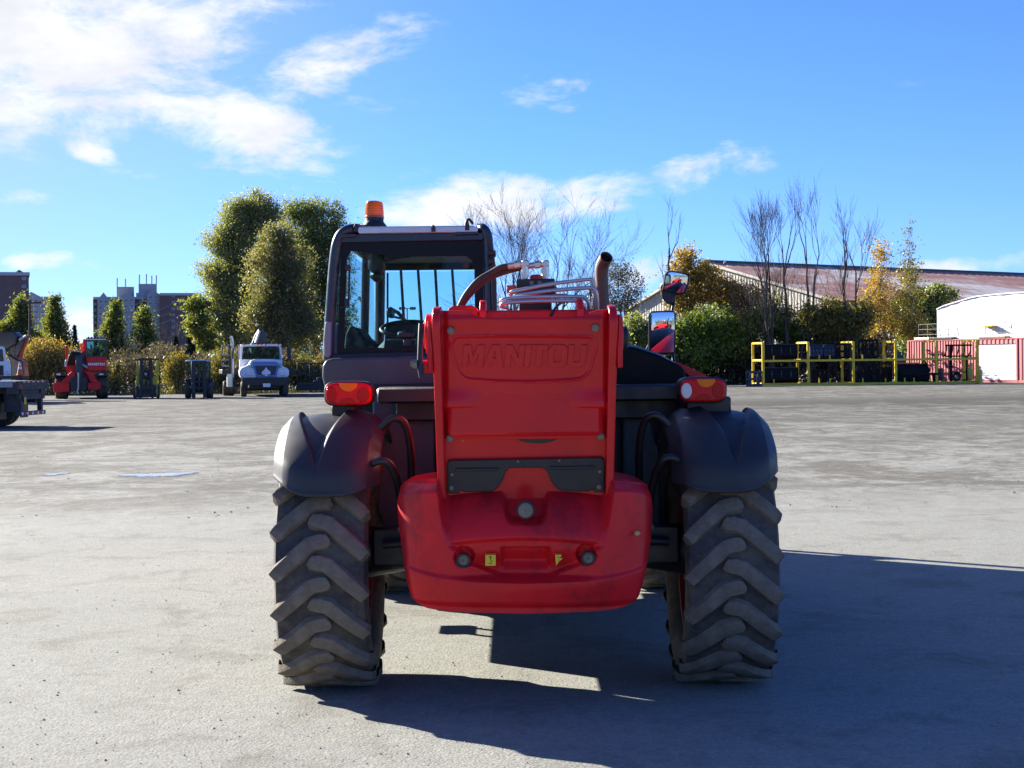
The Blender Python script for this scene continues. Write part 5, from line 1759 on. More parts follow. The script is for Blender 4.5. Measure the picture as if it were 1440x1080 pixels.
# frames and timber lying on the container roof
def roof_load():
    for (a, b, lab) in ((1288, 1340, 'thin blue grey steel cage standing on the left end of the container roof'), (1378, 1416, 'thin blue grey steel cage on the container roof above the white door')):
        t = thing('wire_cage', CA + cu * hit(a) + Vector((0, 0, CH + .03)), lab, 'cage', true=True)
        t0, t1 = hit(a), hit(b)
        n = 5
        for i in range(n):
            tt = t0 + (t1 - t0) * i / (n - 1)
            part('upright', MAST_M, t, lambda m: m.tube([CA + cu * tt + cn * -.3 + Vector((0, 0, CH + .08)), CA + cu * tt + cn * -.3 + Vector((0, 0, CH + 1.30))], 0.012, 5))
        for z in (.5, .9, 1.30):
            part('rail', MAST_M, t, lambda m: m.tube([CA + cu * t0 + cn * -.3 + Vector((0, 0, CH + z)), CA + cu * t1 + cn * -.3 + Vector((0, 0, CH + z))], .016, 5))
    def lay(name, a, b, z, h, mat_, lab, cat):
        m = MB(); along(m, hit(a), hit(b), CH + z, CH + z + h, -.5, .1)
        tag(m.build(name, mat_, None, smooth=0, bevel=.01, true=True), lab, cat)
    lay('steel_plank', 1287, 1308, .09, .18, mat('light_metal', (.5, .5, .5), .4, metal=.6), 'short pale metal plank at the left end of the container roof', 'plank')
    lay('steel_plank', 1309, 1340, .09, .16, BLACKM, 'dark metal plank stack on the container roof left of the shelter door', 'plank')
    lay('timber_board', 1378, 1415, .09, .12, mat('weathered_timber', (.28, .22, .12), .8), 'weathered timber board along the container roof above the white door', 'board')
    lay('yellow_beam', 1381, 1397, 1.0 - .05, .08, YEL, 'short yellow beam hung in the cage above the white door', 'beam')
roof_load()

# ------------------------------------------------------------------ yellow rack and what lies on it
RY = 55.5
rk = RY / F0
RACK = thing('storage_rack', (P(1220, 540, RY).x, RY, 0), 'long yellow steel rack of two levels holding black loader attachments', 'rack')
RX = [1073.5, 1137, 1200.5, 1260, 1317.5, 1374.5]
HTOP = 478.5
def rz(py, px=1220): return P(px, py, RY).z
ZT_, ZM_, ZB_ = 3.02, 1.72, .14
for q in RX:
    x = P(q, 520, RY).x
    for dy in (0, 1.55):
        xx = x - (.47 if dy else 0)
        part('upright', YEL, RACK, lambda m: m.box2((xx - .085, RY + dy, 0), (xx + .085, RY + dy + .15, ZT_), .01), smooth=0)
    for z in (ZT_ - .10, ZM_, ZB_ - .06):
        part('cross_arm', YEL, RACK, lambda m: m.add([(x - .46 * f + sx, RY + .15 + 1.4 * f, z + h) for f in (0, 1) for sx in (-.075, .075) for h in (0, .13)], [[0, 1, 3, 2], [4, 6, 7, 5], [0, 4, 5, 1], [2, 3, 7, 6], [0, 2, 6, 4], [1, 5, 7, 3]]), smooth=0)
for dy in (-.06, 1.70):
    for i in range(5):
        x0, x1 = P(RX[i], 520, RY).x, P(RX[i + 1], 520, RY).x
        part('shelf_beam', YEL, RACK, lambda m: m.box2((x0 + .0, RY + dy, ZM_ - .06), (x1 - .004, RY + dy + .06, ZM_ + .08), 0), smooth=0)
part('base_beam', YELD, RACK, lambda m: m.box2((P(1058, 520, RY).x, RY - .10, .0), (P(1380, 520, RY).x, RY - .01, .16), .01), smooth=0)
part('base_beam', YEL, RACK, lambda m: m.box2((P(1073, 520, RY).x, RY + 1.62, .02), (P(1374, 520, RY).x, RY + 1.74, .16), .01), smooth=0)
for q in (1088, 1152, 1167, 1213, 1245, 1272, 1285, 1308, 1352):
    for z in (ZB_ + .02, ZM_ + .08):
        x = P(q, 520, RY).x
        part('stop_post', YEL, RACK, lambda m: m.box2((x - .04, RY - .07, z), (x + .04, RY + .0, z + .30), .005), smooth=0)

BUCKB = mat('bucket_black', (0.008, 0.008, 0.009), 0.6, var=.3, vscale=2, spec=.15)
ATT = mat('attachment_black', (0.008, 0.008, 0.009), 0.6, var=.3, vscale=2, spec=.15)
BUCKBL = mat('bucket_dark_blue', (0.014, 0.030, 0.075), 0.45, var=.2, vscale=2, dust=.1)
def bucket(label, px0, px1, z0, h, material, rot=0):
    x0, x1 = P(px0, 520, RY).x, P(px1, 520, RY).x
    t = thing('loader_bucket', ((x0 + x1) / 2, RY + .8, z0), label, 'bucket')
    prof = [(1.35, 0), (.45, .0), (.15, .18 * h), (.08, .6 * h), (.22, h), (.26, h), (.14, .6 * h), (.20, .22 * h), (.48, .05), (1.35, .05)]
    part('shell', material, t, lambda m: m.prism(prof, lambda y, z: (x0, RY + y, z0 + z), lambda y, z: (x1, RY + y, z0 + z)), bevel=.01)
    for x in (x0, x1 - .04):
        part('end_plate', material, t, lambda m: m.prism([(1.36, -.0), (.44, -.005), (.13, .18 * h), (.06, .6 * h), (.20, h + .02), (.5, h * .95), (1.3, .3 * h)], lambda y, z: (x - .01, RY + y, z0 + z), lambda y, z: (x + .05, RY + y, z0 + z)))
    n = 3
    for i in range(n):
        x = x0 + (x1 - x0) * (.22 + .28 * i)
        part('hook', BLACKM, t, lambda m: (m.box2((x - .04, RY + .02, z0 + .35 * h), (x + .04, RY + .14, z0 + .85 * h), .01)))
        part('bolt', BRASS, t, lambda m: m.cyl((x, RY + .0, z0 + .6 * h), (x, RY + .02, z0 + .6 * h), .035, 8))
    part('top_lip', BLACKM, t, lambda m: m.box2((x0, RY + .15, z0 + h - .02), (x1, RY + .36, z0 + h + .05), .01))
bucket('black loader bucket on the upper left bay of the yellow rack', 1076, 1122, ZM_ + .14, 1.0, BUCKB)
bucket('wide black bucket on the bottom left bay of the yellow rack', 1075, 1123, ZB_ + .04, 1.05, BUCKB)
bucket('dark blue bucket on the second upper bay of the yellow rack', 1140, 1158, ZM_ + .14, .95, BUCKBL)
bucket('smaller dark blue bucket beside a black frame on the upper rack', 1160, 1174, ZM_ + .14, .92, BUCKBL)

def fork_frame(label, px0, px1, z0, h, material, dy=.3, bars=5, forks=True, name='fork_carriage', cat='fork carriage', depth=.9, group=None, bw=.06):
    x0, x1 = P(px0, 520, RY).x, P(px1, 520, RY).x
    y = RY + dy
    t = thing(name, ((x0 + x1) / 2, y, z0), label, cat, group)
    for z in (z0 + .06, z0 + h * .5, z0 + h):
        part('cross_bar', material, t, lambda m: m.box2((x0, y, z - .08), (x1, y + .07, z + .08), .01))
    for i in range(bars):
        x = x0 + .03 + (x1 - x0 - .06) * i / (bars - 1)
        part('upright_bar', material, t, lambda m: m.box2((x - bw, y + .003, z0), (x + bw, y + .06, z0 + h), .005))
    if forks:
        for q in (.25, .75):
            x = x0 + (x1 - x0) * q
            part('fork', material, t, lambda m: (m.box2((x - .12, y + .062, z0), (x + .12, y + .13, z0 + h * .8), .01), m.box2((x - .07, y + .12, z0), (x + .07, y + depth, z0 + .07), .01)))
    return t
fork_frame('black fork frame at the right of the blue buckets on the upper rack', 1176, 1196, ZM_ + .13, 1.0, ATT, bars=4)
fork_frame('black slatted load guard between the third and fourth rack frames, upper level', 1208, 1236, ZM_ + .13, 1.25, ATT, bars=6)
fork_frame('low dark fork carriage on the second bottom bay of the rack', 1143, 1164, ZB_ + .04, .85, ATT, dy=.7, bars=4)
fork_frame('tall black fork carriage on the third bottom bay of the rack', 1203, 1222, ZB_ + .04, 1.25, ATT, bars=5)
fork_frame('black sweeper frame beside the tall carriage on the bottom rack', 1223, 1240, ZB_ + .04, 1.15, ATT, dy=.5, bars=4)
fork_frame('narrow black frame just behind the fourth rack upright', 1243, 1258, ZB_ + .04, 1.3, ATT, dy=.8, bars=3)
def attach_heap():
    x0, x1 = P(1264, 520, RY).x, P(1320, 520, RY).x
    t = thing('sweeper_attachment', ((x0 + x1) / 2, RY + .5, .18), 'big black sweeper attachment with an orange top strip on the bottom rack', 'attachment')
    z0 = ZB_ + .04
    part('housing', BUCKB, t, lambda m: m.prism([(.2, 0), (.1, .35), (.25, .95), (.55, 1.25), (1.2, 1.2), (1.35, .5), (1.3, 0)], lambda y, z: (x0, RY + y, z0 + z), lambda y, z: (x1 - .6, RY + y, z0 + z)), bevel=.04)
    part('top_strip', ORANGEP, t, lambda m: m.box2((x0 + .1, RY + .5, z0 + 1.25), (x1 - 1.2, RY + .9, z0 + 1.33), .01))
    part('front_tray', ATT, t, lambda m: m.box2((x0 + .05, RY - .02, z0 + .45), (x1, RY + .6, z0 + .60), .02))
    part('arm', ATT, t, lambda m: m.tube([(x1 - 1.3, RY + .4, z0 + .9), (x1 - .9, RY + .4, z0 + 1.55), (x1 - .5, RY + .4, z0 + .7)], .07, 6))
    for i in range(5):
        x = x0 + .3 + i * (x1 - x0 - .6) / 4
        part('foot', ATT, t, lambda m: m.box2((x - .06, RY + .02, z0 - .04), (x + .06, RY + .3, z0 + .5), .01))
attach_heap()
def grapple():
    x0, x1 = P(1331, 520, RY).x, P(1369, 520, RY).x
    t = thing('pole_grapple', ((x0 + x1) / 2, RY + .3, .2), 'black toothed grapple frame on a post at the right end of the rack', 'attachment')
    z = ZM_ + .16
    part('top_beam', ATT, t, lambda m: m.box2((x0, RY + .25, z + .75), (x1, RY + .35, z + .87), .02))
    part('lower_beam', ATT, t, lambda m: m.box2((x0, RY + .25, z), (x1, RY + .35, z + .10), .02))
    for i in range(5):
        x = x0 + .1 + (x1 - x0 - .2) * i / 4
        part('tooth', ATT, t, lambda m: m.tube([(x, RY + .3, z + .8), (x - .06, RY + .1, z + .4), (x - .16, RY + .3, z + .05)], .045, 6, smooth=1))
    xm = P(1339, 520, RY).x; xe = P(1361, 520, RY).x
    part('post', ATT, t, lambda m: m.box2((xm - .09, RY + .22, .2), (xm + .09, RY + .4, z + .75), .02))
    part('post', ATT, t, lambda m: m.box2((xe - .05, RY + .22, .2), (xe + .05, RY + .34, z), .02))
    part('foot_frame', ATT, t, lambda m: (m.box2((xm, RY + .2, .2), (xe, RY + .3, .3), .01), m.box2((xm, RY + .2, .78), (xe, RY + .3, .86), .01)))
grapple()
x_ = P(1326, 520, RY).x
tag(part('steel_drum', mat('rusty_drum', (.10, .055, .05), .7, var=.3), None, lambda m: m.lathe([(.001, 0), (.28, 0), (.28, .28), (.295, .30), (.28, .32), (.28, .58), (.295, .60), (.28, .62), (.28, .9), (.25, .9), (.001, .88)], (x_, RY + 1.0, .2), (0, 0, 1), 16)), 'dark rusty steel drum on the bottom rack next to the grapple', 'drum')
x_ = P(1349, 520, RY).x
tag(part('tyre_roll', BLACKM, None, lambda m: m.lathe([(.12, -.1), (.30, -.12), (.34, 0), (.30, .12), (.12, .1)], (x_, RY + .7, .52), (0, 1, .1), 16, closed=True)), 'dark spare tyre leaning under the grapple on the bottom rack', 'tyre')
tag(part('yellow_tank', mat('cream_yellow', (.62, .50, .10), .5), None, lambda m: (m.box((P(1367, 520, RY).x, RY + .6, .68), (.42, .4, .9), .08), m.cyl((P(1369, 520, RY).x, RY + .6, 1.1), (P(1369, 520, RY).x, RY + .6, 1.45), .12, 10))), 'cream yellow tank inside the last bay of the rack', 'tank')
tag(part('guard_post', mat('cream_yellow', (.62, .50, .10), .5), None, lambda m: m.lathe([(.001, 0), (.14, 0), (.14, .85), (.10, .95), (.001, .98)], (P(1380.5, 540, RY - .3).x, RY - .3, 0), (0, 0, 1), 12)), 'short yellow guard post at the right end of the rack', 'post')
fork_frame('grey fork carriage standing on the gravel at the left end of the rack', 1044, 1067, 0.02, .95, mat('worn_grey_steel', (.06, .06, .062), .5, metal=.2, var=.3, vscale=3), dy=-1.6, bars=5, bw=.03)

# ------------------------------------------------------------------ red rotating telehandler facing us, far left
def far_telehandler():
    Y = 44
    global LOCAL
    LOCAL = (108, Y)
    t = thing('telehandler', (P(108, 555, Y).x, Y + .4, 0), 'red rotating telehandler with white lettering parked in front of the yellow bushes', 'telehandler')
    k = Y / F0
    for (x0, x1, dy) in ((72, 90, 0.6), (131, 147, .6)):
        for yy in (dy, dy + 3.2):
            r = 17.2 * k
            xa, xb = P(x0, 540, Y).x, P(x1, 540, Y).x
            w = part('wheel', RUBBER, t, lambda m: m.lathe([(r * .55, -.02), (r * .9, -.0), (r, .08), (r, xb - xa - .08), (r * .9, xb - xa), (r * .55, xb - xa + .02)], (xa, Y + yy + r, r - .01), (1, 0, 0), 24))
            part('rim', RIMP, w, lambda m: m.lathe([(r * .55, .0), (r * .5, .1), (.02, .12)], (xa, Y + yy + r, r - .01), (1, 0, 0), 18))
    part('outrigger', RED, t, lambda m: (m.pprism([(69, 538.5), (92, 538.5), (92, 551), (69.5, 552)], Y, Y + .9), m.pprism([(80, 539), (87, 531), (95, 522), (100, 522), (101, 530), (93, 539)], Y + .25, Y + .7)), bevel=.03)
    part('outrigger', RED, t, lambda m: (m.pprism([(118, 538), (136, 538.5), (136.5, 547), (134, 549), (118, 548)], Y, Y + .9), m.pprism([(113, 523), (121, 521.5), (127, 525), (129, 532), (135, 539), (126, 541), (120, 535), (118, 528)], Y + .25, Y + .7)), bevel=.03)
    part('undercarriage', BLACKM, t, lambda m: (m.pbox(90, 533, 119, 550, Y + .3, Y + 5.5, .03), m.pbox(93, 531, 117, 550, Y + .05, Y + .5, .02)))
    part('chassis', RED, t, lambda m: m.pbox(88, 526, 134, 538, Y + .9, Y + 5.2, .05))
    for (x0, x1) in ((69, 88), (129, 146)):
        part('mudguard', BLACKP, t, lambda m: m.pprism([(x0, 531), (x0 + 1, 526), (x0 + 5, 524.5), (x1 - 4, 524), (x1, 526), (x1, 529), (x0 + 3, 529)], Y + .4, Y + 1.9), bevel=.02)
        part('work_lamp', WHITE, t, lambda m: m.pbox(x0 + 5, 525.2, x0 + 11, 527.6, Y + .36, Y + .42, .01))
    part('turret', RED, t, lambda m: (m.pprism([(87, 512), (92, 510), (101, 514), (101, 526), (90, 524), (86, 517)], Y + 1.0, Y + 4.5), m.pbox(100, 516, 118, 528, Y + 1.2, Y + 4.6, .03)), bevel=.03)
    part('boom', mat('boom_grey', (.035, .045, .06), .5), t, lambda m: (m.pbox(101, 502, 110.5, 532, Y + .1, Y + .7, .03), m.pbox(100, 498, 112, 512, Y + .5, Y + 5.5, .03)))
    part('boom_shoulder', RED, t, lambda m: m.pprism([(109, 495), (117, 492), (117, 512), (110, 516)], Y + 1.2, Y + 4.2), bevel=.03)
    part('hose_bundle', BLACKM, t, lambda m: [m.ptube([(91 + i * 2.6, 513, Y + .9), (92 + i * 2.4, 501 - (i % 3), Y + .6), (97 + i * 1.6, 495.5 + (i % 2), Y + .5), (104 + i * .9, 498, Y + .6), (104 + i, 510, Y + .7)], .09, 6, smooth=1) for i in range(6)])
    part('winch_hook', STEEL, t, lambda m: m.ptube([(104.5, 524, Y - .02), (104.5, 546, Y - .02), (103, 552, Y - .02), (105, 555, Y - .02)], .05, 6))
    part('cylinder', STEEL, t, lambda m: m.ptube([(110, 513, Y + .4), (117, 517, Y + .4)], .08, 8))
    part('mast', RED, t, lambda m: m.pprism([(87, 509), (87, 488), (88.5, 485.5), (90.5, 487), (90.5, 509)], Y + 2.6, Y + 3.0), bevel=.02)
    part('headlamp', WHITE, t, lambda m: m.pprism([(85.5, 516), (86, 507), (88.5, 505), (88.8, 516)], Y + .9, Y + 1.1), bevel=.03)
    cabp = part('cab', mat('cab_dark', (.03, .033, .038), .4), t, lambda m: (
        m.pprism([(115.3, 521), (115.3, 477), (117, 475.5), (142.5, 475.5), (144.3, 478), (144.3, 521)], Y + .5, Y + .62, [[(117, 479.5), (141.8, 479.5), (142.6, 500.5), (117, 501)]]),
        m.pbox(115.4, 500.5, 144, 521, Y + .62, Y + 2.2, .02), m.pbox(115.4, 476, 117, 501, Y + 2.0, Y + 2.2), m.pbox(142.6, 476, 144.2, 501, Y + 2.0, Y + 2.2), m.pbox(115.4, 475.6, 144.2, 479.6, Y + .63, Y + 2.2, .03)), smooth=0)
    part('windscreen', GLASSB, cabp, lambda m: m.pprism([(116.5, 479), (142, 479), (143, 501), (116.5, 501)], Y + .55, Y + .57), smooth=0)
    part('rear_glass', GLASSB, cabp, lambda m: m.pprism([(117, 479.5), (142.6, 479.5), (142.6, 500.5), (117, 500.5)], Y + 2.05, Y + 2.07), smooth=0)
    part('wiper', BLACKM, cabp, lambda m: m.ptube([(124, 500.5, Y + .5), (129, 496, Y + .48), (137, 493.5, Y + .48)], .03, 5))
    part('seat', SEATF, cabp, lambda m: (m.pbox(124, 489, 135, 502, Y + 1.4, Y + 1.7, .05), m.ptube([(132 + 4.5 * cos(a), 497 + 2.4 * sin(a), Y + 1.0) for a in np.linspace(0, 2 * pi, 14)], .025, 5)))
    fp = part('front_panel', RED, cabp, lambda m: m.pprism([(116, 502), (144.4, 501.5), (144.8, 519), (142, 521.5), (118, 521.5), (116.3, 520)], Y + .40, Y + .5), bevel=.03)
    part('white_lettering', WHITE, fp, lambda m: word(m, 'MANITOU', 118.4, 142.2, 510.3, 513.9, lambda x, y: P(x, y, Y + .385), lambda x, y: P(x, y, Y + .41), gap=.05), smooth=0)
    for i in range(6):
        part('roof_light', BLACKP, cabp, lambda m: m.pbox(117.5 + i * 4.3, 473.6, 120.6 + i * 4.3, 476.2, Y + .45, Y + .7, .02))
    part('roof_bar', WHITE, cabp, lambda m: m.pbox(116, 476.4, 143.5, 478, Y + .44, Y + .49, .01))
    part('mirror', BLACKM, cabp, lambda m: m.pbox(139.8, 480.5, 142.6, 485.5, Y + .2, Y + .3, .02))
    bb = part('beacon', AMBER, t, lambda m: m.lathe([(.10, 0), (.11, .12), (.07, .2), (.001, .21)], P(109.5, 488.5, Y + 2), (0, 0, 1), 12))
    part('beacon_stem', RED, t, lambda m: (m.ptube([(109.5, 488.5, Y + 2), (109.5, 498, Y + 2)], .05, 6), m.pbox(111, 478, 115.5, 495, Y + 2.4, Y + 3.0, .03)))
    LOCAL = None
    turn(t, 108, 0)

far_telehandler()

# ------------------------------------------------------------------ two forklifts
def yellow_forklift():
    Y = 43
    global LOCAL
    LOCAL = (203, Y)
    t = thing('forklift', (P(203, 557, Y).x, Y + .2, 0), 'yellow forklift with its dark mast towards us on the gravel', 'forklift')
    k = Y / F0
    for (x0, x1) in ((184.2, 189), (217, 222.8)):
        r = 10.2 * k
        xa, xb = P(x0, 540, Y).x, P(x1, 540, Y).x
        for yy in (.3, 2.0):
            part('wheel', RUBBER, t, lambda m: m.lathe([(.02, 0), (r * .6, 0), (r, .05), (r, xb - xa - .05), (r * .6, xb - xa), (.02, xb - xa)], (xa, Y + yy + r, r - .01), (1, 0, 0), 20))
    def gz(py): return max(.05, P(203, py, Y).z)
    def bx(m, x0, z0, x1, z1, y0, y1, b=.01): m.box2((P(x0, 520, Y).x, Y + y0, z0), (P(x1, 520, Y).x, Y + y1, z1), b)
    part('carriage', BLACKM, t, lambda m: (bx(m, 188, .10, 217.6, .30, 0, .12), bx(m, 188, .52, 217.6, .70, 0, .12), *[bx(m, q, .08, q + 2.2, .76, .02, .14) for q in (189, 196, 201.5, 208, 214.5)], bx(m, 190, .08, 216, .72, .16, .25)))
    for q in (193, 210):
        part('fork', BLACKM, t, lambda m: (bx(m, q, .05, q + 3.2, .8, -.08, 0), bx(m, q, .03, q + 3.2, .08, -1.0, -.0)))
    for (a, b) in ((192.8, 198.6), (207, 212)):
        part('mast_rail', BLACKM, t, lambda m: bx(m, a, .1, b, 2.16, .22, .42))
        part('mast_rail', BLACKM, t, lambda m: bx(m, a + 1, .1, b - 1, 2.12, .10, .20))
    part('mast_crossbar', BLACKM, t, lambda m: bx(m, 191, 2.10, 214, 2.20, .2, .44))
    part('mast_crossbar', BLACKM, t, lambda m: bx(m, 198, 1.15, 207.5, 1.25, .25, .4))
    part('lift_cylinder', BLACKM, t, lambda m: m.cyl((P(203, 520, Y).x, Y + .33, .3), (P(203, 520, Y).x, Y + .33, 1.2), .05, 10))
    part('body', YELD, t, lambda m: (bx(m, 187.5, .45, 219.6, 1.02, .5, 2.6, .05), bx(m, 187.6, .15, 190, .72, .25, .55), bx(m, 216.4, .15, 219, .72, .25, .55), bx(m, 188.5, 1.0, 193.5, 1.22, .5, .9, .03), bx(m, 212.8, 1.0, 218.8, 1.22, .5, .9, .03)))
    part('overhead_guard', YELD, t, lambda m: (bx(m, 189.4, 1.0, 192.4, 2.12, .55, .66), bx(m, 218.2, 1.0, 221, 2.12, .55, .66), bx(m, 189.4, 1.0, 192, 2.12, 2.2, 2.32), bx(m, 217.2, 1.0, 220, 2.12, 2.2, 2.32)))
    part('guard_roof', BLACKM, t, lambda m: (bx(m, 186, 2.10, 221.6, 2.17, .5, .62), bx(m, 188, 2.10, 220, 2.16, 2.25, 2.34), *[bx(m, 190 + i * 5.2, 2.11, 191.5 + i * 5.2, 2.16, .62, 2.25, 0) for i in range(6)]))
    part('seat', SEATF, t, lambda m: (bx(m, 199, 1.0, 209, 1.15, 1.5, 2.0, .04), bx(m, 199, 1.15, 209, 1.55, 1.9, 2.05, .04)))
    part('steering_wheel', BLACKP, t, lambda m: (m.tube([Vector((P(203, 520, Y).x + .19 * cos(a), Y + 1.0 + .1 * sin(a), 1.38 + .12 * sin(a))) for a in np.linspace(0, 2 * pi, 18)], .02, 5), m.cyl((P(203, 520, Y).x, Y + .7, 1.0), (P(203, 520, Y).x, Y + 1.0, 1.38), .03, 6)))
    part('lamp', CLEAR, t, lambda m: m.cyl((P(202.5, 520, Y).x, Y + .50, 1.34), (P(202.5, 520, Y).x, Y + .56, 1.34), .08, 12))
    LOCAL = None
    turn(t, 203, 0)

yellow_forklift()


def cab_forklift():
    Y = 43
    global LOCAL
    LOCAL = (278, Y)
    t = thing('forklift', (P(278, 557, Y).x, Y + .1, 0), 'black rough terrain forklift with a glazed cab and pale roof', 'forklift')
    k = Y / F0
    def bx(m, x0, z0, x1, z1, y0, y1, b=.01): m.box2((P(x0, 520, Y).x, Y + y0, z0), (P(x1, 520, Y).x, Y + y1, z1), b)
    for (x0, x1) in ((258.8, 267.6), (289.4, 299)):
        r = 14.0 * k
        xa, xb = P(x0, 540, Y).x, P(x1, 540, Y).x
        for yy in (.25, 2.3):
            part('wheel', RUBBER, t, lambda m: m.lathe([(.02, .03), (r * .55, .03), (r * .9, 0), (r, .08), (r, xb - xa - .08), (r * .9, xb - xa), (r * .55, xb - xa - .03), (.02, xb - xa - .03)], (xa, Y + yy + r, r - .01), (1, 0, 0), 24))
    for (a, b) in ((268, 273.6), (284, 289.6)):
        part('mast_rail', BLACKM, t, lambda m: bx(m, a, .06, b, 2.02, .0, .16))
        part('fork', BLACKM, t, lambda m: (bx(m, a + .5, .04, b - .5, .9, -.14, -.06), bx(m, a + .5, .03, b - .5, .08, -1.1, -.10)))
    for i, q in enumerate((268.6, 287.3)):
        part('fork_tip', ORANGEP, t, lambda m: bx(m, q, .03, q + 2.2, .085, -1.14, -1.101, 0))
    part('carriage', BLACKM, t, lambda m: (bx(m, 266.5, .52, 291, .62, -.05, .0), bx(m, 266.5, .86, 291, .95, -.05, .0)))
    part('mast_crossbar', BLACKM, t, lambda m: bx(m, 268, 1.94, 289.6, 2.03, .03, .15))
    part('mast_crossbar', BLACKM, t, lambda m: bx(m, 268, 1.1, 289.6, 1.18, .04, .14))
    part('body', BLACKM, t, lambda m: (bx(m, 266, .32, 291.5, 1.12, .3, 3.2, .05), bx(m, 259.2, .95, 298.4, 1.08, .3, 3.2, .03)))
    part('lift_cylinder', BLACKM, t, lambda m: (m.cyl((P(278.5, 520, Y).x, Y + .1, .4), (P(278.5, 520, Y).x, Y + .1, 1.42), .10, 10), m.cyl((P(278.5, 520, Y).x, Y + .1, 1.4), (P(278.5, 520, Y).x, Y + .1, 1.95), .045, 10)))
    cabp = part('cab_frame', mat('cab_dark', (.03, .033, .038), .4), t, lambda m: [bx(m, a, 1.05, b, 2.0, y0, y0 + .09) for (a, b) in ((261, 263.4), (293, 295.6)) for y0 in (.6, 2.1)], smooth=0)
    part('windscreen', GLASSB, cabp, lambda m: bx(m, 263, 1.08, 293.4, 1.98, .63, .645, 0), smooth=0)
    part('rear_glass', GLASSB, cabp, lambda m: bx(m, 263, 1.08, 293.4, 1.98, 2.14, 2.155, 0), smooth=0)
    part('roof', mat('pale_roof', (.5, .52, .54), .4, coat=.2), cabp, lambda m: bx(m, 260, 1.98, 295.4, 2.08, .4, 2.35, .04))
    part('beacon', ORANGEP, cabp, lambda m: m.cyl((P(287, 520, Y).x, Y + 1.2, 2.08), (P(287, 520, Y).x, Y + 1.2, 2.16), .06, 10))
    for q in (261, 295.2):
        part('indicator', ORANGEP, t, lambda m: bx(m, q, 1.08, q + 2.4, 1.18, .34, .42))
    part('seat', SEATF, cabp, lambda m: (bx(m, 272, 1.1, 285, 1.5, 1.6, 1.75, .04), m.tube([Vector((P(277.5, 520, Y).x + .2 * cos(a), Y + 1.0 + .08 * sin(a), 1.45 + .1 * sin(a))) for a in np.linspace(0, 2 * pi, 16)], .02, 5)))
    part('front_lamp', CLEAR, t, lambda m: m.cyl((P(276.5, 520, Y).x, Y + .52, 1.38), (P(276.5, 520, Y).x, Y + .58, 1.38), .08, 10))
    LOCAL = None
    turn(t, 278, 0)

cab_forklift()

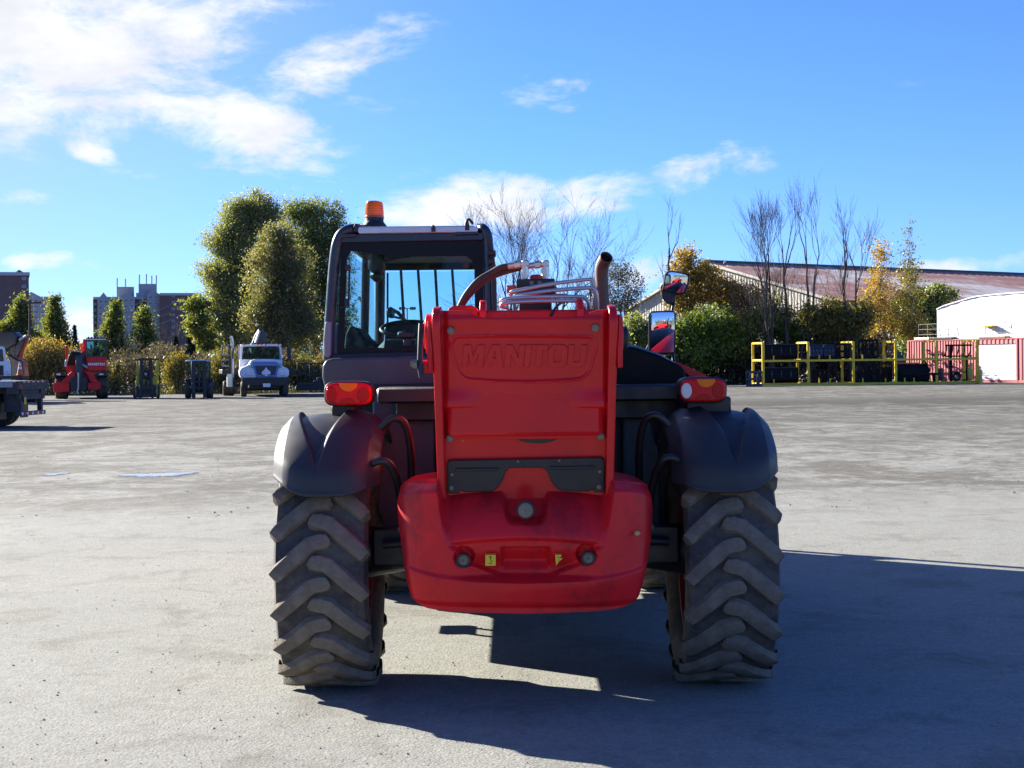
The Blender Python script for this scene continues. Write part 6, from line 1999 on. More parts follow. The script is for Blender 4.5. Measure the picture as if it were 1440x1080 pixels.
# ------------------------------------------------------------------ white boom truck
def boom_truck():
    Y = 44
    global LOCAL
    LOCAL = (370, Y)
    t = thing('boom_truck', (P(370, 556, Y).x, Y + .3, 0), 'white and blue flatbed truck facing us with a dark folded crane behind its cab', 'truck')
    k = Y / F0
    BLUE = mat('truck_blue', (.10, .20, .50), .4, coat=.2)
    TEAL = mat('truck_teal', (.10, .42, .42), .4, coat=.2)
    r = 11.2 * k
    for (x0, x1) in ((336.8, 345.2), (395.4, 403.8)):
        xa, xb = P(x0, 540, Y).x, P(x1, 540, Y).x
        part('wheel', RUBBER, t, lambda m: m.lathe([(.02, .08), (r * .5, .05), (r * .85, 0), (r, .06), (r, xb - xa - .06), (r * .85, xb - xa), (r * .5, xb - xa - .05), (.02, xb - xa - .08)], (xa, Y + .9 + r, r - .01), (1, 0, 0), 24))
    for (x0, x1) in ((321, 336), (396, 408)):
        xa, xb = P(x0, 540, Y + 5.5).x, P(x1, 540, Y + 5.5).x
        part('wheel', RUBBER, t, lambda m: m.lathe([(.02, .08), (r * .5, .05), (r * .85, 0), (r, .06), (r, xb - xa - .06), (r * .85, xb - xa), (r * .5, xb - xa - .05), (.02, xb - xa - .08)], (xa, Y + 5.5 + r, r - .01), (1, 0, 0), 24))
    cabp = part('cab', WHITE, t, lambda m: (
        m.pprism([(337.5, 510), (338.5, 490), (340.5, 486.5), (345, 484.8), (388, 484.8), (393, 486.5), (395.5, 491), (396.5, 510)], Y + 1.8, Y + 1.95, [[(340, 506), (341.8, 488.8), (343.5, 487.2), (390, 487.2), (392, 488.8), (395, 506)]]),
        m.pbox(338, 505, 396.5, 530, Y + 1.95, Y + 3.6, .05), m.pbox(338.3, 486, 340.5, 506, Y + 3.3, Y + 3.6, .02), m.pbox(393.5, 486, 396, 506, Y + 3.3, Y + 3.6, .02), m.pbox(339, 484.6, 395.5, 488, Y + 1.96, Y + 3.6, .04)), smooth=30)
    part('windscreen', GLASSB, cabp, lambda m: m.pprism([(341, 505.5), (343, 489), (345, 487.6), (389, 487.6), (391, 489), (394.5, 505.5)], Y + 1.85, Y + 1.87), smooth=0)
    part('back_panel', mat('cab_dark', (.03, .033, .038), .4), cabp, lambda m: m.pprism([(340, 506), (340, 487), (394, 487), (394, 506)], Y + 3.5, Y + 3.55, [[(352, 498), (352, 491), (360, 490.5), (360, 498)], [(367, 500), (367, 490.5), (378, 490.5), (375, 500)]]), smooth=0)
    for q in (349, 364, 380):
        part('seat', SEATF, cabp, lambda m: m.pbox(q - 5, 494, q + 5, 506, Y + 2.9, Y + 3.1, .06))
    for q in (343.5, 362, 367, 373, 390.5):
        part('roof_marker', ORANGEP, cabp, lambda m: m.pbox(q - 1.3, 484.2, q + 1.3, 486, Y + 1.7, Y + 1.79, .01))
    hood_ = part('hood', WHITE, t, lambda m: (
        m.pprism([(337, 532), (334.6, 527), (334.2, 521), (336.5, 517.5), (342, 515.5), (347, 513), (350, 507), (356, 505), (382, 505), (388, 507), (391.5, 513), (396, 515.5), (402, 517.5), (404.2, 521), (404.2, 527), (402, 531)], Y + .2, Y + 1.78)), bevel=.09, segs=3)
    part('grille_surround', BLUE, hood_, lambda m: m.pprism([(353, 513.5), (390, 513.5), (386.5, 530.5), (358, 530.5)], Y + .13, Y + .22), bevel=.03)
    part('grille', mat('grille_dark', (.03, .035, .06), .5), hood_, lambda m: m.pprism([(355.8, 514.5), (387.3, 514.5), (384, 527), (359.6, 527)], Y + .09, Y + .14), bevel=.02)
    part('grille_badge', WHITE, hood_, lambda m: m.pprism([(371.5, 516), (373.5, 519.5), (377.5, 522.5), (378.2, 525.5), (375.5, 527), (373, 526.5), (374, 529), (369, 529), (370, 526.5), (367, 527), (365, 525.5), (366, 522.5), (369.5, 519.5)], Y + .04, Y + .10), bevel=.01)
    for x0, x1 in ((349, 354), (389, 394)):
        part('side_stripe', TEAL, hood_, lambda m: m.pprism([(x0, 513), (x0 + 1, 511.5), (x1 - 1, 511.5), (x1, 514), (x1 - 1, 517.5), (x0 + 2, 518)], Y + .10, Y + .22), bevel=.02)
    part('upper_stripe', BLUE, hood_, lambda m: m.pprism([(352, 510.5), (354, 508.5), (386, 508.5), (389, 510.5), (388, 512.6), (353, 512.6)], Y + .12, Y + .22), bevel=.02)
    for x0, x1 in ((342.5, 352.5), (390.5, 400)):
        part('headlight', CLEAR, hood_, lambda m: m.pprism([(x0, 528), (x0 + .5, 524), (x1 - 1, 523.4), (x1, 526), (x1 - .5, 528.4)], Y + .14, Y + .24), bevel=.02)
    part('bumper', BLACKM, t, lambda m: (m.pprism([(337, 532), (403.5, 531.6), (403, 538), (398, 542), (343, 542), (338, 539)], Y - .05, Y + .5), m.pbox(362, 534, 384, 537.5, Y - .08, Y - .05, .01)), bevel=.03)
    part('number_plate', WHITE, t, lambda m: m.pbox(367, 539.3, 377.4, 544.4, Y - .09, Y - .06, .004))
    part('chassis', BLACKM, t, lambda m: (m.pbox(349, 536, 391, 547, Y + .6, Y + 9, .03), m.pbox(346, 545, 394, 549, Y + 1.2, Y + 1.6, .03)))
    part('exhaust_stack', STEEL, t, lambda m: m.ptube([(331, 530, Y + 3.9), (331, 485, Y + 3.9), (330.4, 479, Y + 3.9), (329, 475.5, Y + 3.8)], .095, 10, smooth=1))
    part('side_box', WHITE, t, lambda m: m.pbox(323.5, 525.5, 331, 543, Y + 3.7, Y + 4.6, .02))
    part('side_box_edge', TEAL, t, lambda m: m.pbox(330, 525.5, 331.2, 543, Y + 3.64, Y + 3.7, .003))
    bed = part('flat_bed', BLACKM, t, lambda m: m.pbox(317, 519, 415, 525, Y + 3.9, Y + 11, .02))
    for (q0, q1) in ((316.7, 318.2), (325.2, 327.4)):
        part('stake_post', BLACKM, bed, lambda m: m.pbox(q0, 486.6, q1, 520, Y + 3.92, Y + 4.0, .006))
    for py in (487, 498.5, 505.5, 513.5):
        part('stake_rail', mat('grey_rail', (.25, .25, .25), .6), bed, lambda m: m.pbox(317, py, 326, py + 2.2, Y + 3.86, Y + 3.918, .006))
    for (a, b, c, d) in ((402.8, 488.4, 408.4, 506.8), (326.3, 490, 328.8, 505)):
        part('mirror', BLACKP, cabp, lambda m: m.pbox(a, b, c, d, Y + 1.6, Y + 1.75, .02))
    part('mirror_arm', BLACKM, cabp, lambda m: (m.ptube([(395, 487, Y + 1.8), (404, 487.5, Y + 1.7)], .025, 5), m.ptube([(396, 506, Y + 1.8), (404, 507, Y + 1.7)], .025, 5), m.ptube([(339, 487, Y + 1.8), (328, 487, Y + 1.7)], .025, 5)))
    part('crane', mat('crane_dark_green', (.012, .028, .030), .4, coat=.2), t, lambda m: (m.pprism([(358, 484), (362, 473), (367, 465), (373, 464), (376, 471), (380, 484)], Y + 4.2, Y + 5.4), m.pprism([(360, 484), (365, 468), (370, 466), (366, 484)], Y + 3.9, Y + 4.2), m.pbox(356, 484, 382, 520, Y + 4.0, Y + 5.6, .05)), bevel=.06)
    part('crane_ram', STEEL, t, lambda m: m.ptube([(362, 483, Y + 3.85), (367.5, 467, Y + 3.85)], .07, 8))
    part('crane_hook', mat('pale_hook', (.5, .42, .36), .6), t, lambda m: m.pprism([(362.5, 460), (365, 457), (366.5, 460.5), (364, 462)], Y + 4.4, Y + 4.6), bevel=.02)
    LOCAL = None
    turn(t, 370, 3)

boom_truck()


def metal_stand():
    Y = 47
    global LOCAL
    LOCAL = (440, Y)
    t = thing('metal_stand', (P(440, 550, Y).x, Y + .1, 0), 'dark open metal stand half hidden behind the cab of the red machine', 'stand')
    def bx(m, x0, y0, x1, y1, a, b): m.pbox(x0, y0, x1, y1, Y + a, Y + b, .006)
    for q in (418, 435.5, 452, 470):
        part('upright', BLACKM, t, lambda m: bx(m, q - .9, 509.5, q + .9, 551, 0, .08))
    for py in (510, 525):
        part('rail', BLACKM, t, lambda m: bx(m, 417, py, 471, py + 1.6, -.06, 0))
    part('brace', BLACKM, t, lambda m: m.ptube([(436, 511, Y + .04), (452, 524, Y + .04)], .04, 5))
    part('tray', BLACKM, t, lambda m: bx(m, 416, 539, 472, 549, -.1, 1.2))
    part('load', BLACKM, t, lambda m: (bx(m, 445, 531, 471, 540, .1, 1.0), bx(m, 440, 535, 470, 540, .0, .8)))
    LOCAL = None
    turn(t, 440, 0)

metal_stand()

# ------------------------------------------------------------------ flatbed lorry at the left edge, lorry and crane beyond
def flatbed():
    A = dirpx(24, 536) * 44 + Vector((0, 0, CAMH)); B_ = Vector((A.x + .15, A.y + 2.33, A.z))
    e = Vector((B_.x - A.x, B_.y - A.y, 0)).normalized()       # across the tail
    a = Vector((-e.y, e.x, 0));  a = a if a.x < 0 else -a       # forwards, out of the picture
    W = (Vector((B_.x, B_.y, 0)) - Vector((A.x, A.y, 0))).length
    O = Vector((A.x, A.y, 0))
    t = thing('flatbed_trailer', O, 'grey flatbed trailer tail with red and white tape at the left edge', 'trailer', true=True)
    zt = A.z
    def bx(m, s0, s1, w0, w1, z0, z1):
        p = [O + a * s + e * w + Vector((0, 0, z)) for s in (s0, s1) for w in (w0, w1) for z in (z0, z1)]
        m.add(p, [[0, 1, 3, 2], [4, 6, 7, 5], [0, 4, 5, 1], [2, 3, 7, 6], [0, 2, 6, 4], [1, 5, 7, 3]])
    DK = mat('trailer_dark_frame', (.045, .042, .042), .7, var=.25, vscale=3, dust=.3, dustcol=(.12, .10, .09))
    GR = mat('trailer_grey', (.30, .30, .31), .6, var=.12, vscale=3)
    WOOD = mat('deck_boards', (.40, .38, .35), .8, var=.15, vscale=2)
    for i in range(9):
        w0 = .05 + i * (W - .1) / 9
        part('deck_board', WOOD, t, lambda m: bx(m, .05, 8, w0, w0 + (W - .1) / 9 - .012, zt - .05, zt + .0), smooth=0)
    part('side_rail', GR, t, lambda m: bx(m, .12, 8, -.03, .04, zt - .17, zt + .005), smooth=0)
    part('tail_beam', DK, t, lambda m: bx(m, -.04, .04, -.03, W + .02, zt - .24, zt + .005), smooth=0)
    part('tail_beam', DK, t, lambda m: bx(m, .04, .3, 0, W, zt - .36, zt - .06), smooth=0)
    for i in range(10):
        part('reflective_tape', (WHITE, REDLENS)[i % 2], t, lambda m: bx(m, -.048, -.041, .35 + i * .18, .35 + i * .18 + .12, zt - .045, zt - .01), smooth=0)
    part('side_marker', ORANGEP, t, lambda m: bx(m, .9, 1.0, -.045, -.031, zt - .13, zt - .07), smooth=0)
    part('frame_rail', DK, t, lambda m: (bx(m, .1, 8, .55, .7, zt - .62, zt - .10), bx(m, .1, 8, W - .7, W - .55, zt - .62, zt - .10)), smooth=0)
    part('underride_guard', DK, t, lambda m: (bx(m, .0, .12, .28, .42, .40, zt - .2), bx(m, .0, .12, W - .5, W - .36, .40, zt - .2), bx(m, .0, .1, .2, W - .2, zt - .52, zt - .36), bx(m, .12, .5, .3, .40, .45, zt - .3)), smooth=0)
    part('bumper_bar', DK, t, lambda m: bx(m, -.02, .10, .15, W - .2, .34, .46), smooth=0)
    for i in range(9):
        part('reflective_tape', (WHITE, REDLENS)[i % 2], t, lambda m: bx(m, -.028, -.021, .25 + i * .2, .25 + i * .2 + .14, .36, .44), smooth=0)
    part('mud_flap', BLACKM, t, lambda m: bx(m, .55, .58, .05, .62, .25, zt - .35), smooth=0)
    part('mud_flap', BLACKM, t, lambda m: bx(m, .55, .58, W - .62, W - .05, .25, zt - .35), smooth=0)
    part('tail_lamp', REDLENS, t, lambda m: bx(m, -.05, -.042, .10, .24, zt - .2, zt - .1), smooth=0)
    part('yellow_label', YELLOWS, t, lambda m: bx(m, -.028, -.021, .46, .6, .66, .86), smooth=0)
    for s in (1.25, 2.5):
        for w0 in (.02, .34, W - .62, W - .30):
            c = O + a * s + e * (w0) + Vector((0, 0, .5))
            part('wheel', RUBBER, t, lambda m: m.lathe([(.02, .05), (.25, .03), (.44, 0), (.5, .05), (.5, .23), (.44, .28), (.25, .25), (.02, .23)], c, e, 24))
    # cone on the deck
    k = O + a * .0 + e * (W * .1)
    q = P(28, 532, 30)
    return zt
flatbed()
def white_lorry():
    Y = 40
    global LOCAL
    LOCAL = (2, Y)
    t = thing('parked_lorry', (P(2, 550, Y).x, Y + .1, 0), 'white lorry nose with blue tinted glass cut off by the left edge', 'lorry')
    part('cab', WHITE, t, lambda m: (m.pprism([(-46, 560), (-46, 490), (-40, 486.5), (2, 487), (5, 489), (7, 505), (12, 508), (13.5, 514), (13, 560)], Y, Y + .5), m.pbox(-44, 488, 4, 560, Y + .5, Y + 4, .05)), bevel=.04)
    part('windscreen', mat('lorry_glass', (.01, .02, .04), .1, coat=.5, var=0), t, lambda m: m.pprism([(-38, 508), (-38, 491), (1.5, 491), (3.5, 508)], Y - .02, Y + .01), smooth=0)
    part('headlamp', CLEAR, t, lambda m: m.lathe([(.12, 0), (.12, .08), (.07, .12), (.001, .13)], P(10, 524, Y), (0, -1, 0), 14))
    part('grille', BLACKM, t, lambda m: m.pbox(-30, 514, 3, 530, Y - .03, Y + .01, .01))
    part('bumper', BLACKM, t, lambda m: m.pbox(-46, 536, 14, 548, Y - .15, Y + .1, .03))
    for x0 in (-44, 2):
        xa = P(x0, 540, Y).x
        part('wheel', RUBBER, t, lambda m: m.lathe([(.02, .05), (.3, .03), (.5, 0), (.52, .05), (.52, .3), (.5, .35), (.02, .3)], (xa, Y + 1.2, .51), (1, 0, 0), 20))
    LOCAL = None
    turn(t, 2, 2)
    c = thing('folded_crane', (P(20, 550, Y + 3).x, Y + 3, 0), 'black folded loading crane standing behind the white lorry nose', 'crane')
    Yc = Y + 3
    part('column', BLACKM, c, lambda m: m.pbox(13, 480, 25, 556, Yc, Yc + 1.0, .05))
    part('arm', BLACKM, c, lambda m: m.pprism([(-25, 470), (-4, 467), (18, 466.5), (22, 473), (20, 484), (8, 490), (-25, 488)], Yc - .3, Yc + .8), bevel=.06)
    part('jib', BLACKM, c, lambda m: m.pprism([(20, 486), (28, 473), (33, 470.5), (36, 472), (34, 481), (29, 492), (24, 502), (19, 500)], Yc - .1, Yc + .5), bevel=.05)
    part('ram', STEEL, c, lambda m: m.ptube([(24, 478, Yc - .35), (34, 472, Yc - .35)], .06, 8))
    part('base_frame', BLACKM, c, lambda m: m.pprism([(6, 496), (22, 506), (30, 508), (33, 533), (14, 533), (14, 512)], Yc - .2, Yc + .6), bevel=.04)
    Yk = 38
    pb = P(28.2, 528, Yk)
    cone = thing('traffic_cone', (pb.x, Yk, pb.z), 'orange traffic cone with white bands beside the black crane', 'traffic cone')
    k = Yk / F0
    part('shell', ORANGEP, cone, lambda m: m.lathe([(4.2 * k, 0), (1.0 * k, 17.5 * k), (.8 * k, 18 * k)], pb + Vector((0, 0, .03)), (0, 0, 1), 16))
    part('band', WHITE, cone, lambda m: m.lathe([(3.0 * k, 8 * k), (2.35 * k, 11.3 * k)], pb + Vector((0, 0, .03)), (0, 0, 1), 16))
    part('band', WHITE, cone, lambda m: m.lathe([(2.0 * k, 13.4 * k), (1.55 * k, 16 * k)], pb + Vector((0, 0, .03)), (0, 0, 1), 16))
    part('foot', ORANGEP, cone, lambda m: m.box(pb + Vector((0, 0, .015)), (9 * k, 9 * k, .04), .01))
    # the low dark platform that carries it
    pl = thing('loading_platform', (pb.x, Yk, 0), 'dark low platform under the traffic cone behind the trailer deck', 'platform')
    part('deck', BLACKM, pl, lambda m: m.box2((pb.x - 1.2, Yk - .5, pb.z - .16), (pb.x + .25, Yk + .5, pb.z - .006), .02))
    for dx in (-1.1, .1):
        part('leg', BLACKM, pl, lambda m: m.box2((pb.x + dx, Yk - .4, 0), (pb.x + dx + .1, Yk + .4, pb.z - .163), .01))
white_lorry()

# ------------------------------------------------------------------ poles, lamps and wires
WOODP = mat('pole_wood', (.085, .068, .055), .9, var=.2, vscale=2)
def utility_pole(label, px, top, arm_py, half, Y):
    b = P(px, 540, Y); b.z = -.1
    t = thing('utility_pole', b, label, 'utility pole')
    part('post', WOODP, t, lambda m: m.tube([b, P(px, top, Y)], [.16, .11], 8))
    part('crossarm', WOODP, t, lambda m: (m.pbox(px - half, arm_py - 1, px + half, arm_py + 1.4, Y - .2, Y - .08, .01)))
    for q in (-.92, -.45, .45, .92):
        part('insulator', mat('insulator', (.2, .16, .14), .4), t, lambda m: m.cyl(P(px + half * q, arm_py - 1, Y - .14), P(px + half * q, arm_py - 4, Y - .14), .05, 6))
utility_pole('dark wooden utility pole with a wide crossarm among the leftmost trees', 42, 421, 425.5, 15, 78)
utility_pole('smaller utility pole with its crossarm in front of the green trees', 70, 444, 448.5, 13, 100)
for (label, a, b, z, s) in (('thin overhead wire, lowest of the three left of the apartment block', (42, 100), (290, 140), 0, 0), ('thin overhead wire, middle of the three left of the apartment block', (42, 100), (290, 140), 1.3, 1), ('thin overhead wire, highest of the three left of the apartment block', (42, 100), (290, 140), 2.6, 2)):
    p0 = P(70, 447, 100) + Vector((0, 0, z * .5)); p1 = P(290, 446, 140) + Vector((0, 0, z))
    pts = [p0.lerp(p1, i / 16) - Vector((0, 0, 1.6 * (1 - (2 * i / 16 - 1) ** 2))) for i in range(17)]
    m = MB(); m.tube(pts, .022, 4, caps=False)
    tag(m.build('overhead_wire', BLACKM, None, smooth=0), label, 'wire')
def yard_lamp(label, px, head_py, Y, double):
    b = P(px, 540, Y); b.z = 0
    t = thing('yard_lamp', b, label, 'lamp post')
    part('post', MAST_M, t, lambda m: m.tube([b, P(px, head_py, Y)], [.09, .06], 8))
    for sgn in ((-1, 1) if double else (-1,)):
        part('lamp_head', mat('lamp_housing', (.22, .22, .22), .5), t, lambda m: (m.pbox(min(px + sgn * 3, px + sgn * 12), head_py - 2, max(px + sgn * 3, px + sgn * 12), head_py + 1.6, Y - .15, Y + .15, .03), m.ptube([(px, head_py, Y), (px + sgn * 4, head_py, Y)], .03, 5)))
        part('lens', WHITE, t, lambda m: m.pbox(min(px + sgn * 4.5, px + sgn * 11), head_py + 1.4, max(px + sgn * 4.5, px + sgn * 11), head_py + 2.2, Y - .1, Y + .1, .005))
yard_lamp('double headed yard lamp seen through the cab window', 572.5, 433.5, 70, True)
yard_lamp('single yard lamp on a post in front of the beige barn gable', 901, 410.5, 64, False)

# ------------------------------------------------------------------ trees and shrubs
L_MAPLE = leafmat('maple_yellow', [(.20, .16, .04), (.34, .24, .04), (.44, .29, .04), (.40, .24, .03)], .5)
leafy_tree('pear_tree', 'narrow green pear tree in front of the apartment block, left of its neighbour', 'tree', 160, 78, [(160, 428, 4, 8), (160, 440, 9, 11), (160, 455, 13, 13), (159, 470, 17, 14), (159, 486, 19, 15), (158, 500, 19, 14)], L_PEAR, 430, 24, .12, .30, 11, trunk_r=.16)
leafy_tree('pear_tree', 'narrow olive pear tree in front of the apartment block, right of its neighbour', 'tree', 203, 78, [(201, 434, 4, 7), (202, 446, 9, 10), (203, 460, 14, 12), (204, 474, 18, 13), (205, 489, 20, 14), (205, 502, 19, 13)], L_PEAR, 400, 24, .12, .30, 12, trunk_r=.16)
leafy_tree('pear_tree', 'green tree behind the wide utility pole at the far left', 'tree', 30, 84, [(30, 426, 8, 10), (28, 442, 14, 14), (24, 462, 20, 20), (38, 484, 24, 20), (8, 474, 16, 22)], L_PEAR, 620, 26, .13, .32, 13, trunk_r=.18)
leafy_tree('pear_tree', 'pointed green tree rising above the far red telehandler', 'tree', 78, 88, [(77, 424, 7, 10), (77, 440, 12, 14), (76, 460, 17, 18), (82, 484, 22, 20), (60, 492, 18, 18), (98, 494, 13, 13)], L_PEAR, 640, 26, .13, .32, 14, trunk_r=.18)
leafy_tree('willow_tree', 'broad grey green willow at the left of the big tree group', 'tree', 335, 66, [(335, 305, 28, 26), (360, 296, 26, 24), (318, 345, 32, 34), (350, 340, 36, 40), (305, 385, 20, 20), (330, 395, 40, 42), (308, 430, 28, 30), (340, 445, 38, 44), (296, 462, 22, 30), (372, 300, 26, 26), (330, 480, 40, 24), (299, 395, 14, 10)], L_WILLOW, 2300, 36, .085, .38, 15, even=.42, trunk_r=.35, droop=.25)
leafy_tree('willow_tree', 'tall dark green tree behind the cab at the right of the big tree group', 'tree', 445, 70, [(430, 298, 28, 24), (455, 305, 30, 28), (468, 340, 26, 36), (445, 350, 36, 44), (420, 340, 30, 40), (470, 390, 30, 44), (440, 410, 42, 56), (475, 440, 26, 48), (445, 470, 46, 42), (410, 430, 36, 60), (410, 300, 20, 22)], L_DARKGR, 2100, 36, .09, .38, 16, even=.42, trunk_r=.35, droop=.15)
leafy_tree('willow_tree', 'brownish green pointed tree standing in front of the big tree group', 'tree', 396, 60, [(396, 335, 22, 22), (382, 365, 30, 34), (408, 372, 30, 38), (375, 410, 34, 44), (410, 420, 34, 48), (392, 455, 46, 44), (365, 455, 26, 36), (425, 460, 26, 36)], L_BROWNGR, 1700, 38, .08, .36, 17, even=.42, trunk_r=.3, droop=.3)
leafy_tree('maple_sapling', 'yellow green branches hanging left of the willow in front of the brick wing', 'tree', 284, 62, [(270, 432, 14, 8), (280, 425, 16, 8), (268, 456, 10, 9), (284, 452, 14, 12), (278, 468, 11, 6), (292, 480, 14, 18)], L_PEAR, 170, 22, .13, .3, 18, trunk_r=.12)


def conifer(label, px, Y, top, half, seed):
    b = P(px, 540, Y); b.z = 0
    H = P(px, top, Y).z
    t = thing('spruce_tree', b, label, 'spruce')
    part('trunk', BARK, t, lambda m: m.tube([b, b + Vector((0, 0, H))], [.14, .02], 6))
    pts = []
    R_ = half * Y / F0
    for i in range(2600):
        h = rng.uniform(0.05, 1) ** .8
        lay = (h * 9) % 1
        r = R_ * (1 - h) * (1.15 - .5 * lay) * rng.uniform(.3, 1) + .05
        a = rng.uniform(0, 6.283)
        pts.append((b.x + r * cos(a), b.y + r * sin(a), H * h - r * .18))
    leaf_object('crown', L_CONIF, t, np.array(pts), .16, b, aspect=.3)
conifer('small dark spruce right of the brick wing above the cab forklift', 268, 64, 463, 20, 1)
conifer('lower dark spruce left of its neighbour above the cab forklift', 248, 66, 474, 17, 2)
conifer('tiny spruce behind the yellow bushes beside the white sky gap', 106, 80, 458, 12, 3)

# bushes along the left edge of the yard
bush('yellow_bush', 'tall yellow bush between the trailer and the far red telehandler', 'bush', 52, [(45, 508, 26, 34), (70, 505, 24, 30), (90, 515, 20, 28), (35, 530, 20, 20)], L_YELLOW, 520, 24, .075, .28, 21, upright=True)
bush('willow_shrub', 'yellow green shrub beside the dark forklift on its left', 'bush', 51, [(243, 525, 14, 22), (252, 512, 10, 18)], leafmat('yellow_green_leaves', [(.10, .11, .03), (.20, .17, .03), (.28, .21, .035)], .4), 170, 22, .07, .24, 22, upright=True)
bush('willow_shrub', 'bright yellow shrub between the red telehandler and the yellow forklift', 'bush', 51, [(164, 520, 5, 16), (160, 536, 10, 14)], leafmat('yellow_green_leaves', [], .4), 90, 20, .07, .18, 23, upright=True)
bush('willow_shrub', 'yellow bush just right of the dark forklift', 'bush', 51, [(308, 520, 14, 22), (316, 505, 12, 16), (300, 535, 14, 14)], leafmat('yellow_green_leaves', [], .4), 190, 22, .07, .24, 24, upright=True)
bush('willow_shrub', 'green and yellow shrub right of the white truck below the trees', 'bush', 53, [(418, 520, 16, 22), (440, 528, 18, 20), (460, 520, 16, 24)], leafmat('yellow_green_leaves', [], .4), 210, 22, .075, .26, 25, upright=True)


def undergrowth(name, label, Yc, x0, x1, py_top, leaf, n, size, seed, ydep=5.0, top_var=.5, upright=True, aspect=.3):
    rr = np.random.default_rng(seed)
    px = rr.uniform(x0, x1, n)
    Yv = Yc + rr.uniform(0, 1, n) * ydep
    ph = rr.uniform(0, 6.28, 6)
    prof = 1 + top_var * (.35 * np.sin(px * .045 + ph[0]) + .3 * np.sin(px * .11 + ph[1]) + .22 * np.sin(px * .27 + ph[2]) + .15 * np.sin(px * .61 + ph[3]))
    Hm = (514 - (px - 720) * .0105 - py_top) / F0 * Yc + CAMH
    z = rr.uniform(0, 1, n) ** .8 * Hm * np.clip(prof, .3, 1.8)
    x = (px - 720) / F0 * Yv
    o = leaf_object(name, leaf, None, np.stack([x, Yv, z], 1), size, (0, Yc, 0), aspect=aspect, upright=upright)
    tag(o, label, kind='stuff')
    return o
undergrowth('undergrowth', 'brown dry weeds and brush along the left edge of the yard', 52.5, -60, 520, 500, L_WEED, 42000, .12, 31, top_var=.5, upright=False, aspect=.45)
undergrowth('undergrowth', 'dark tangled brush behind the rack along the right edge', 59.5, 880, 1238, 478, L_BRUSH, 34000, .14, 32, top_var=.6, upright=False, aspect=.5)
undergrowth('verge_grass', 'short yellow green grass at the foot of the weeds', 50.5, -40, 460, 545, L_GRASS, 12000, .09, 33, ydep=2.5, top_var=.7, aspect=.15)
undergrowth('undergrowth', 'brown scrub behind the red machine across the middle of the view', 62, 500, 900, 486, L_WEED, 14000, .16, 34, top_var=.4, upright=False, aspect=.45)
# reddish scrub in front of the brick wing and beyond
undergrowth('far_woodland', 'far belt of bare brown trees along the horizon', 125, -200, 1700, 492, L_FAR, 60000, .42, 35, ydep=25, top_var=.4, upright=True, aspect=.35)
for i, (px, top, lab) in enumerate(((236, 452, 'reddish bare tree in front of the brick wing'), (262, 448, 'thin bare tree beside the spruces'), (186, 470, 'low bare tree between the two pear trees'))):
    bare_tree('bare_tree', lab, px, 72, top, 40 + i, stems=3, depth=4, spread=.55, r=.07, first=.3)
# bare trees right of the cab
for i, (px, top, st, lab) in enumerate(((795, 292, 2, 'tall bare tree right of the hydraulic fittings'), (735, 300, 3, 'spreading bare tree right beside the cab'), (700, 318, 2, 'bare tree half hidden by the cab corner'), (835, 345, 2, 'low bare tree just left of the exhaust'))):
    bare_tree('bare_tree', lab, px, 66, top, 60 + i, stems=st, depth=6, spread=.50, r=.15, first=.30, up=.10)
t_ = leafy_tree('ash_tree', 'greyish olive rounded tree right of the exhaust pipe', 'tree', 875, 76, [(868, 385, 24, 18), (885, 400, 20, 18), (855, 408, 24, 20), (878, 425, 26, 22), (845, 435, 22, 24)], leafmat('grey_olive_leaves', [(.07, .065, .045), (.11, .10, .065), (.15, .13, .085)], .3), 360, 22, .09, .5, 71, trunk_r=.15)
bare_tree('bare_tree', 'tall slender bare tree rising above the round mirror', 947, 60, 282, 80, stems=1, depth=4, spread=.40, r=.11, first=.60, up=.16, lean=(-.03, 0))
bare_tree('bare_tree', 'leftmost bare tree clump in front of the rust roof', 1090, 58.6, 284, 83, stems=3, depth=5, spread=.44, kids=(2, 4), r=.12, first=.42, lean=(-.06, 0))
bare_tree('bare_tree', 'tallest middle bare tree clump in front of the rust roof', 1118, 58.6, 268, 85, stems=2, depth=5, spread=.36, r=.12, first=.44, lean=(.05, 0))
bare_tree('bare_tree', 'crooked bare tree between the two bare clumps on its right', 1142, 58.6, 290, 87, stems=1, depth=5, spread=.42, r=.12, first=.40, lean=(.03, 0))
bare_tree('bare_tree', 'rightmost bare tree in front of the grey roof part', 1192, 58.6, 278, 89, stems=2, depth=5, spread=.38, r=.13, first=.46, lean=(.08, 0))
leafy_tree('maple_tree', 'orange yellow tree in front of the barn gable beside the mirrors', 'tree', 965, 62, [(965, 360, 13, 18), (958, 385, 20, 20), (985, 385, 26, 18), (950, 410, 18, 22), (980, 410, 30, 22), (1010, 400, 20, 18), (960, 435, 24, 16)], L_MAPLE, 520, 24, .10, .36, 91, trunk_r=.13, bark=BARKP)
leafy_tree('maple_tree', 'rusty orange small tree right of the yellow tree', 'tree', 1036, 61, [(1025, 405, 24, 12), (1045, 415, 26, 14), (1020, 425, 26, 12), (1062, 425, 18, 12)], L_ORANGE, 300, 22, .09, .34, 92, trunk_r=.12, bark=BARKP)
leafy_tree('birch_tree', 'thin yellow birch in front of the roof, left of its pair', 'tree', 1234, 64, [(1238, 360, 13, 28), (1236, 400, 20, 26), (1228, 432, 24, 24), (1240, 466, 24, 24), (1222, 475, 16, 18)], L_MAPLE, 330, 20, .09, .36, 93, trunk_r=.09, bark=BARKP)
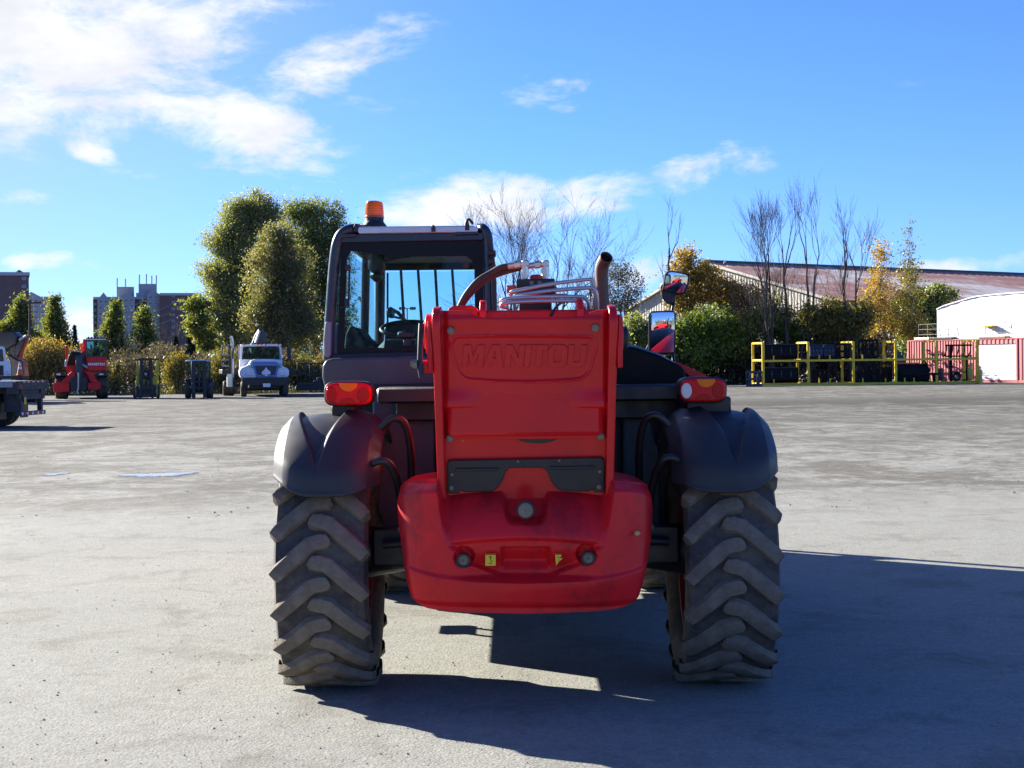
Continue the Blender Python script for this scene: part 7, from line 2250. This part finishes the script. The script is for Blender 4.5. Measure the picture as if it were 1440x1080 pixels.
leafy_tree('birch_tree', 'taller yellow birch with a thin bare top, right of its pair', 'tree', 1276, 64.3, [(1278, 340, 7, 34), (1280, 382, 16, 24), (1275, 416, 26, 26), (1266, 446, 32, 28), (1285, 462, 26, 26)], leafmat('birch_yellow_green', [(.10, .12, .025), (.20, .18, .03), (.32, .24, .04)], .4), 430, 20, .09, .36, 94, trunk_r=.09, bark=BARKP)
bush('green_bush', 'dense bright green bush below the yellow tree and right of the mirrors', 'bush', 60, [(972, 470, 30, 34), (1005, 462, 34, 30), (1040, 480, 24, 30), (990, 500, 40, 26), (945, 490, 18, 30)], L_BRIGHT, 900, 26, .12, .34, 95)
bush('green_bush', 'green bush right of the birches next to the white shelter', 'bush', 66, [(1300, 430, 26, 26), (1322, 415, 20, 14), (1285, 465, 30, 30), (1310, 470, 24, 28)], L_DARKGR, 620, 24, .12, .36, 96)
bush('green_bush', 'low green bush under the bare clumps behind the rack', 'bush', 60, [(1085, 460, 24, 18), (1115, 470, 24, 16), (1070, 445, 12, 16)], L_BRIGHT, 330, 22, .11, .34, 97)
bush('green_bush', 'mixed green bush under the rightmost bare tree', 'bush', 60, [(1165, 465, 24, 20), (1195, 470, 22, 20), (1150, 480, 18, 14)], L_DARKGR, 330, 22, .11, .34, 98)
L_THICK = leafmat('thicket_leaves', [(.07, .085, .025), (.13, .14, .03), (.20, .18, .035), (.28, .21, .05)], .55)
bush('autumn_thicket', 'yellow green thicket hiding the barn wall below the leftmost bare clump', 'thicket', 62, [(1050, 445, 24, 28), (1078, 435, 22, 26), (1100, 452, 22, 22), (1030, 465, 24, 22)], L_THICK, 520, 22, .10, .36, 101)
bush('autumn_thicket', 'pale yellow green thicket between the bare clumps and the birches', 'thicket', 58.5, [(1140, 448, 22, 20), (1170, 440, 18, 22), (1200, 452, 20, 18), (1218, 440, 12, 24)], L_THICK, 420, 22, .10, .36, 102)
bush('green_bush', 'dark bush just right of the mast behind the black hood', 'bush', 58, [(890, 470, 20, 26), (912, 478, 16, 24)], L_DARKGR, 300, 22, .11, .34, 99)
# trees behind the camera, seen only in the mirrors
def behind():
    rr = np.random.default_rng(5)
    n = 34000
    x = rr.uniform(-60, 75, n); y = -46 - rr.uniform(0, 10, n)
    H = 11 + 2 * np.sin(x * .35) + 1.8 * np.sin(x * .83 + 1) + 1.2 * np.sin(x * 1.9)
    z = rr.uniform(0, 1, n) ** .8 * H
    o = leaf_object('woodland', L_DARKGR, None, np.stack([x, y, z], 1), .36, (0, -46, 0), aspect=.6)
    tag(o, 'belt of dark green trees on the side of the yard the mirrors face', kind='stuff')
behind()
